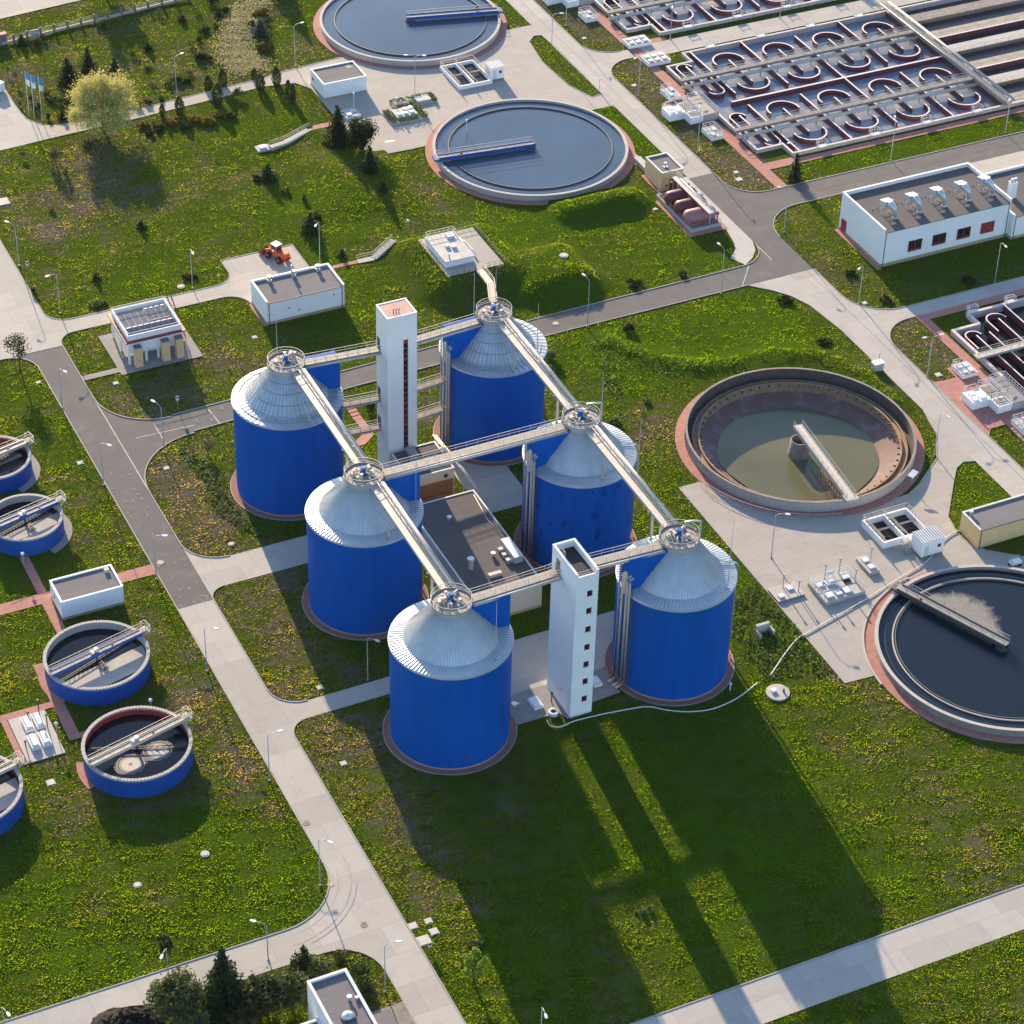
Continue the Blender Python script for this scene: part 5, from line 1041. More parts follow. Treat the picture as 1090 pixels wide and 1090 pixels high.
# ------------------------------------------------------------------ pump pits and chambers
def pit(name, label, x0, x1, y0, y1, h, mat='white', hatches=(), railing=None, group='white hatch-topped pump chambers', extra=None, hm='white'):
    o = ((x0 + x1) / 2, (y0 + y1) / 2, 0); t = thing(name, label, 'chamber', o, group)
    MB(o).box(x0, x1, y0, y1, 0, h).build('wall', mat, t); MB(o).box(x0 - .06, x1 + .06, y0 - .06, y1 + .06, h, h + .08).build('top_slab', 'palecon' if mat == 'white' else 'conc', t)
    for (a, b, w, d) in hatches: MB(o).box(x0 + a, x0 + a + w, y0 + b, y0 + b + d, h + .08, h + .34).build('hatch_lid', 'coping' if hm == 'white' else hm, t)
    if railing: mb = MB(o); rail(mb, [(x0 + a, y0 + b, h + .08) for a, b in railing], 1.0, .9, .035); mb.build('railing_frame', 'coping', t)
    return t, o
pit('pump_chamber', 'wide white chamber with six hatches nearer the upper basin', 119.2, 124.4, 173.9, 177.3, .75, hatches=[(.5, .5, 1, .8), (2, .5, 1, .8), (3.6, .5, 1, .8), (.5, 2, 1, .8), (2, 2, 1, .8), (3.6, 2, 1, .8)])
pit('pump_chamber', 'wide white chamber with six hatches nearer the whole aeration basin', 119.2, 124.4, 165.4, 169.3, .75, hatches=[(.5, .5, 1, .9), (2, .5, 1, .9), (3.6, .5, 1, .9), (.5, 2.2, 1, .9), (2, 2.2, 1, .9), (3.6, 2.2, 1, .9)])
pit('pump_chamber', 'white railed chamber on the brown lawn before the inlet works', 116.3, 119.0, 151.1, 154.9, .75, hatches=[(.4, .4, .9, 1.4), (1.5, 2.2, .9, 1.2)], railing=[(.1, 2.2), (.1, 3.7), (1.5, 3.7), (2.5, 3.7)])
pit('pump_chamber', 'white railed chamber by the upper basin at the top edge', 116.3, 119.0, 188.0, 191.8, .75, hatches=[(.4, .4, .9, 1.4), (1.5, 2.2, .9, 1.2)], railing=[(.1, .2), (.1, 3.7), (2.6, 3.7), (2.6, .2)])
pit('pump_chamber', 'white chamber railed all round beside the red path near the inlet works', 116.3, 119.0, 133.5, 137.7, .75, hatches=[(.4, .5, .9, 1.4), (1.5, 2.2, .9, 1.2)], railing=[(.1, .2), (.1, 4.1), (2.6, 4.1), (2.6, .2), (.1, .2)])
pit('pump_chamber', 'white chamber with four lids beside the black-water basin', 116.0, 119.1, 44.6, 48.2, .75, hatches=[(.5, .4, .9, 1.1), (1.7, .4, .9, 1.1), (.5, 2, .9, 1.1), (1.7, 2, .9, 1.1)], railing=[(.1, 2.2), (.1, 3.5), (1.6, 3.5)])
pit('pump_chamber', 'white railed chamber at the picture edge below the red paved yard', 116.2, 119.1, 26.8, 30.4, .75, hatches=[(.4, .4, .9, 1.1), (1.7, 2, .9, 1.1)], railing=[(.1, .2), (.1, 3.5), (2.8, 3.5), (2.8, .2)])
def inlet(label, oy):
    dy = oy; o = (117, 144 + dy, 0); t = thing('inlet_works', label, 'inlet works', o, 'concrete inlet works of the basins')
    MB(o).box(112.4, 116.0, 143.6 + dy, 147.0 + dy, 0, 1.5).box(115.7, 118.6, 141.0 + dy, 143.55 + dy, 0, 1.5).build('chamber_wall', 'white', t)
    MB(o).box(118.65, 121.95, 140.8 + dy, 148.6 + dy, 0, 1.5).box(116.05, 118.6, 143.6 + dy, 147.9 + dy, 0, 1.2).build('channel_wall', 'conc', t)
    MB(o).box(118.7, 121.9, 140.9 + dy, 148.5 + dy, 1.5, 1.56).build('deck', 'paver' if oy < -50 else 'deck', t)
    mb = MB(o)
    for (a, b, c, d) in ((116.4, 117.3, 144, 147.4), (117.5, 118.4, 144, 147.4)): mb.box(a, b, c + dy, d + dy, 1.2, 1.23)
    mb.box(116.0, 118.3, 141.3 + dy, 143.2 + dy, 1.5, 1.53); mb.build('open_channel', 'concdark', t)
    for a, b in ((112.8, 144.0), (114.3, 144.2), (113.2, 145.6)): MB(o).box(a, a + 1.1, b + dy, b + 1.0 + dy, 1.5, 1.75).build('hatch_lid', 'white', t)
    for ln in ([(112.5, 146.9), (112.5, 143.7), (115.9, 143.7)], [(115.8, 143.4), (115.8, 141.1), (118.5, 141.1), (118.5, 143.4), (115.8, 143.4)], [(116.1, 147.8), (118.5, 147.8), (118.5, 143.8)], [(121.8, 148.5), (121.8, 141)], [(117.4, 143.8), (117.4, 147.7)], [(118.8, 148.4), (121.6, 148.4)]):
        mb = MB(o); rail(mb, [(a, b + dy, 1.5) for a, b in ln], 1.0, .8, .035); mb.build('railing_frame', 'coping', t)
    mb = MB(o); mb.tube([(112.6, 147.2 + dy, 1.0), (113.8, 147.9 + dy, 1.9), (115.6, 147.9 + dy, 1.9), (116.2, 147 + dy, 1.2)], .1, 6); mb.tube([(119.5, 144 + dy, 1.5), (119.5, 144 + dy, 2.3), (120.4, 144.4 + dy, 2.3)], .12, 6); mb.build('pipe_bend', 'insul', t)
inlet('concrete inlet works with rails and white chambers beside the whole aeration basin', 0)
inlet('concrete inlet works on the red paved yard beside the near-black basin', -107.4)
inlet('concrete inlet works cut off by the top edge beside the upper basin', 54.7)

def open_pit(label, x0, x1, y0, y1, cells, h=.9, container=None):
    o = ((x0 + x1) / 2, (y0 + y1) / 2, 0); t = thing('grit_chamber', label, 'chamber', o, 'open concrete chambers'); mb = MB(o)
    xs = [x0, x1]; mb.box(x0, x1, y0, y0 + .3, 0, h); mb.box(x0, x1, y1 - .3, y1, 0, h); mb.box(x0, x0 + .3, y0 + .3, y1 - .3, 0, h - .003); mb.box(x1 - .3, x1, y0 + .3, y1 - .3, 0, h - .003)
    for (a, b, c, d) in cells[1:]: mb.box(a - .3, a, y0 + .3, y1 - .3, 0, h - .006)
    mb.build('wall', 'white', t); MB(o).box(x0 + .3, x1 - .3, y0 + .3, y1 - .3, .02, .18).build('water', 'blackwater', t)
    mb = MB(o)
    for (a, b, c, d) in cells: mb.box(a + .3, b - .3, (c + d) / 2 - .2, (c + d) / 2 + .2, h - .15, h + .02); mb.box(a + .6, a + .8, c, d, h - .2, h - .02)
    mb.build('cross_beam', 'concdark', t)
    for ln in ([(x0 + .1, y0 + .1), (x0 + .1, y1 - .1), (x1 - .1, y1 - .1)], [(x0 + (x1 - x0) * .45, y1 - .1), (x0 + (x1 - x0) * .45, y0 + .1)], [(x1 - .1, y1 - .1), (x1 - .1, y0 + 1)]): mb = MB(o); rail(mb, [(a, b, h) for a, b in ln], 1.0, .9, .035); mb.build('railing_frame', 'insul', t)
    return t
open_pit('open white grit chamber between the two upper clarifiers', 79.5, 86.9, 171.5, 181.0, [(79.5, 82.8, 171.8, 180.6), (83.1, 86.9, 171.8, 180.6)])
open_pit('open grit chamber on the slab yard between drained basin and dark clarifier', 78.6, 86.8, 10.2, 16.6, [(78.6, 82.4, 10.5, 16.3), (82.7, 86.8, 10.5, 16.3)], 1.3)
def container(label, x0, x1, y0, y1, z, h, ribs=True):
    o = ((x0 + x1) / 2, (y0 + y1) / 2, 0); t = thing('container_hut', label, 'container', o)
    MB(o).box(x0, x1, y0, y1, z, h).build('body', 'white', t); MB(o).box(x0 - .04, x1 + .04, y0 - .04, y1 + .04, h, h + .08).build('roof', 'galv', t)
    mb = MB(o)
    for k in range(9): xx = x0 + (x1 - x0) * (k + .5) / 9; mb.box(xx - .05, xx + .05, y0, y1, h + .08, h + .13)
    mb.build('roof_rib', 'roofgrey', t)
    for a in (x0 + .15, x1 - .15):
        for b in (y0 + .15, y1 - .15): MB(o).box(a - .1, a + .1, b - .1, b + .1, 0, z).build('leg', 'concdark', t)
    MB(o).box(x1 - 1.2, x1 - .6, y0 - .04, y0 - .005, z + 1.2, z + 1.8).build('window', 'glass', t); MB(o).box(x0 + .4, x0 + 1.2, y0 - .04, y0 - .005, z + .1, z + 2.0).build('door', 'coping', t)
container('white hut on short legs with ribbed roof beside the slab-yard grit chamber', 82.6, 86.6, 5.5, 8.6, .55, 3.3)
container('white container hut on legs beside the grit chamber between the clarifiers', 86.9, 89.9, 172.3, 175.2, .4, 2.9)
mb = MB(); 
for k in range(5): mb.box(81.2 + .0 * k, 82.3, 8.9 - .34 * k, 9.24 - .34 * k, .95 - .18 * k, 1.05 - .18 * k)
rail(mb, [(81.2, 9.3, 1.1), (81.2, 7.5, .2)], .9, .8, .03); rail(mb, [(82.3, 9.3, 1.1), (82.3, 7.5, .2)], .9, .8, .03); tag(mb.build('metal_stairs', 'steel'), 'small metal stairs down from the slab-yard grit chamber', 'stairs')
def vents_on(label, x, y, z, h, mat='steel', cap=True, group='standing vent pipes'):
    o = (x, y, z); t = thing('vent_pipe', label, 'vent pipe', o, group); MB().cyl(0, 0, 0, h, .09, 8).build('pipe', mat, t)
    if cap: MB().cyl(0, 0, h, h + .25, .22, 10, .18).build('cap', mat, t)
t, o = pit('valve_chamber', 'broad railed chamber with square lids in the middle of the slab yard', 63.2, 70.3, 1.9, 7.2, .7, 'conc', [(.6, .6, 1.3, 1.1), (2.3, .6, 1.1, 1.1), (3.8, .5, 1.3, 1.3), (.6, 3.4, 1.3, 1.2), (2.2, 3.2, 1.5, 1.3), (5.2, 3.5, 1.2, 1.2)], [(.1, .6), (.1, 5.2), (7, 5.2), (7, .6)], 'low chambers on the slab yard')
MB(o).box(68.2, 69.4, 4.2, 5.6, .78, .80).build('open_shaft', 'black', t)
mb = MB(o); mb.box(66.2, 67.4, 6.6, 6.7, 1.4, 2.2); mb.bar((66.3, 6.65, .7), (66.3, 6.65, 1.5), .08); mb.bar((67.3, 6.65, .7), (67.3, 6.65, 1.5), .08); mb.build('control_panel', 'coping', t)
pit('valve_chamber', 'narrow chamber with two lids next to the slab-yard grit chamber', 73.2, 75.0, 5.4, 9.5, .6, 'conc', [(.4, .6, 1, 1), (.4, 2.4, 1, 1)], None, 'low chambers on the slab yard')
pit('valve_chamber', 'flat chamber with two lids at the lawn edge of the slab yard', 57.0, 61.6, 5.3, 8.6, .35, 'concdark', [(.5, .5, .9, .8), (2.6, 1.6, 1, .9)], None, 'low chambers on the slab yard')
for x, y, z, h, l in ((66.0, 6.9, .78, 2.6, 'thin vent pipe at the back of the broad railed chamber'), (68.6, 7.0, .78, 2.8, 'thin vent pipe at the back corner of the broad railed chamber'), (69.9, 4.4, .78, 2.2, 'short vent pipe at the side of the broad railed chamber'), (64.0, 4.2, .78, 1.8, 'short vent pipe on the lids of the broad railed chamber'), (74.9, 8.0, .68, 2.4, 'vent pipe on the narrow two-lid chamber'), (59.3, 8.0, .43, 2.3, 'vent pipe at the back of the flat chamber by the lawn edge'), (61.0, 6.2, .43, 1.9, 'vent pipe at the side of the flat chamber by the lawn edge')): vents_on(l, x, y, z, h)
# planter with chamber tops between the upper clarifiers
o = (67.5, 167.8, 0); t = thing('planted_chamber', 'hedged planter with white hatch tops between the upper clarifiers', 'planter', o)
MB(o).box(61.4, 69.3, 163.4, 168.8, 0, .35).box(64.4, 73.6, 168.85, 172.0, 0, .33).build('planter_kerb', 'conc', t)
MB(o).box(63.2, 67.6, 164.8, 168.2, .35, .8).build('chamber_top', 'palecon', t); MB(o).box(69.5, 72.5, 169.4, 171.6, .33, .75).build('chamber_top', 'palecon', t)
for a, b in ((63.6, 165.4), (64.9, 165.4), (66.2, 165.4), (65.4, 167.0), (66.6, 167.1)): MB(o).box(a, a + .9, b, b + .8, .8, 1.1).build('hatch_lid', 'white', t)
def leafbox(mb, x0, x1, y0, y1, z0, z1, n, s, q):
    for _ in range(n):
        c = Vector((q.uniform(x0, x1), q.uniform(y0, y1), q.uniform(z0, z1))); a = Vector((q.gauss(0, 1), q.gauss(0, 1), q.gauss(0, 1))).normalized(); b = a.orthogonal().normalized(); k = s * q.uniform(.6, 1.3)
        mb.add([tuple(c - a * k - b * k * .6), tuple(c + a * k - b * k * .6), tuple(c + a * k + b * k * .6), tuple(c - a * k + b * k * .6)], [(0, 1, 2, 3)])
q = random.Random(11)
for (a, b, c, d) in ((61.5, 69.2, 163.5, 164.6), (61.5, 62.8, 164.6, 168.7), (67.9, 69.2, 164.6, 168.7), (64.5, 73.5, 171.5, 172.0), (72.7, 73.5, 168.9, 171.5), (64.5, 69, 168.9, 169.6)):
    mb = MB(o); leafbox(mb, a, b, c, d, .3, 1.0, 260, .16, q); mb.build('hedge', 'shrub', t)
t, o = pit('valve_chamber', 'little hatch chamber in shrubs behind the tall spruce', 54.2, 57.2, 169.2, 172.4, .45, 'white', [(.4, .4, 1, .9), (1.6, 1.4, 1, .9)], None, 'low chambers by the upper clarifiers')
for x, y, z, h, l in ((57.3, 173.0, 0, 3.2, 'white vent pipe on the little hatch chamber behind the spruce'), (64.5, 168.6, .8, 2.0, 'short vent pipe on the hedged planter'), (73, 153.8, 0, 3.6, 'short pole lamp at the rim of the dark blue clarifier'), (105.2, 160.0, 0, 2.8, 'short pole at the tip of the narrow lawn strip')): vents_on(l, x, y, z, h, 'coping')
o = (58.2, 157, 0); mb = MB(o); mb.add([(56.1, 155.7, .06), (60.3, 155.4, .06), (59.5, 158.3, .07), (57.8, 158.5, .07), (56.1, 155.7, -.1), (60.3, 155.4, -.1), (59.5, 158.3, -.1), (57.8, 158.5, -.1)], [(0, 1, 2, 3), (4, 7, 6, 5), (0, 4, 5, 1), (1, 5, 6, 2), (2, 6, 7, 3), (3, 7, 4, 0)]); m_ = mb.build('spill_pad', 'coping'); m_.location = o; tag(m_, 'small white fan-shaped pad at the yard edge', 'pad')
# slab with four white boxes
o = (-54, 22, 0); t = thing('blower_slab', 'square concrete slab with grey edge carrying four white boxes', 'slab', o); MB(o).box(-56.6, -51.2, 17.25, 27.0, 0, .16).build('slab', 'conc', t)
for k, (x, y) in enumerate(((-55.0, 23.2), (-53.4, 23.3), (-55.3, 19.3), (-53.7, 19.3))):
    o2 = (x, y, .16); b = thing('skylight_box', ('white box nearest the blue tank pair on the slab', 'white box beside the tall vents on the slab', 'white box next to the small stub pipe on the slab', 'white box at the slab corner toward the dark lawn')[k], 'skylight', o2, 'white boxes on the slab')
    MB().box(0, 1.25, 0, 2.9, 0, .55).build('curb', 'whitewarm', b); MB().add([(.1, .1, .55), (1.15, .1, .55), (1.15, 2.8, .55), (.1, 2.8, .55), (.35, .3, .85), (.9, .3, .85), (.9, 2.6, .85), (.35, 2.6, .85)], [(4, 5, 6, 7), (0, 1, 5, 4), (1, 2, 6, 5), (2, 3, 7, 6), (3, 0, 4, 7)]).build('glazing', 'galv', b)
for x, y, h, l in ((-52.2, 26.3, 2.6, 'dark vent pipe at the far corner of the four-box slab'), (-51.9, 23.4, 2.2, 'dark vent pipe beside the boxes on the four-box slab'), (-55.9, 20.6, 1.0, 'stub vent with white cap on the four-box slab'), (-53.8, 26.4, .9, 'low round vent at the back of the four-box slab')): vents_on(l, x, y, .16, h, 'steeldark', group='vents on the four-box slab')

# ------------------------------------------------------------------ gas tanks
o = (98.7, 112, 0); t = thing('containment_basin', 'red floored containment basin with low concrete walls round the gas tanks', 'basin', o); mb = MB(o)
for a in ((96.2, 96.5, 104.9, 118.8), (102.2, 102.5, 104.9, 118.8), (96.5, 102.2, 104.9, 105.2), (96.5, 102.2, 118.5, 118.8)): mb.box(*a, 0, .75)
mb.build('wall', 'conc', t); MB(o).box(96.5, 102.2, 105.2, 118.5, .02, .1).build('floor', 'maroonpave', t)
mb = MB(o); rail(mb, [(96.3, 104.95, .75), (96.3, 118.7, .75)], .9, 1.4, .03); rail(mb, [(96.3, 105, .75), (102.3, 105, .75), (102.3, 112, .75)], .9, 1.4, .03); mb.build('railing_frame', 'steel', t)
G_ = 'gas storage tanks in the basin'
for k, (y, m_, l) in enumerate(((107.6, 'tankpink', 'pink lying gas tank at the lit end of the containment basin'), (111.2, 'tankred', 'dark red lying gas tank between the other two'), (114.9, 'tankred', 'dark red lying gas tank nearest the sand-coloured pump house'))):
    t = thing('gas_tank', l, 'gas tank', (99.3, y, 0), G_); L = 2.7; r = 1.45; prof = [(-L - .55, .05), (-L - .5, .5), (-L - .35, .95), (-L - .05, 1.3), (-L + .3, r), (L - .3, r), (L + .05, 1.3), (L + .35, .95), (L + .5, .5), (L + .55, .05)]
    mb = MB(); mb.tube([(x, 0, 1.75) for x, _ in prof], [q_ for _, q_ in prof], 28); mb.build('shell', m_, t)
    for x in (-1.6, 1.6): MB().box(x - .2, x + .2, -1.0, 1.0, .1, .9).build('saddle', 'concdark', t)
    MB().cyl(.5, 0, 3.1, 3.45, .3, 14).build('manhole', m_, t)
o = (99.8, 112, 0); t = thing('pipe_gantry', 'pale railed walkway gantry with pipes over the gas tanks', 'gantry', o); MB(o).box(99.5, 100.6, 104.6, 119.4, 3.5, 3.62).build('deck', 'insul', t)
mb = MB(o); rail(mb, [(100.6, 104.6, 3.6), (100.6, 119.4, 3.6)], 1.0, 1.6, .03); mb.tube([(101.0, 105, 3.3), (101.0, 119, 3.3)], .12, 8); mb.build('railing_frame', 'coping', t)
for y in (105, 109.4, 113, 117, 119.2): MB(o).bar((100.0, y, 0), (100.0, y, 3.5), .18).build('leg', 'steel', t)
mb = MB(o)
for k, y in enumerate((105.6, 107.2, 108.4, 110.0, 111.8, 113.2, 115.0, 117)):
    h = (1.8, 1.1, 1.6, 1.2, 2.2, 1.4, 1.2, 1.6)[k]; mb.tube([(102.0, y, .1), (102.0, y, h + .8), (101.2, y, h + 1.2)], .09, 6); mb.cyl(102.0, y, h + .6, h + 1.1, .28, 10)
mb.build('valve_pipework', 'steeldark', t)
# ------------------------------------------------------------------ street lamps
def lamp(u, v, h, hu, hv, label, arm=1.6, double=False):
    p = G(u, v); hd = G(hu, hv, h); d = Vector((hd.x - p.x, hd.y - p.y, 0)); d = d.normalized() if d.length > .3 else Vector((-.6, -.8, 0)).normalized()
    t = thing('street_lamp', label, 'lamp post', (p.x, p.y, hz(p.x, p.y)), 'grey street lamps of the plant')
    MB().tube([(0, 0, 0), (0, 0, .9), (0, 0, h - .25)], [.10, .085, .055], 8).cyl(0, 0, 0, .25, .17, 10).build('pole', 'steel', t)
    for s in ((1, -1) if double else (1,)):
        e = d * arm * s
        MB().tube([(0, 0, h - .3), tuple(e * .25 + Vector((0, 0, h + .05))), tuple(e * .6 + Vector((0, 0, h + .18))), tuple(e + Vector((0, 0, h + .22)))], .045, 6).build('arm', 'steel', t)
        hb = MB(); c = e * 1.12 + Vector((0, 0, h + .2)); n = Vector((-d.y, d.x, 0)); prof = ((-.42, .10), (-.2, .18), (.15, .2), (.42, .11)); vs = []; fs = []
        for a, w in prof:
            for z in (-.07, .08): vs += [tuple(c + d * s * a - n * w + Vector((0, 0, z))), tuple(c + d * s * a + n * w + Vector((0, 0, z)))]
        for i in range(3): b = i * 4; fs += [(b, b + 4, b + 5, b + 1), (b + 2, b + 3, b + 7, b + 6), (b, b + 2, b + 6, b + 4), (b + 1, b + 5, b + 7, b + 3)]
        fs += [(0, 1, 3, 2), (12, 14, 15, 13)]; hb.add(vs, fs); hb.build('lamp_head', 'coping', t)
    return t
for a in (
    (314.2, 70.6, 9.2, 316.5, 26, 'lamp post on the lawn beside the upper round tank ring'), (188.3, 104, 9, 190, 59, 'lamp post where the row of clipped columns begins along the upper path'),
    (587, 55, 8.5, 590, 15, 'lamp post standing in the narrow lawn strip island'), (602.4, 27, 8.5, 604, -18, 'lamp post on the verge at the top edge by the second basin'),
    (679.5, 101.5, 8.8, 681, 60, 'lamp post on the small brown lawn by the six-hatch chambers'), (742.2, 163, 9, 745, 116, 'lamp post at the kerb beside the inlet works'), (713.4, 42, 8, 714.5, 19, 'lamp post at the corner of the second basin path'),
    (767.3, 313, 9.3, 763, 259, 'lamp post at the bend of the asphalt road below the curved footpath'), (625.2, 348, 9.6, 620.5, 293, 'lamp post at the asphalt verge facing the dark bank'),
    (843.4, 192.7, 8.6, 846, 151, 'lamp post beside the single conifer on the verge'), (948, 170.8, 8.4, 953, 128, 'lamp post on the verge in front of the hall roof ducts'), (1070, 141.3, 8, 1074, 108, 'lamp post at the lower corner of the basin end bridge'),
    (834.4, 247.9, 9, 828, 200, 'lamp post in the lawn curve at the asphalt junction'), (830, 19, 7, 830, -15, 'lamp post between the two basins on the slab lane'), (1058.8, 300.3, 8.4, 1071, 264, 'lamp post in the hall shadow by the slab lane'),
    (914, 323.2, 8, 914.5, 287, 'lamp post on the lawn nose beside the white hall'), (994.4, 484.5, 8.6, 1008, 444, 'lamp post at the kerb curve by the drained basin'), (820.8, 594, 8.6, 834, 548, 'lamp post on the slab yard near the lawn edge'),
    (64.2, 334, 8.2, 56, 293, 'lamp post at the mouth of the pavilion path by the parking area'), (205, 307, 8.2, 204.5, 269, 'lamp post behind the pavilion on the concrete path'), (66.3, 434.4, 8, 70, 397, 'lamp post at the asphalt kerb facing the pavilion'),
    (174.9, 482, 9.2, 161, 427, 'lamp post on the asphalt fork corner near the grid-roofed silo'), (110.5, 516.6, 8.4, 114, 474, 'lamp post at the asphalt kerb above the low blue tanks'), (20.5, 283, 8.4, 10, 238, 'lamp post on the lawn edge of the parking area'),
    (340.6, 281.5, 9, 331.5, 248, 'lamp post behind the white flat building'), (166.5, 617, 8.4, 169, 571, 'lamp post at the asphalt end near the small white house'), (220.4, 714.7, 8.4, 225, 669, 'lamp post at the concrete road verge beside the low tanks'),
    (287, 831, 8.6, 294, 780, 'lamp post at the road verge across from the end silo'), (340.6, 943, 8.8, 350, 897, 'lamp post at the rounded lawn corner of the road fork'), (409.8, 1056, 8.8, 418, 1004, 'lamp post on the grass tip before the grey-roofed building'),
    (391.5, 724, 8.2, 397, 681, 'lamp post in the silo shadow at the slab lane'), (285.5, 1022, 6.5, 281, 984, 'lamp post behind the pines on the slab road'), (180, 1046, 6.5, 171.5, 1021, 'lamp post half hidden by the pale pine'), (6, 1100, 5, 5.5, 1076, 'lamp post at the bottom corner of the lawn'), (575.8, 1100, 5, 580, 1080, 'lamp post on the dark lawn at the bottom edge')):
    lamp(*a)
lamp(986.7, 401.5, 8.2, 981, 361, 'twin-armed lamp post on the brown lawn by the black-water basin', 1.4, True)
lamp(441.6, 110, 10.4, 448, 60, 'twin-armed lamp post at the hedged planter', 1.6, True)
for u, v, h, l in ((25.7, 605, 2.6, 'short globe lamp on the path of the uppermost low tanks'), (161.5, 761, 2.6, 'short globe lamp between the two lower blue tanks'), (61.5, 785, 2.4, 'short globe lamp beside the four-box slab'), (434.4, 253, 3.4, 'short globe lamp by the pink path to the mound')):
    p = G(u, v); t = thing('path_lamp', l, 'path lamp', (p.x, p.y, hz(p.x, p.y)), 'short globe lamps'); MB().tube([(0, 0, 0), (0, 0, h)], .06, 8).build('pole', 'steel', t); MB().lathe(0, 0, [(.05, h), (.28, h + .1), (.3, h + .25), (.16, h + .42), (.02, h + .45)], 14).build('lamp_shade', 'coping', t)
# small road sign posts
for u, v, h, l in ((189.5, 436, 2.4, 'thin post with small white and red sign on the pavilion lawn'), (30, 291, 2.2, 'small white sign board on the lawn edge of the parking area'), (457.5, 1012, 1.2, 'short marker board beside the pale covers at the road')):
    p = G(u, v); t = thing('sign_post', l, 'sign', (p.x, p.y, 0)); MB().tube([(0, 0, 0), (0, 0, h)], .05, 6).build('pole', 'steel', t); MB().box(-.28, .28, -.06, -.02, h - .5, h + .35).build('sign_board', 'coping', t); MB().box(-.2, .2, -.085, -.062, h - .1, h + .2).build('sign_mark', 'redlight', t)
for u, v, l in ((946.5, 398, 'concrete control cabinet with short mast at the road edge'), (483, 390, None)):
    if l: p = G(u - 13, v - 4); o = (p.x, p.y, 0); t = thing('control_cabinet', l, 'cabinet', o); MB().box(-.9, .9, -.6, .6, 0, 1.6).build('body', 'conc', t); MB().box(-1, 1, -.7, .7, 1.6, 1.7).build('lid', 'whitewarm', t); MB().tube([(.3, .2, 1.7), (.3, .2, 3.4)], .07, 6).build('mast', 'steel', t)
p = G(970, 517); t = thing('information_board', 'small tilted board on a post between drained basin and road', 'sign', (p.x, p.y, 0)); MB().tube([(0, 0, 0), (0, 0, 2.0)], .08, 6).build('pole', 'steel', t); MB().bar((-.7, -.3, 2.2), (.7, .3, 2.6), 1.1, .12).build('board', 'coping', t)
p = G(1080, 602); t = thing('trolley', 'small white trolley on the slabs behind the dark clarifier', 'trolley', (p.x, p.y, 0)); MB().box(-.9, .9, -.5, .5, .5, 1.0).build('tray', 'white', t); mb = MB(); rail(mb, [(-.9, -.5, .9), (-.9, .5, .9), (.9, .5, .9)], .6, .8, .03); mb.build('handle_frame', 'steel', t)
for a in (-.7, .7): MB().tube([(a, -.55, .25), (a, .55, .25)], .25, 10).build('wheel', 'tyre', t)

# ------------------------------------------------------------------ manholes and covers
COV = [(192.6, 305.5, 1.1, 'r', 'round pale cover on the lawn behind the pavilion'), (123.3, 408, .9, 's', 'square pale cover in the pavilion lawn near the kerb'), (41, 407.4, .8, 's', 'square pale cover below the lone pine'), (85.5, 493, 1.0, 's', 'square pale cover between the asphalt road and low tanks'), (177.2, 498.6, .9, 's', 'square pale cover beside the fork lamp post'),
       (271, 358.6, .9, 's', 'square pale cover at the plinth of the white flat building'), (340.6, 732, 1.0, 's', 'square pale cover where the slab lane shadow starts'), (365.6, 812.3, .9, 's', 'square pale cover near the end silo and road'), (218.3, 910, 1.0, 'r', 'round pale cover beside the lowest tank shadow'), (146.4, 942.3, .9, 'r', 'round pale cover in the big bottom lawn'), (54, 833, 1.2, 's', 'pale cover below the four-box slab'),
       (439.5, 986, 1.2, 's', 'pale square cover first in the group by the road'), (456, 981, 1.0, 's', 'pale square cover farther from the road in the group'), (462, 992.4, 1.2, 's', 'tilted pale square cover deep in the group by the road'), (451.4, 1001.4, 1.7, 's', 'largest pale cover of the group by the road'), (599.6, 287, 1.3, 'r', 'round pale cover on the bright lawn above the dark bank'), (920.5, 322.7, .9, 's', 'pale cover on the lawn nose at the white hall'), (998.8, 399.2, 1.1, 's', 'pale cover beside the twin-armed lamp post'),
       (675, 91, 1, 's', 'pale cover on the small brown lawn below the basins'), (786.6, 190.6, 1.3, 's', 'pale long cover near the asphalt curve'), (783.5, 183, 1, 's', 'pale cover just above the long one near the asphalt curve'), (622, 41, .9, 's', 'pale cover on the brown lawn at the top'), (697, 223, 1.0, 's', 'flat grey cover beside the gas tank basin'), (246, 580, .8, 'r', 'small white cover beside the slab lane between silos'),
       (2, 215, 2.6, 's', 'large pale concrete pad at the picture edge in the upper lawn'), (326, 876, .9, 'm', 'rusty manhole lid in the long concrete road'), (387.4, 984, .9, 'm', 'dark manhole lid at the road fork centre'), (352, 941.5, .8, 'm', 'worn manhole lid at the mouth of the side road'), (170.8, 599, 1.0, 'm', 'brown manhole lid near the asphalt end'), (591.4, 344.5, 1.0, 'm', 'pale manhole lid in the asphalt by the far silo')]
for u, v, s, k, l in COV:
    p = G(u, v); z = hz(p.x, p.y) if k != 'm' else .0; t = thing('cover', l, 'cover', (p.x, p.y, z), 'pale covers in the lawns' if k != 'm' else 'manhole lids in the roads')
    if k == 's': MB().box(-s / 2, s / 2, -s / 2, s / 2, -.3, .09).build('frame', 'conc', t); MB().box(-s / 2 + .12, s / 2 - .12, -s / 2 + .12, s / 2 - .12, .09, .13).build('lid', 'palecon', t)
    elif k == 'r': MB().cyl(0, 0, -.3, .14, s * .62, 20).build('frame', 'conc', t); MB().cyl(0, 0, .14, .2, s * .4, 18).build('lid', 'palecon', t)
    else: MB().cyl(0, 0, .0, ZA + .02, s * .6, 20).build('frame', 'plinth', t); MB().cyl(0, 0, ZA + .02, ZA + .03, s * .42, 18).build('lid', 'steeldark' if 'dark' in l or 'rusty' in l else 'conc', t)
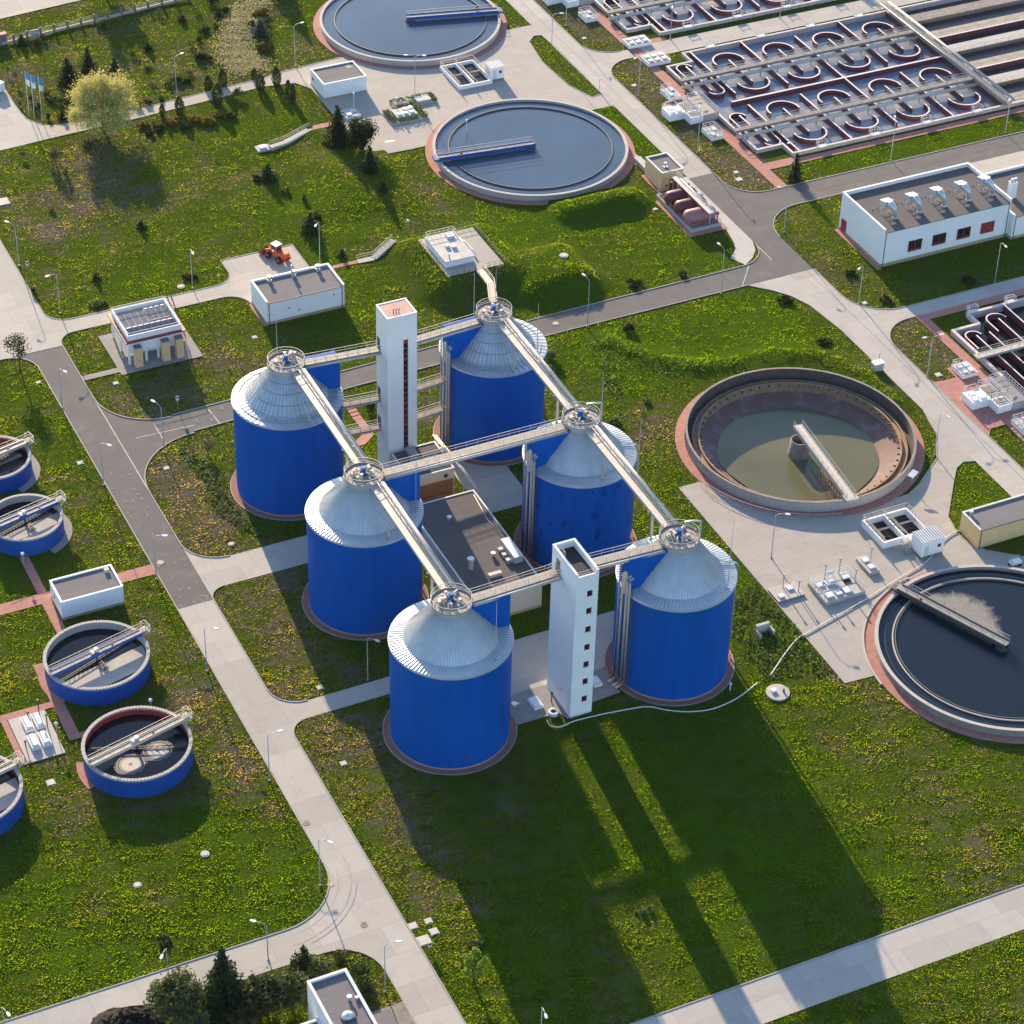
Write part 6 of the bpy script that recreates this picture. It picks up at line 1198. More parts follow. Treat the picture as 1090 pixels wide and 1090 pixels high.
o = (46.6, -12.4, 0); t = thing('shaft_head', 'round pale shaft head with two small fittings on the lawn corner', 'shaft', o); MB().cyl(0, 0, -.2, .3, 1.75, 32).build('slab', 'conc', t); MB().box(-.9, -.1, .1, .7, .3, .65).build('hatch_lid', 'white', t); MB().cyl(.8, -.3, .3, .8, .18, 10).build('stub_pipe', 'steeldark', t)
o = (52.5, 1.5, 0); p = G(811, 672); t = thing('headwall', 'pale concrete headwall on the bank by the hose silo', 'headwall', (p.x, p.y, 0)); MB().box(-1.1, 1.1, -.25, .25, -.2, 1.5).build('wall', 'conc', t); MB().box(-1.3, -1.0, -1.6, -.26, -.2, .9).box(1.0, 1.3, -1.6, -.26, -.2, .9).build('wing_wall', 'conc', t)
for u, v, w, d, l in ((570, 750, 1.5, 2.4, 'glazed skylight box on the paving between end silo and tower'), (634, 727, 1.3, 2.0, 'glazed skylight box on the paving between tower and hose silo')):
    p = G(u, v); t = thing('skylight_box', l, 'skylight', (p.x, p.y, .02), 'skylight boxes at the small-window tower'); MB().box(-w / 2, w / 2, -d / 2, d / 2, 0, .45).build('curb', 'whitewarm', t); MB().box(-w / 2 + .12, w / 2 - .12, -d / 2 + .12, d / 2 - .12, .45, .6).build('glazing', 'galv', t)
p = G(589, 760); t = thing('shaft_head', 'white ringed well head at the foot of the small-window tower', 'shaft', (p.x, p.y, 0)); MB().ring(0, 0, .45, .75, 0, .6, 20).build('rim', 'coping', t); MB().disc(0, 0, .5, .35, 16).build('water', 'blackwater', t)
p = G(587, 748); vents_on('dark standing pipe at the foot of the small-window tower', p.x, p.y, 0, 1.7, 'steeldark')
p = G(777, 735); vents_on('white capped pipe on the paving edge of the hose silo', p.x, p.y, 0, 1.2, 'coping')
p = G(547.5, 753); t = thing('valve', 'small galvanised valve at the foot of the end silo', 'valve', (p.x, p.y, .05)); MB().cyl(0, 0, 0, .6, .3, 12).cyl(0, 0, .6, .75, .45, 12).build('body', 'galv', t); MB().tube([(.2, 0, .3), (.9, .2, .3)], .15, 8).build('pipe', 'galv', t)
# steps and small retaining pieces
def steps(label, pts, w=1.3):
    o = (pts[0][0], pts[0][1], 0); mb = MB(o)
    for a, b in zip(pts, pts[1:]):
        L = math.hypot(b[0] - a[0], b[1] - a[1]); n = max(1, int(L / .5))
        for k in range(n):
            c = (a[0] + (b[0] - a[0]) * (k + .5) / n, a[1] + (b[1] - a[1]) * (k + .5) / n, 0); mb.obox(c, L / n, w, a[2] + (b[2] - a[2]) * (k + 1) / n, math.atan2(b[1] - a[1], b[0] - a[0]))
    t = thing('garden_steps', label, 'steps', o); st_ = mb.build('steps', 'conc', t); m2 = MB(o); rail(m2, [(a, b + w / 2, z) for a, b, z in pts], .9, 1.2, .03); m2.build('railing_frame', 'steel', t)
steps('pale garden steps with rail climbing from the pink path toward the mound', [(36, 120.1, .1), (39.1, 119.9, .2), (44.3, 122.9, 1.0)])
steps('pale garden steps below the hedge of columns beside the tall spruce', [(46.3, 168.7, .1), (39.5, 164.9, .5), (36.2, 164, .7)])
o = (35, 164.8, 0); t = thing('shaft_head', 'white hatch slab at the foot of the upper garden steps', 'shaft', o); MB().box(33.6, 36.4, 163.6, 166, -.2, .35).build('x', 'conc') if False else MB().box(-1.4, 1.4, -1.1, 1.1, -.2, .4).build('slab', 'conc', t); MB().box(-.8, .6, -.5, .6, .4, .75).build('hatch_lid', 'white', t)
p = G(676, 212); t = thing('outfall_block', 'pale concrete outfall ramp from the dark blue clarifier down the bank', 'outfall', (99.3, 124, 0)); MB().box(-.7, .7, .3, 8.4, 0, 1.0).build('channel_wall', 'conc', t); MB().box(-.9, .9, -.4, .25, 0, 1.3).build('head_wall', 'concdark', t)
# light-coloured steps beside red-window tower
t = thing('garden_steps', 'pink paved steps under the short footbridges by the red-window tower', 'steps', (17.2, 74, 0)); mb = MB()
for k in range(5): mb.box(-.7, .8, 1.0 + 1.0 * k, 1.85 + 1.0 * k, 0, .12 + .06 * k)
mb.build('tread_slab', 'redpave', t)

# ------------------------------------------------------------------ hoses
def hose(label, px, z=.24, r=.085):
    pts = [G(*q[:2], q[2] if len(q) > 2 else 0) for q in px]; d = []
    for i in range(len(pts) - 1):
        p0, p1, p2, p3 = pts[max(0, i - 1)], pts[i], pts[i + 1], pts[min(len(pts) - 1, i + 2)]
        for k in range(6):
            s = k / 6; d.append(.5 * ((2 * p1) + (p2 - p0) * s + (2 * p0 - 5 * p1 + 4 * p2 - p3) * s * s + (3 * p1 - p0 - 3 * p2 + p3) * s ** 3))
    d.append(pts[-1]); o = tuple(d[0]); mb = MB(o); mb.tube([(p.x, p.y, max(p.z, hz(p.x, p.y) if p.z < .5 else p.z) + z) for p in d], r, 8); return tag(mb.build('hose', 'hose', None, o), label, 'hose', 'white hoses on the ground')
hose('white hose curving over the dark lawn round the hose silo', [(582, 768), (586, 774), (597, 775), (612, 769), (640, 762), (670, 756), (690, 753.5), (712, 757.5), (735, 759), (758, 756), (780, 747), (795, 737), (806, 728)])
hose('long white hose crossing the slab yard from the lawn to the sand-coloured building', [(820, 720), (828, 708), (840, 691), (850, 680), (857, 676), (880, 663), (920, 640), (960, 615), (985, 600), (998, 584), (1008, 573), (1018, 567), (1027, 564)])

# ------------------------------------------------------------------ wheel loader, parked van, flags, fence
t = thing('wheel_loader', 'orange wheel loader with white cab roof in a parking bay', 'loader', (23.0, 126.9, ZL), None, R(112))
MB().box(-2.6, -.2, -.75, .75, .9, 2.0).box(-2.75, -2.6, -.7, .7, .8, 1.5).build('engine_body', 'orange', t); MB().box(-.2, 1.5, -.55, .55, .8, 1.5).build('front_frame', 'orange', t)
c = MB().box(-.7, .6, -.65, .65, 2.0, 2.95).build('cab', 'glass', t); MB().box(-.85, .75, -.75, .75, 2.95, 3.12).build('cab_roof', 'white', c)
mb = MB()
for a in (-.68, .58):
    for b in (-.63, .63): mb.box(a - .06, a + .06, b - .06, b + .06, 2.0, 2.95)
mb.build('cab_frame', 'orange', c)
for x in (-1.7, 1.1):
    for y in (-.98, .98):
        w = MB().tube([(x, y - .26, .68), (x, y + .26, .68)], .68, 18).build('wheel', 'tyre', t); MB().tube([(x, y - .28, .68), (x, y + .28, .68)], .3, 12).build('rim', 'orange', w)
mb = MB()
for y in (-.45, .45): mb.bar((.6, y, 1.9), (2.6, y, .8), .2, .3)
mb.build('lift_arm', 'orange', t)
MB().add([(2.5, -1.25, .15), (3.5, -1.25, .1), (3.6, -1.25, .25), (2.6, -1.25, 1.1), (2.4, -1.25, .9), (2.5, 1.25, .15), (3.5, 1.25, .1), (3.6, 1.25, .25), (2.6, 1.25, 1.1), (2.4, 1.25, .9)], [(0, 1, 2, 3, 4), (9, 8, 7, 6, 5), (0, 5, 6, 1), (3, 8, 9, 4), (4, 9, 5, 0), (1, 6, 7, 2)]).build('bucket', 'redlight', t)
MB().box(-2.85, -2.6, -.9, .9, .7, 1.2).build('counterweight', 'red', t); MB().tube([(-1.8, .4, 2), (-1.8, .4, 2.7)], .07, 6).build('exhaust', 'steeldark', t)
p = G(1, 95); t = thing('van', 'white van with yellow front cut by the picture edge at the upper parking area', 'van', (p.x - 1.4, p.y + .4, 0), None, R(118))
MB().add([(-2.4, -.95, .35), (1.2, -.95, .35), (1.2, .95, .35), (-2.4, .95, .35), (-2.4, -.9, 2.15), (.5, -.9, 2.15), (.5, .9, 2.15), (-2.4, .9, 2.15), (1.2, -.92, 1.25), (1.2, .92, 1.25)], [(0, 3, 2, 1), (4, 5, 6, 7), (0, 1, 8, 5, 4), (3, 7, 6, 9, 2), (0, 4, 7, 3), (5, 8, 9, 6)]).build('body', 'white', t)
MB().box(1.2, 2.3, -.93, .93, .35, 1.22).build('bonnet', 'yellow', t); MB().add([(.56, -.8, 2.1), (.56, .8, 2.1), (1.2, .82, 1.3), (1.2, -.82, 1.3)], [(0, 3, 2, 1)]).build('windscreen', 'glass', t)
for x in (-1.5, 1.5):
    for y in (-.9, .9): MB().tube([(x, y - .12, .34), (x, y + .12, .34)], .34, 14).build('wheel', 'tyre', t)
for k, (u, v, vt, l) in enumerate(((31.3, 124.6, 76, 'first flagpole with limp blue and white flag, closest to the parked van'), (37.2, 127.5, 79, 'middle flagpole with limp blue and white flag'), (45.2, 129.2, 82, 'flagpole with limp blue and white flag closest to the yellow-green tree'))):
    p = G(u, v); h = HT(p, vt); t = thing('flagpole', l, 'flagpole', (p.x, p.y, 0), 'white flagpoles with limp blue and white flags'); MB().tube([(0, 0, 0), (0, 0, h)], [.08, .04], 8).build('pole', 'coping', t)
    mb = MB(); mb2 = MB(); n = 9
    for m_, za, zb_ in ((mb, h - .15, h - 1.7), (mb2, h - 1.7, h - 3.0)):
        vs = []
        for i in range(n):
            x = .06 + .75 * i / (n - 1); y = .14 * math.sin(i * 1.7 + k)
            vs += [(x, y, za - .9 * i / (n - 1) * .6), (x * .95, y * .7 + .05, zb_ - .9 * i / (n - 1) * .5)]
        m_.add(vs, [(2 * i, 2 * i + 1, 2 * i + 3, 2 * i + 2) for i in range(n - 1)], True)
    f_ = mb.build('flag', 'skyblue', t); mb2.build('flag_lower_half', 'clothwhite', f_)
t = thing('garden_fence', 'wire fence with brick posts on a pale base wall along the upper lawn', 'fence', (20, 229, 0)); o = (20, 229, 0)
fx = [G(15 + 14.3 * k, 45.4 - 3.55 * k) for k in range(-1, 14)]; mb = MB(o); mb.bar((fx[0].x, fx[0].y, .45), (fx[-1].x, fx[-1].y, .45), .35, .5); mb.build('base_wall', 'conc', t)
for p in fx: MB(o).box(p.x - .22, p.x + .22, p.y - .22, p.y + .22, 0, 1.95).build('post', 'brickpost', t)
mb = MB(o)
for a, b in zip(fx, fx[1:]):
    for z in np.arange(.6, 1.8, .2): mb.bar((a.x, a.y, z), (b.x, b.y, z), .02)
    for k in range(12): c = a + (b - a) * (k / 12); mb.bar((c.x, c.y, .45), (c.x, c.y, 1.75), .02)
mb.build('wire_mesh', 'fencemesh', t)
p = G(4, 46); t = thing('gate_wall', 'short brick gate wall at the end of the wire fence', 'wall', (p.x - 1, p.y, 0)); MB().box(-1.6, 1.6, -.5, .5, 0, 2.2).build('wall', 'brickpost', t); MB().box(-1.7, 1.7, -.6, .6, 2.2, 2.3).build('coping', 'roofpink', t)
p = G(36.5, 38.5); t = thing('sign_board', 'small blue and white notice board on the fence base', 'sign', (p.x, p.y - .4, 0)); MB().box(-.9, .9, -.06, .06, .5, 1.6).build('board', 'clothwhite', t); MB().box(-.9, .9, -.075, -.062, 1.25, 1.6).build('header', 'bluesteel', t)

# soil heap
p = G(136, 1092); t = MB(); q = random.Random(8); n = 44; vs = []; fs = []; NJ = 17
for j in range(NJ):
    for k in range(n):
        a = 2 * PI * k / n; r = 4.0 * (1 - j / (NJ - .5)) * (1 + .12 * math.sin(3 * a + 1) + q.uniform(-.05, .05)); vs.append((r * 1.25 * math.cos(a), r * .9 * math.sin(a), 1.7 * math.sin(j / (NJ - 1) * PI / 2) * (1 + .12 * math.sin(5 * a + j) * math.sin(j * .9)) + q.uniform(-.16, .16) * (j > 0) - .05))
for j in range(NJ - 1):
    for k in range(n): fs.append((j * n + k, j * n + (k + 1) % n, (j + 1) * n + (k + 1) % n, (j + 1) * n + k))
fs.append(tuple((NJ - 1) * n + k for k in range(n))); t.add(vs, fs, False); tag(t.build('soil_heap', 'soil', None, (p.x, p.y, 0)), 'heap of near-black soil at the edge of the slab road', 'soil heap')
# ------------------------------------------------------------------ trees and shrubs
def quads(pts, s, q, nrm=None, flat=.0):
    """one small leaf face per point"""
    n = len(pts); P = np.array(pts); A = rng.normal(size=(n, 3)); A /= np.linalg.norm(A, axis=1)[:, None]
    B = rng.normal(size=(n, 3)); B -= (B * A).sum(1)[:, None] * A; B /= np.linalg.norm(B, axis=1)[:, None]
    k = (s * rng.uniform(.6, 1.35, n))[:, None]; V = np.stack([P - A * k - B * k * .55, P + A * k - B * k * .55, P + A * k + B * k * .55, P - A * k + B * k * .55], 1)
    return V.reshape(-1, 3)
def leafmesh(name, V, mat, parent):
    n = len(V) // 4; me = bpy.data.meshes.new(name); me.vertices.add(n * 4); me.vertices.foreach_set('co', V.reshape(-1).astype(np.float32)); me.loops.add(n * 4); me.loops.foreach_set('vertex_index', np.arange(n * 4)); me.polygons.add(n); me.polygons.foreach_set('loop_start', np.arange(0, n * 4, 4)); me.update(calc_edges=True)
    me.materials.append(M[mat]); o = bpy.data.objects.new(name, me); COL.objects.link(o); o.parent = parent; return o
def clumps(cs, per, sd):
    out = []
    for c, r in cs: out.append(np.array(c) + rng.normal(size=(per, 3)) * r * sd)
    return np.concatenate(out)
def conifer(name, label, x, y, h, r, mat, group, cat='conifer', leaf=.16, dens=1.0):
    r *= 1.7
    t = thing(name, label, cat, (x, y, hz(x, y)), group); MB().tube([(0, 0, 0), (0, 0, h * .5), (0, 0, h * .97)], [.03 * h * .5 + .05, .02 * h * .5 + .03, .01], 7).build('trunk', 'bark', t)
    pts = []; n = int(h * 4.2)
    for k in range(n):
        f = k / n; z = h * (.07 + .92 * f); rr = r * (1 - f) ** .85 * (.8 + .35 * rng.random()) + .06; nb = int(6 + 8 * (1 - f))
        for b in range(nb):
            a = 2 * PI * (b + rng.random()) / nb; L = rr * rng.uniform(.6, 1.08); m = max(3, int(L * 7 * dens))
            for i in range(m):
                s = (i + rng.random()) / m; w = .10 + .16 * L * (1 - s); pts.append((L * s * math.cos(a) + rng.normal() * w, L * s * math.sin(a) + rng.normal() * w, z - .28 * L * s + .1 * rng.normal()))
    leafmesh('crown', quads(pts, leaf, 0), mat, t); return t
def blob(name, label, x, y, h, rx, ry, mat, group, cat, n=420, leaf=.14, z0=.0, trunk=0, squash=1.0, lobes=9, hollow=.45, lob=(.28, .5)):
    """dense shrub or crown: leaves gathered in uneven clumps through an ellipsoid"""
    t = thing(name, label, cat, (x, y, hz(x, y)), group); rz_ = (h - z0) / 2; cz = z0 + rz_
    if trunk or True: MB().tube([(0, 0, -.1), (0, 0, cz)], [max(.05, trunk), max(.03, trunk * .6)], 6).build('trunk' if trunk else 'stem', 'bark', t)
    cs = []
    for k in range(lobes):
        d = rng.normal(size=3); d /= np.linalg.norm(d); f = rng.uniform(hollow, .82); cs.append(((d[0] * rx * f, d[1] * ry * f, cz + d[2] * rz_ * f), min(rx, ry, rz_) * rng.uniform(*lob)))
    pts = clumps(cs, max(8, n // lobes), .75); q = np.linalg.norm((pts - (0, 0, cz)) / (rx, ry, rz_), axis=1); pts = pts[(q < 1.12) & (pts[:, 2] > .02)]
    leafmesh('crown' if trunk else 'foliage', quads(pts, leaf, 0), mat, t); return t
def column(name, label, x, y, h, r, mat, group, n=None):
    t = thing(name, label, 'shrub', (x, y, hz(x, y)), group); MB().tube([(0, 0, -.1), (0, 0, h * .8)], [.08, .03], 6).build('stem', 'bark', t); n = n or int(230 * h * r); pts = []
    for _ in range(n):
        f = rng.random(); a = rng.uniform(0, 2 * PI); rr = r * (math.sin(PI * min(1, f * .86 + .14)) ** .6) * rng.uniform(.55, 1.05); pts.append((rr * math.cos(a), rr * math.sin(a), .08 + h * f))
    leafmesh('foliage', quads(pts, .14, 0), mat, t); return t
# the big yellow-green tree
def broadleaf(label, x, y, h, r, mat, z0, nbr, per, leaf, group=None):
    t = thing('broadleaf_tree', label, 'tree', (x, y, hz(x, y)), group); q = random.Random(int(x * 7 + y)); mb = MB(); ends = []
    mb.tube([(0, 0, -.1), (.05, 0, z0 * .6), (.0, .1, z0)], [h * .03, h * .024, h * .02], 9)
    for k in range(nbr):
        a = 2 * PI * k / nbr * 1.0 + q.uniform(-.3, .3); el = q.uniform(.35, 1.25); L = r * q.uniform(.75, 1.0) / max(.45, math.cos(el)) if el < .8 else (h - z0) * q.uniform(.7, .95)
        L = min(L, (h - z0) * 1.0); d = Vector((math.cos(a) * math.cos(el), math.sin(a) * math.cos(el), math.sin(el))); p = Vector((0, .05, z0 * q.uniform(.75, 1.0))); mid = p + d * L * .5 + Vector((0, 0, L * .06)); e = p + d * L
        mb.tube([p, mid, e], [h * .012, h * .007, .02], 6)
        for j in range(7):
            f = q.uniform(.35, 1); b = p + (e - p) * f; dd = (d + Vector((q.gauss(0, .6), q.gauss(0, .6), q.gauss(.1, .5)))).normalized(); g = b + dd * r * q.uniform(.2, .42); mb.tube([b, g], [h * .004 + .015, .015], 5); ends += [g, b + (g - b) * .6]
        ends.append(e)
    mb.build('trunk', 'bark', t); pts = []
    c = np.array((0, 0, z0 + (h - z0) * .48)); R3 = np.array((r, r, (h - z0) * .55))
    cs = [((e.x, e.y, e.z), r * .14 * q.uniform(.7, 1.3)) for e in ends if np.linalg.norm((np.array(e) - c) / R3) < 1.05]
    pts = clumps(cs, per, .62); pts = pts[pts[:, 2] > z0 * .7]; leafmesh('crown', quads(pts, leaf, 0), mat, t); return t
p = G(110, 138.5); broadleaf('large yellow-green spring tree with forked trunk beside the upper path', p.x, p.y, 10.8, 7.8, 'spring', 2.2, 22, 84, .13)
p = G(504, 1046); broadleaf('young lime-green tree on the lawn beside the silo shadow', p.x, p.y, 5.4, 1.75, 'lime', 2.2, 7, 22, .13)
p = G(112, -4); broadleaf('dark tree at the top picture edge beyond the wire fence', p.x, p.y, 11, 4.6, 'bushdark', 2.5, 12, 40, .2)
p = G(300, -6); conifer('spruce_tree', 'dark spruce at the top picture edge above the golden junipers', p.x, p.y + 1, 8.5, 2.4, 'needle', 'spruces in the upper lawns')
G_ = 'spruces in the upper lawns'
for u, v, vt, r, l in ((73, 88, 60.5, 1.9, 'broad dark spruce standing nearest the three flagpoles'), (95, 82, 49.5, 1.6, 'tallest slim dark spruce above the yellow-green tree'), (122.5, 77, 61, .9, 'small dark spruce above the crown top of the yellow-green tree'), (118, 91, 80, 1.0, 'low dark spruce half hidden by the yellow-green crown'), (66.7, 126, 117, .9, 'small dark spruce at the crown side by the hatched road marking'),
                     (360, 152, 111.7, 2.0, 'tall dark spruce in front of the white house at the hedged planter'), (393.3, 187.5, 159, 1.3, 'young spruce in the long shadow below the tall pine'), (408, 208, 197.5, .8, 'tiny spruce at the end of the pine shadow'), (285.4, 191, 174, 1.5, 'young spruce on the open lawn beside the yellow patch'), (330.4, 247, 226, 1.6, 'young spruce behind the parked loader'),
                     (150.3, 243, 233.8, .8, 'tiny dark spruce in the middle of the upper lawn'), (363.8, 273, 264, .7, 'tiny bare spruce beside the lamp behind the flat building'), (846, 192, 163, 1.1, 'single conifer at the verge corner by the asphalt junction'), (157.4, 53, 45, .9, 'tiny spruce in the lawn below the fence shadow'), (193.8, 21.5, 14, .9, 'small spruce near the fence in the upper lawn'), (23.4, 47.5, 36, .9, 'dark shrubby spruce against the fence base'), (102.7, 298, 290.5, .6, 'tiny dark column on the lawn above the pavilion')):
    p = G(u, v); conifer('spruce_tree', l, p.x, p.y, HT(p, vt), r, 'needle', G_, leaf=.15)
p = G(277.6, 37); conifer('blue_spruce', 'grey-blue spruce between the golden junipers', p.x, p.y, HT(p, 20), 1.7, 'needleblue', None)
# pines
p = G(385, 160); blob('pine_tree', 'dense dark green pine beside the tall spruce', p.x, p.y, 6.6, 3.3, 3.0, 'needle', 'pines', 'pine', 4200, .17, .5, .16, lobes=40, lob=(.18, .32))
p = G(21.8, 396); blob('pine_tree', 'lone pine with bare lower trunk at the asphalt road corner', p.x, p.y, 7.2, 2.5, 2.4, 'pine', 'pines', 'pine', 900, .14, 3.4, .14, lobes=13, hollow=.55)
for u, v, h, r, m_, l, n in ((190, 1082, 7.2, 4.0, 'palepine', 'broad pale pine beside the soil heap', 3600), (283, 1078, 7.0, 3.4, 'pine', 'large pine between the dark spruce and the grey-roofed building', 3000), (310, 1072, 6.4, 2.6, 'pine', 'bushy pine touching the small spruce by the slab road', 2200), (205, 1102, 4.0, 3.0, 'palepine', 'low pale pine at the bottom edge beside the dark spruce', 1800), (340, 1040, 3.2, 2.0, 'palepine', 'rounded pale pine bush behind the grey-roofed building', 1300), (262, 1096, 4.4, 2.6, 'pine', 'shaded pine at the bottom edge behind the dark spruce', 1600)):
    p = G(u, v); blob('pine_tree', l, p.x, p.y, h, r, r * .9, m_, 'pines', 'pine', int(n * 1.9), .17, .3, .15, lobes=70, hollow=.3, lob=(.13, .24))
p = G(240, 1074); conifer('spruce_tree', 'tall dark spruce between the pale pines at the bottom', p.x, p.y, 11.2, 2.4, 'needle', None, leaf=.17, dens=1.2)
p = G(324, 1036); conifer('spruce_tree', 'short spruce peeking above the pines beside the slab road', p.x, p.y, 5.2, 1.6, 'needle', None, leaf=.15)
for u, v, h, r, m_, l in ((364, 1026, 2.6, 1.3, 'pine', 'small grey-green bush at the grass tip near the roof corner'), (383, 1040, 2.4, 1.2, 'bushdark', 'dark bush on the grass tip near the road kerb'), (386, 1058, 3.0, 1.4, 'bushdark', 'dark rounded bush against the grey-roofed building'), (330, 1112, 2.0, 2.0, 'golden', 'yellowish shrub at the bottom edge beside the annex')):
    p = G(u, v); blob('bush', l, p.x, p.y, h, r, r, m_, 'bushes round the grey-roofed building', 'shrub', 700, .13, lobes=12)
# clipped columns along the path
COLS = [(221.7, 95.5, 81, .95, 'clipped dark column on the upper path side nearest the long lamp post'), (237.2, 92, 74, 1.0, 'tall clipped column on the upper path side before the straw bank'), (231.7, 110.5, 90, 1.15, 'broad clipped column below the path opposite the straw bank'), (191.4, 121, 103, .95, 'loose column at the upper end of the juniper bed'), (173, 124.5, 111.5, .6, 'thin young column nearest the yellow-green tree'), (270.8, 84, 74.5, .75, 'short clipped column on the upper path side past the straw bank'),
        (277.3, 95.5, 79.5, 1.0, 'brownish column below the path with long shadow'), (294.5, 91, 71.5, .95, 'tall clipped column at the path bend by the white house'), (307, 101, 86, .6, 'thin brownish column, first of the close pair'), (312, 108.5, 90, .65, 'taller brownish column of the close pair')]
for u, v, vt, r, l in COLS: p = G(u, v); column('columnar_shrub', l, p.x, p.y, HT(p, vt), r, 'thuja', 'columnar shrubs along the upper path')
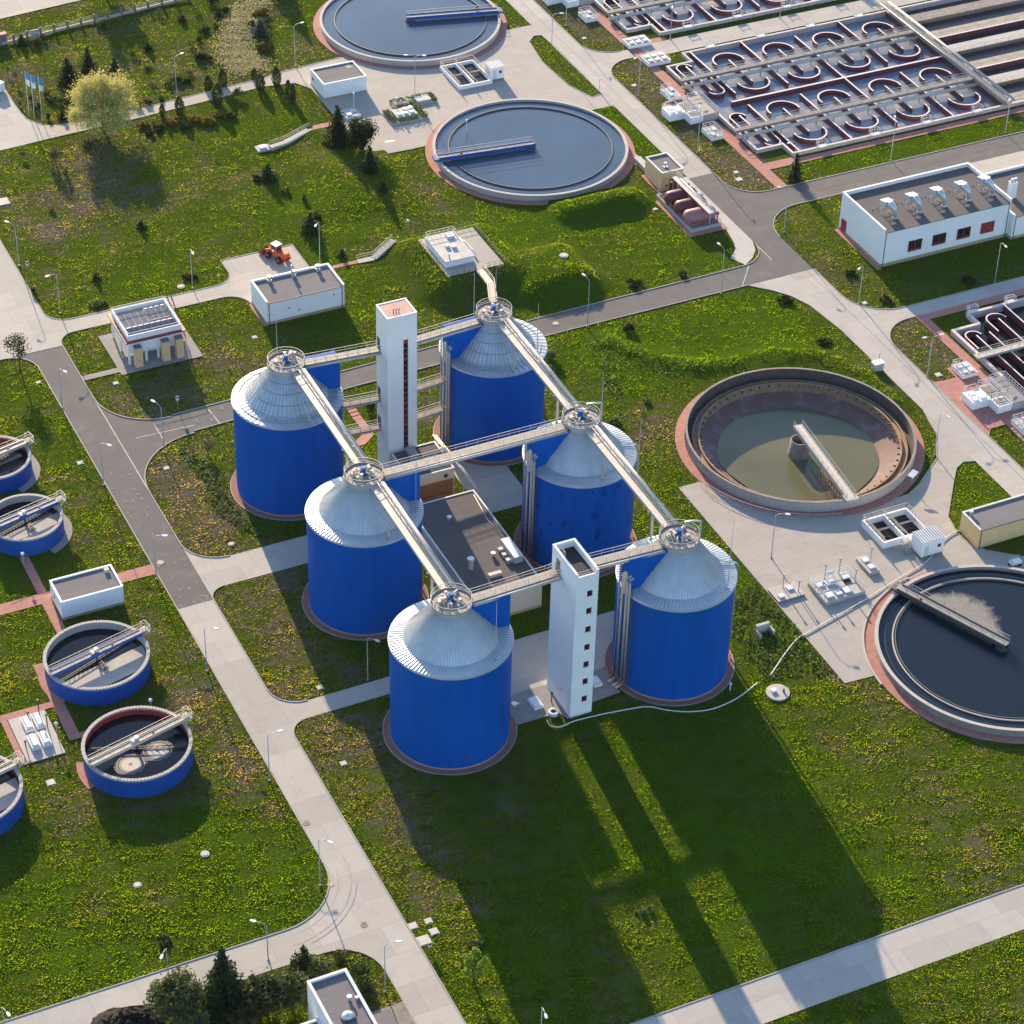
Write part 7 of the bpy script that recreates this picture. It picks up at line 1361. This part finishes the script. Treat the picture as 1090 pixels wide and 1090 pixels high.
SH = [('round_bush', 253.2, 104, 2.3, 1.3, 'thuja', 'round clipped bush below the path among the columns'), ('round_bush', 147.3, 115, 1.3, 1.1, 'bushdark', 'round clipped bush nearest the yellow-green tree on the path edge'), ('round_bush', 158.3, 111, 1.2, 1.0, 'bushdark', 'round clipped bush in the middle of the three on the path edge'), ('round_bush', 172, 107, .8, .8, 'bushdark', 'smallest round bush of the three on the path edge'),
      ('juniper', 279.4, 15, 1.1, 2.3, 'golden', 'spreading golden juniper at the top beside the straw bank'), ('juniper', 280.4, 51, 1.3, 2.5, 'golden', 'spreading golden juniper below the blue spruce'), ('bush', 274, 17, .8, 1.2, 'bushdark', 'dark green bush under the upper golden juniper'), ('bush', 281, 57.5, .8, 1.0, 'bushdark', 'dark green bush under the lower golden juniper'), ('bush', 269.4, 28, 1.2, 1.2, 'bushdark', 'round dark bush on the straw side of the blue spruce'), ('bush', 283, 26, 1.1, 1.1, 'bushdark', 'round dark bush on the tank side of the blue spruce'),
      ('juniper', 155, 134, .9, 2.2, 'golden', 'golden juniper first in the bed beside the yellow-green tree'), ('juniper', 170, 138, .9, 2.1, 'bushdark', 'dark juniper low in the bed beside the yellow-green tree'), ('juniper', 184, 131, 1.0, 2.2, 'golden', 'golden juniper mid bed below the loose column'), ('juniper', 208, 129, 1.1, 2.2, 'golden', 'bright golden juniper past the loose column'), ('juniper', 221, 131, 1.1, 2.2, 'golden', 'bright golden juniper below the broad column'), ('juniper', 233, 125, 1.1, 2.0, 'golden', 'golden juniper behind the broad column shadow'), ('juniper', 245, 125, .9, 1.8, 'bushdark', 'dark juniper ending the bed'), ('juniper', 197, 137, .8, 1.8, 'bushdark', 'dark juniper at the lower edge mid bed'), ('juniper', 160, 143, .8, 1.7, 'bushdark', 'dark juniper at the lowest end of the bed'),
      ('bush', 217, 34, 1.4, 1.7, 'bushdark', 'dark low bush cluster near the straw bank'), ('bush', 230, 30, .9, .7, 'bushdark', 'small dark bush next to the straw bank edge'), ('bush', 212.5, 45, 1.2, .8, 'bushdark', 'small upright dark bush mid lawn'), ('bush', 213.4, 63, 1.3, 1.9, 'bushdark', 'wide dark bush cluster above the clipped columns'), ('bush', 223.5, 64, 1.1, .9, 'bushdark', 'small bush beside the wide cluster above the columns'), ('bush', 203.3, 50, 1.5, .9, 'bare', 'sparse twiggy shrub in the upper lawn'), ('bush', 201.5, 79, 1.2, .7, 'bare', 'thin twiggy sapling above the path lamp'), ('bush', 179.4, 92, 1.0, 1.0, 'bushdark', 'small bush before the path lamp'), ('bush', 188.6, 88, 1.2, 1.5, 'bushdark', 'bush cluster beside the path lamp base'), ('bush', 198.7, 87.5, 1.0, 1.1, 'bushdark', 'small bush past the path lamp'),
      ('bush', 239, 13, 1.2, 1.4, 'bushdark', 'dark bush near the top of the straw bank'), ('bush', 232, 18, 1.0, 1.0, 'bushdark', 'small dark bush below the one at the straw top'), ('bush', 208.8, 13, 1.6, .9, 'bare', 'sparse shrub near the fence corner'), ('bush', 169.4, 16, 1.7, .9, 'bare', 'sparse sapling close to the fence'), ('bush', 228, 4, 3, 2.2, 'bushdark', 'large dark bush at the top edge before the straw bank'), ('bush', 38.5, 47.5, 2.0, 1.1, 'bushdark', 'dark bush under the notice board'), ('bush', 46.8, 43, 1.6, .5, 'bare', 'thin dark sapling beside the notice board'), ('bush', 112, 30, 1.7, 1.0, 'bushdark', 'round dark bush in the fence shadow'),
      ('bush', 50.2, 101.5, 1.2, .8, 'bushdark', 'first small bush of the arc by the flagpoles'), ('bush', 52.6, 107, 1.2, .8, 'bushdark', 'second small bush of the arc by the flagpoles'), ('bush', 57.3, 109.5, 1.3, .9, 'bushdark', 'third small bush of the arc by the flagpoles'), ('bush', 64.7, 110, 1.2, .9, 'bushdark', 'fourth small bush of the arc by the flagpoles'), ('bush', 71, 107, 1.1, .8, 'bushdark', 'last small bush of the arc touching the yellow-green crown'), ('bush', 33.5, 108, 1.4, .5, 'bushdark', 'thin dark sapling between two flagpoles'), ('bush', 38, 119, 1.2, .5, 'bushdark', 'thin dark sapling at the flagpole feet'), ('bush', 51.5, 127, 1.4, .5, 'bushdark', 'thin dark sapling beside the last flagpole'), ('bush', 41, 114.5, 1.0, .5, 'bushdark', 'tiny sapling behind the flagpoles'), ('bush', 21, 113, 1.5, .4, 'bare', 'thin sapling near the curb by the van'),
      ('young_tree', 17.3, 88, 2.6, .8, 'bare', 'small bare tree beyond the van'), ('young_tree', 7.5, 79, 2.2, .6, 'bare', 'smaller bare tree close to the picture edge by the van'), ('young_tree', 159.3, 82, 2.6, 1.0, 'bushdark', 'little round-headed tree above the path bushes'), ('young_tree', 60, 178, 4.6, 1.9, 'bare', 'twiggy grey tree beside the broad tree shadow'), ('young_tree', 92, 168, 4.0, 2.2, 'bare', 'sparse dark shrub tree under the yellow-green tree'), ('young_tree', 222, 484, 3.4, 1.3, 'bare', 'thin bare sapling beside the grid-roofed silo'), ('young_tree', 25, 168, 1.5, .6, 'bare', 'tiny sapling in the lawn near the pale pad'),
      ('bush', 272.6, 191, .9, 1.2, 'bushdark', 'low dark bush beside the young spruce on the open lawn'), ('bush', 304.7, 206, .9, 1.2, 'bushdark', 'low bush below the young spruce on the open lawn'), ('bush', 337, 232, 1.0, 1.2, 'bushdark', 'low bush behind the young spruce near the loader'), ('bush', 324, 214, 1.3, .6, 'bushdark', 'tiny upright bush in the lawn above the loader'), ('bush', 203, 296, .7, 1.8, 'bushdark', 'flat dark bush ring at the lamp behind the pavilion'), ('bush', 102.7, 325, 1.0, 1.5, 'shrub', 'green bush beside the path to the pavilion'), ('bush', 110, 323, .8, .9, 'shrub', 'smaller green bush next to the one by the pavilion path'), ('bush', 36, 312, 1.2, .7, 'bushdark', 'small dark bush at the parking lawn edge'), ('bush', 55, 225, .9, .8, 'bare', 'small dry bush in the upper lawn'),
      ('bush', 676, 304, .8, 2.2, 'bushdark', 'flat dark bush near the asphalt verge by the dark bank'), ('bush', 725, 294, .8, 1.9, 'bushdark', 'flat dark bush near the asphalt verge further on'), ('bush', 668.4, 353, 1.2, 1.6, 'bushdark', 'dark bush alone on the lawn across from the dark bank'), ('bush', 835.7, 321, .9, 2.0, 'bushdark', 'dark bush on the bright lawn nearest the concrete junction'), ('bush', 876.8, 365, .9, 1.8, 'bushdark', 'dark bush on the bright lawn above the drained basin'), ('bush', 905, 293, .8, 1.7, 'bushdark', 'dark bush on the lawn beside the hall corner'), ('bush', 941, 320, .8, 1.6, 'bushdark', 'dark bush at the tip of the hall shadow'), ('bush', 1028, 301, .9, 2.4, 'bushdark', 'dark bush lost in the hall shadow'),
      ('bush', 586, 382, 2.0, 1.5, 'shrub', 'leafy green bush against the gangway silo'), ('bush', 584, 396, 1.3, 1.3, 'shrub', 'low leafy bush at the foot of the gangway silo'), ('bush', 395, 437, 2.6, 1.7, 'bushdark', 'grey-green bush between the short footbridges'), ('bush', 655, 450, .9, 1.4, 'shrub', 'leafy weed clump behind the stained silo'), ('bush', 690, 428, .7, 1.2, 'shrub', 'leafy weed clump on the low ridge'), ('bush', 174, 1001, .7, 1.7, 'shrub', 'leafy weed clump in the bottom lawn'), ('bush', 507, 1006, .8, 1.6, 'shrub', 'leafy weed clump beside the silo shadow edge'), ('bush', 686, 970, .7, 1.5, 'shrub', 'leafy weed clump in the sunny strip of the dark lawn')]
for nm, u, v, h, r, m_, l in SH:
    p = G(u, v); y_ = nm == 'young_tree'
    blob(nm, l, p.x, p.y, h, r, r * (.8 if r > 1.4 else 1), m_, {'juniper': 'junipers in the upper lawns', 'bush': 'small bushes on the lawns', 'round_bush': 'round clipped bushes', 'young_tree': 'young trees'}[nm], 'tree' if y_ else 'shrub', int((260 if m_ == 'bare' else 330) * max(.6, r * r * .8)), .10 if m_ == 'bare' else .13, h * .25 if y_ else 0, .06 if y_ else 0, lobes=int(6 + 5 * r), hollow=.25)
# weed belts: leafy ground cover too dense to count
def weeds(name, label, poly, n, hmax, mat, leaf):
    q = np.array(poly); pts = []
    while len(pts) < n:
        x = rng.uniform(q[:, 0].min(), q[:, 0].max(), 400); y = rng.uniform(q[:, 1].min(), q[:, 1].max(), 400); k = inside(poly, x, y) & (rng.random(400) < .35 + .65 * (np.sin(x * 1.9 + np.sin(y * 1.3)) * np.sin(y * 1.7) > 0))
        jit = rng.normal(size=(2, 400)) * (1.1 if mat == 'straw' else .3); x = x + jit[0]; y = y + jit[1]; k &= look(OPEN, x, y); pts += [(a, b, hz(a, b) + rng.uniform(.02, hmax)) for a, b in zip(x[k], y[k])]
    o_ = leafmesh(name, quads(pts[:n], leaf, 0), mat, None); tag(o_, label, None, None, 'stuff')
weeds('weeds', 'leafy weeds along the foot of the grid-roofed silo', [(-12, 81), (-9.6, 74), (-9.8, 62), (-9.2, 55.5), (-7.8, 51), (-11, 55), (-13, 62), (-11.5, 70), (-13, 77)], 1500, .35, 'shrub', .15)
weeds('weeds', 'tall weeds along the low ridge beside the drained basin', [(66, 79), (70, 71), (76, 65.5), (84, 63.8), (84, 61), (76, 62.5), (69, 66), (63, 72), (61, 62), (58, 60), (60, 74), (62, 80)], 700, .3, 'shrub', .15)
weeds('straw', 'pale dry straw lying on the bank beside the golden junipers', [(56.4, 226), (50, 223), (46.2, 217), (42.6, 209), (39.6, 202), (40.6, 194.4), (46, 195.2), (48.5, 197), (47.5, 203), (50, 211), (55, 219), (61, 225)], 7500, .2, 'straw', .15)
weeds('weeds', 'tall weeds on the bank by the slab yard', [(50, 8), (56.3, 12), (56.3, -12), (46, -9), (47, 2)], 1500, .4, 'shrub', .16)

# ------------------------------------------------------------------ light
EL, AZ = R(18.0), R(83.6)                       # sun: height, direction it stands in (from site x towards y)
sd = Vector((math.cos(EL) * math.cos(AZ), math.cos(EL) * math.sin(AZ), math.sin(EL)))
s = bpy.data.lights.new('sun', 'SUN'); so = bpy.data.objects.new('sun', s); COL.objects.link(so); s.energy = 4.4; s.angle = R(.53); s.color = (1, .79, .52); so.rotation_euler = (-sd).to_track_quat('-Z', 'Y').to_euler(); so.location = (0, 0, 300)
w = bpy.data.worlds.new('World'); sc.world = w; w.use_nodes = True; nt = w.node_tree; bg = nt.nodes['Background']; sk_ = nt.nodes.new('ShaderNodeTexSky'); sk_.sky_type = 'NISHITA'; sk_.sun_disc = False
sk_.sun_elevation = EL; sk_.sun_rotation = R(90) - AZ; sk_.altitude = 100; sk_.air_density = 1.0; sk_.dust_density = .7; sk_.ozone_density = 2.5
nt.links.new(sk_.outputs[0], bg.inputs[0]); bg.inputs[1].default_value = .13
sc.view_settings.view_transform = 'Standard'; sc.view_settings.look = 'None'; sc.view_settings.exposure = 1.35; sc.view_settings.gamma = 1

# air: a thin even haze over the whole site
hm = bpy.data.materials.new('haze'); hm.use_nodes = True; hn = hm.node_tree; hn.nodes.clear(); ho = hn.nodes.new('ShaderNodeOutputMaterial'); hv = hn.nodes.new('ShaderNodeVolumePrincipled')
hv.inputs['Color'].default_value = (.80, .88, 1, 1); hv.inputs['Density'].default_value = .00001; hv.inputs['Anisotropy'].default_value = .25; hn.links.new(hv.outputs[0], ho.inputs['Volume'])
M['haze'] = hm; tag(MB().box(-2600, 2600, -2600, 2600, -6, 262).build('haze', 'haze'), 'thin pale haze in the air over the plant', None, None, 'stuff')
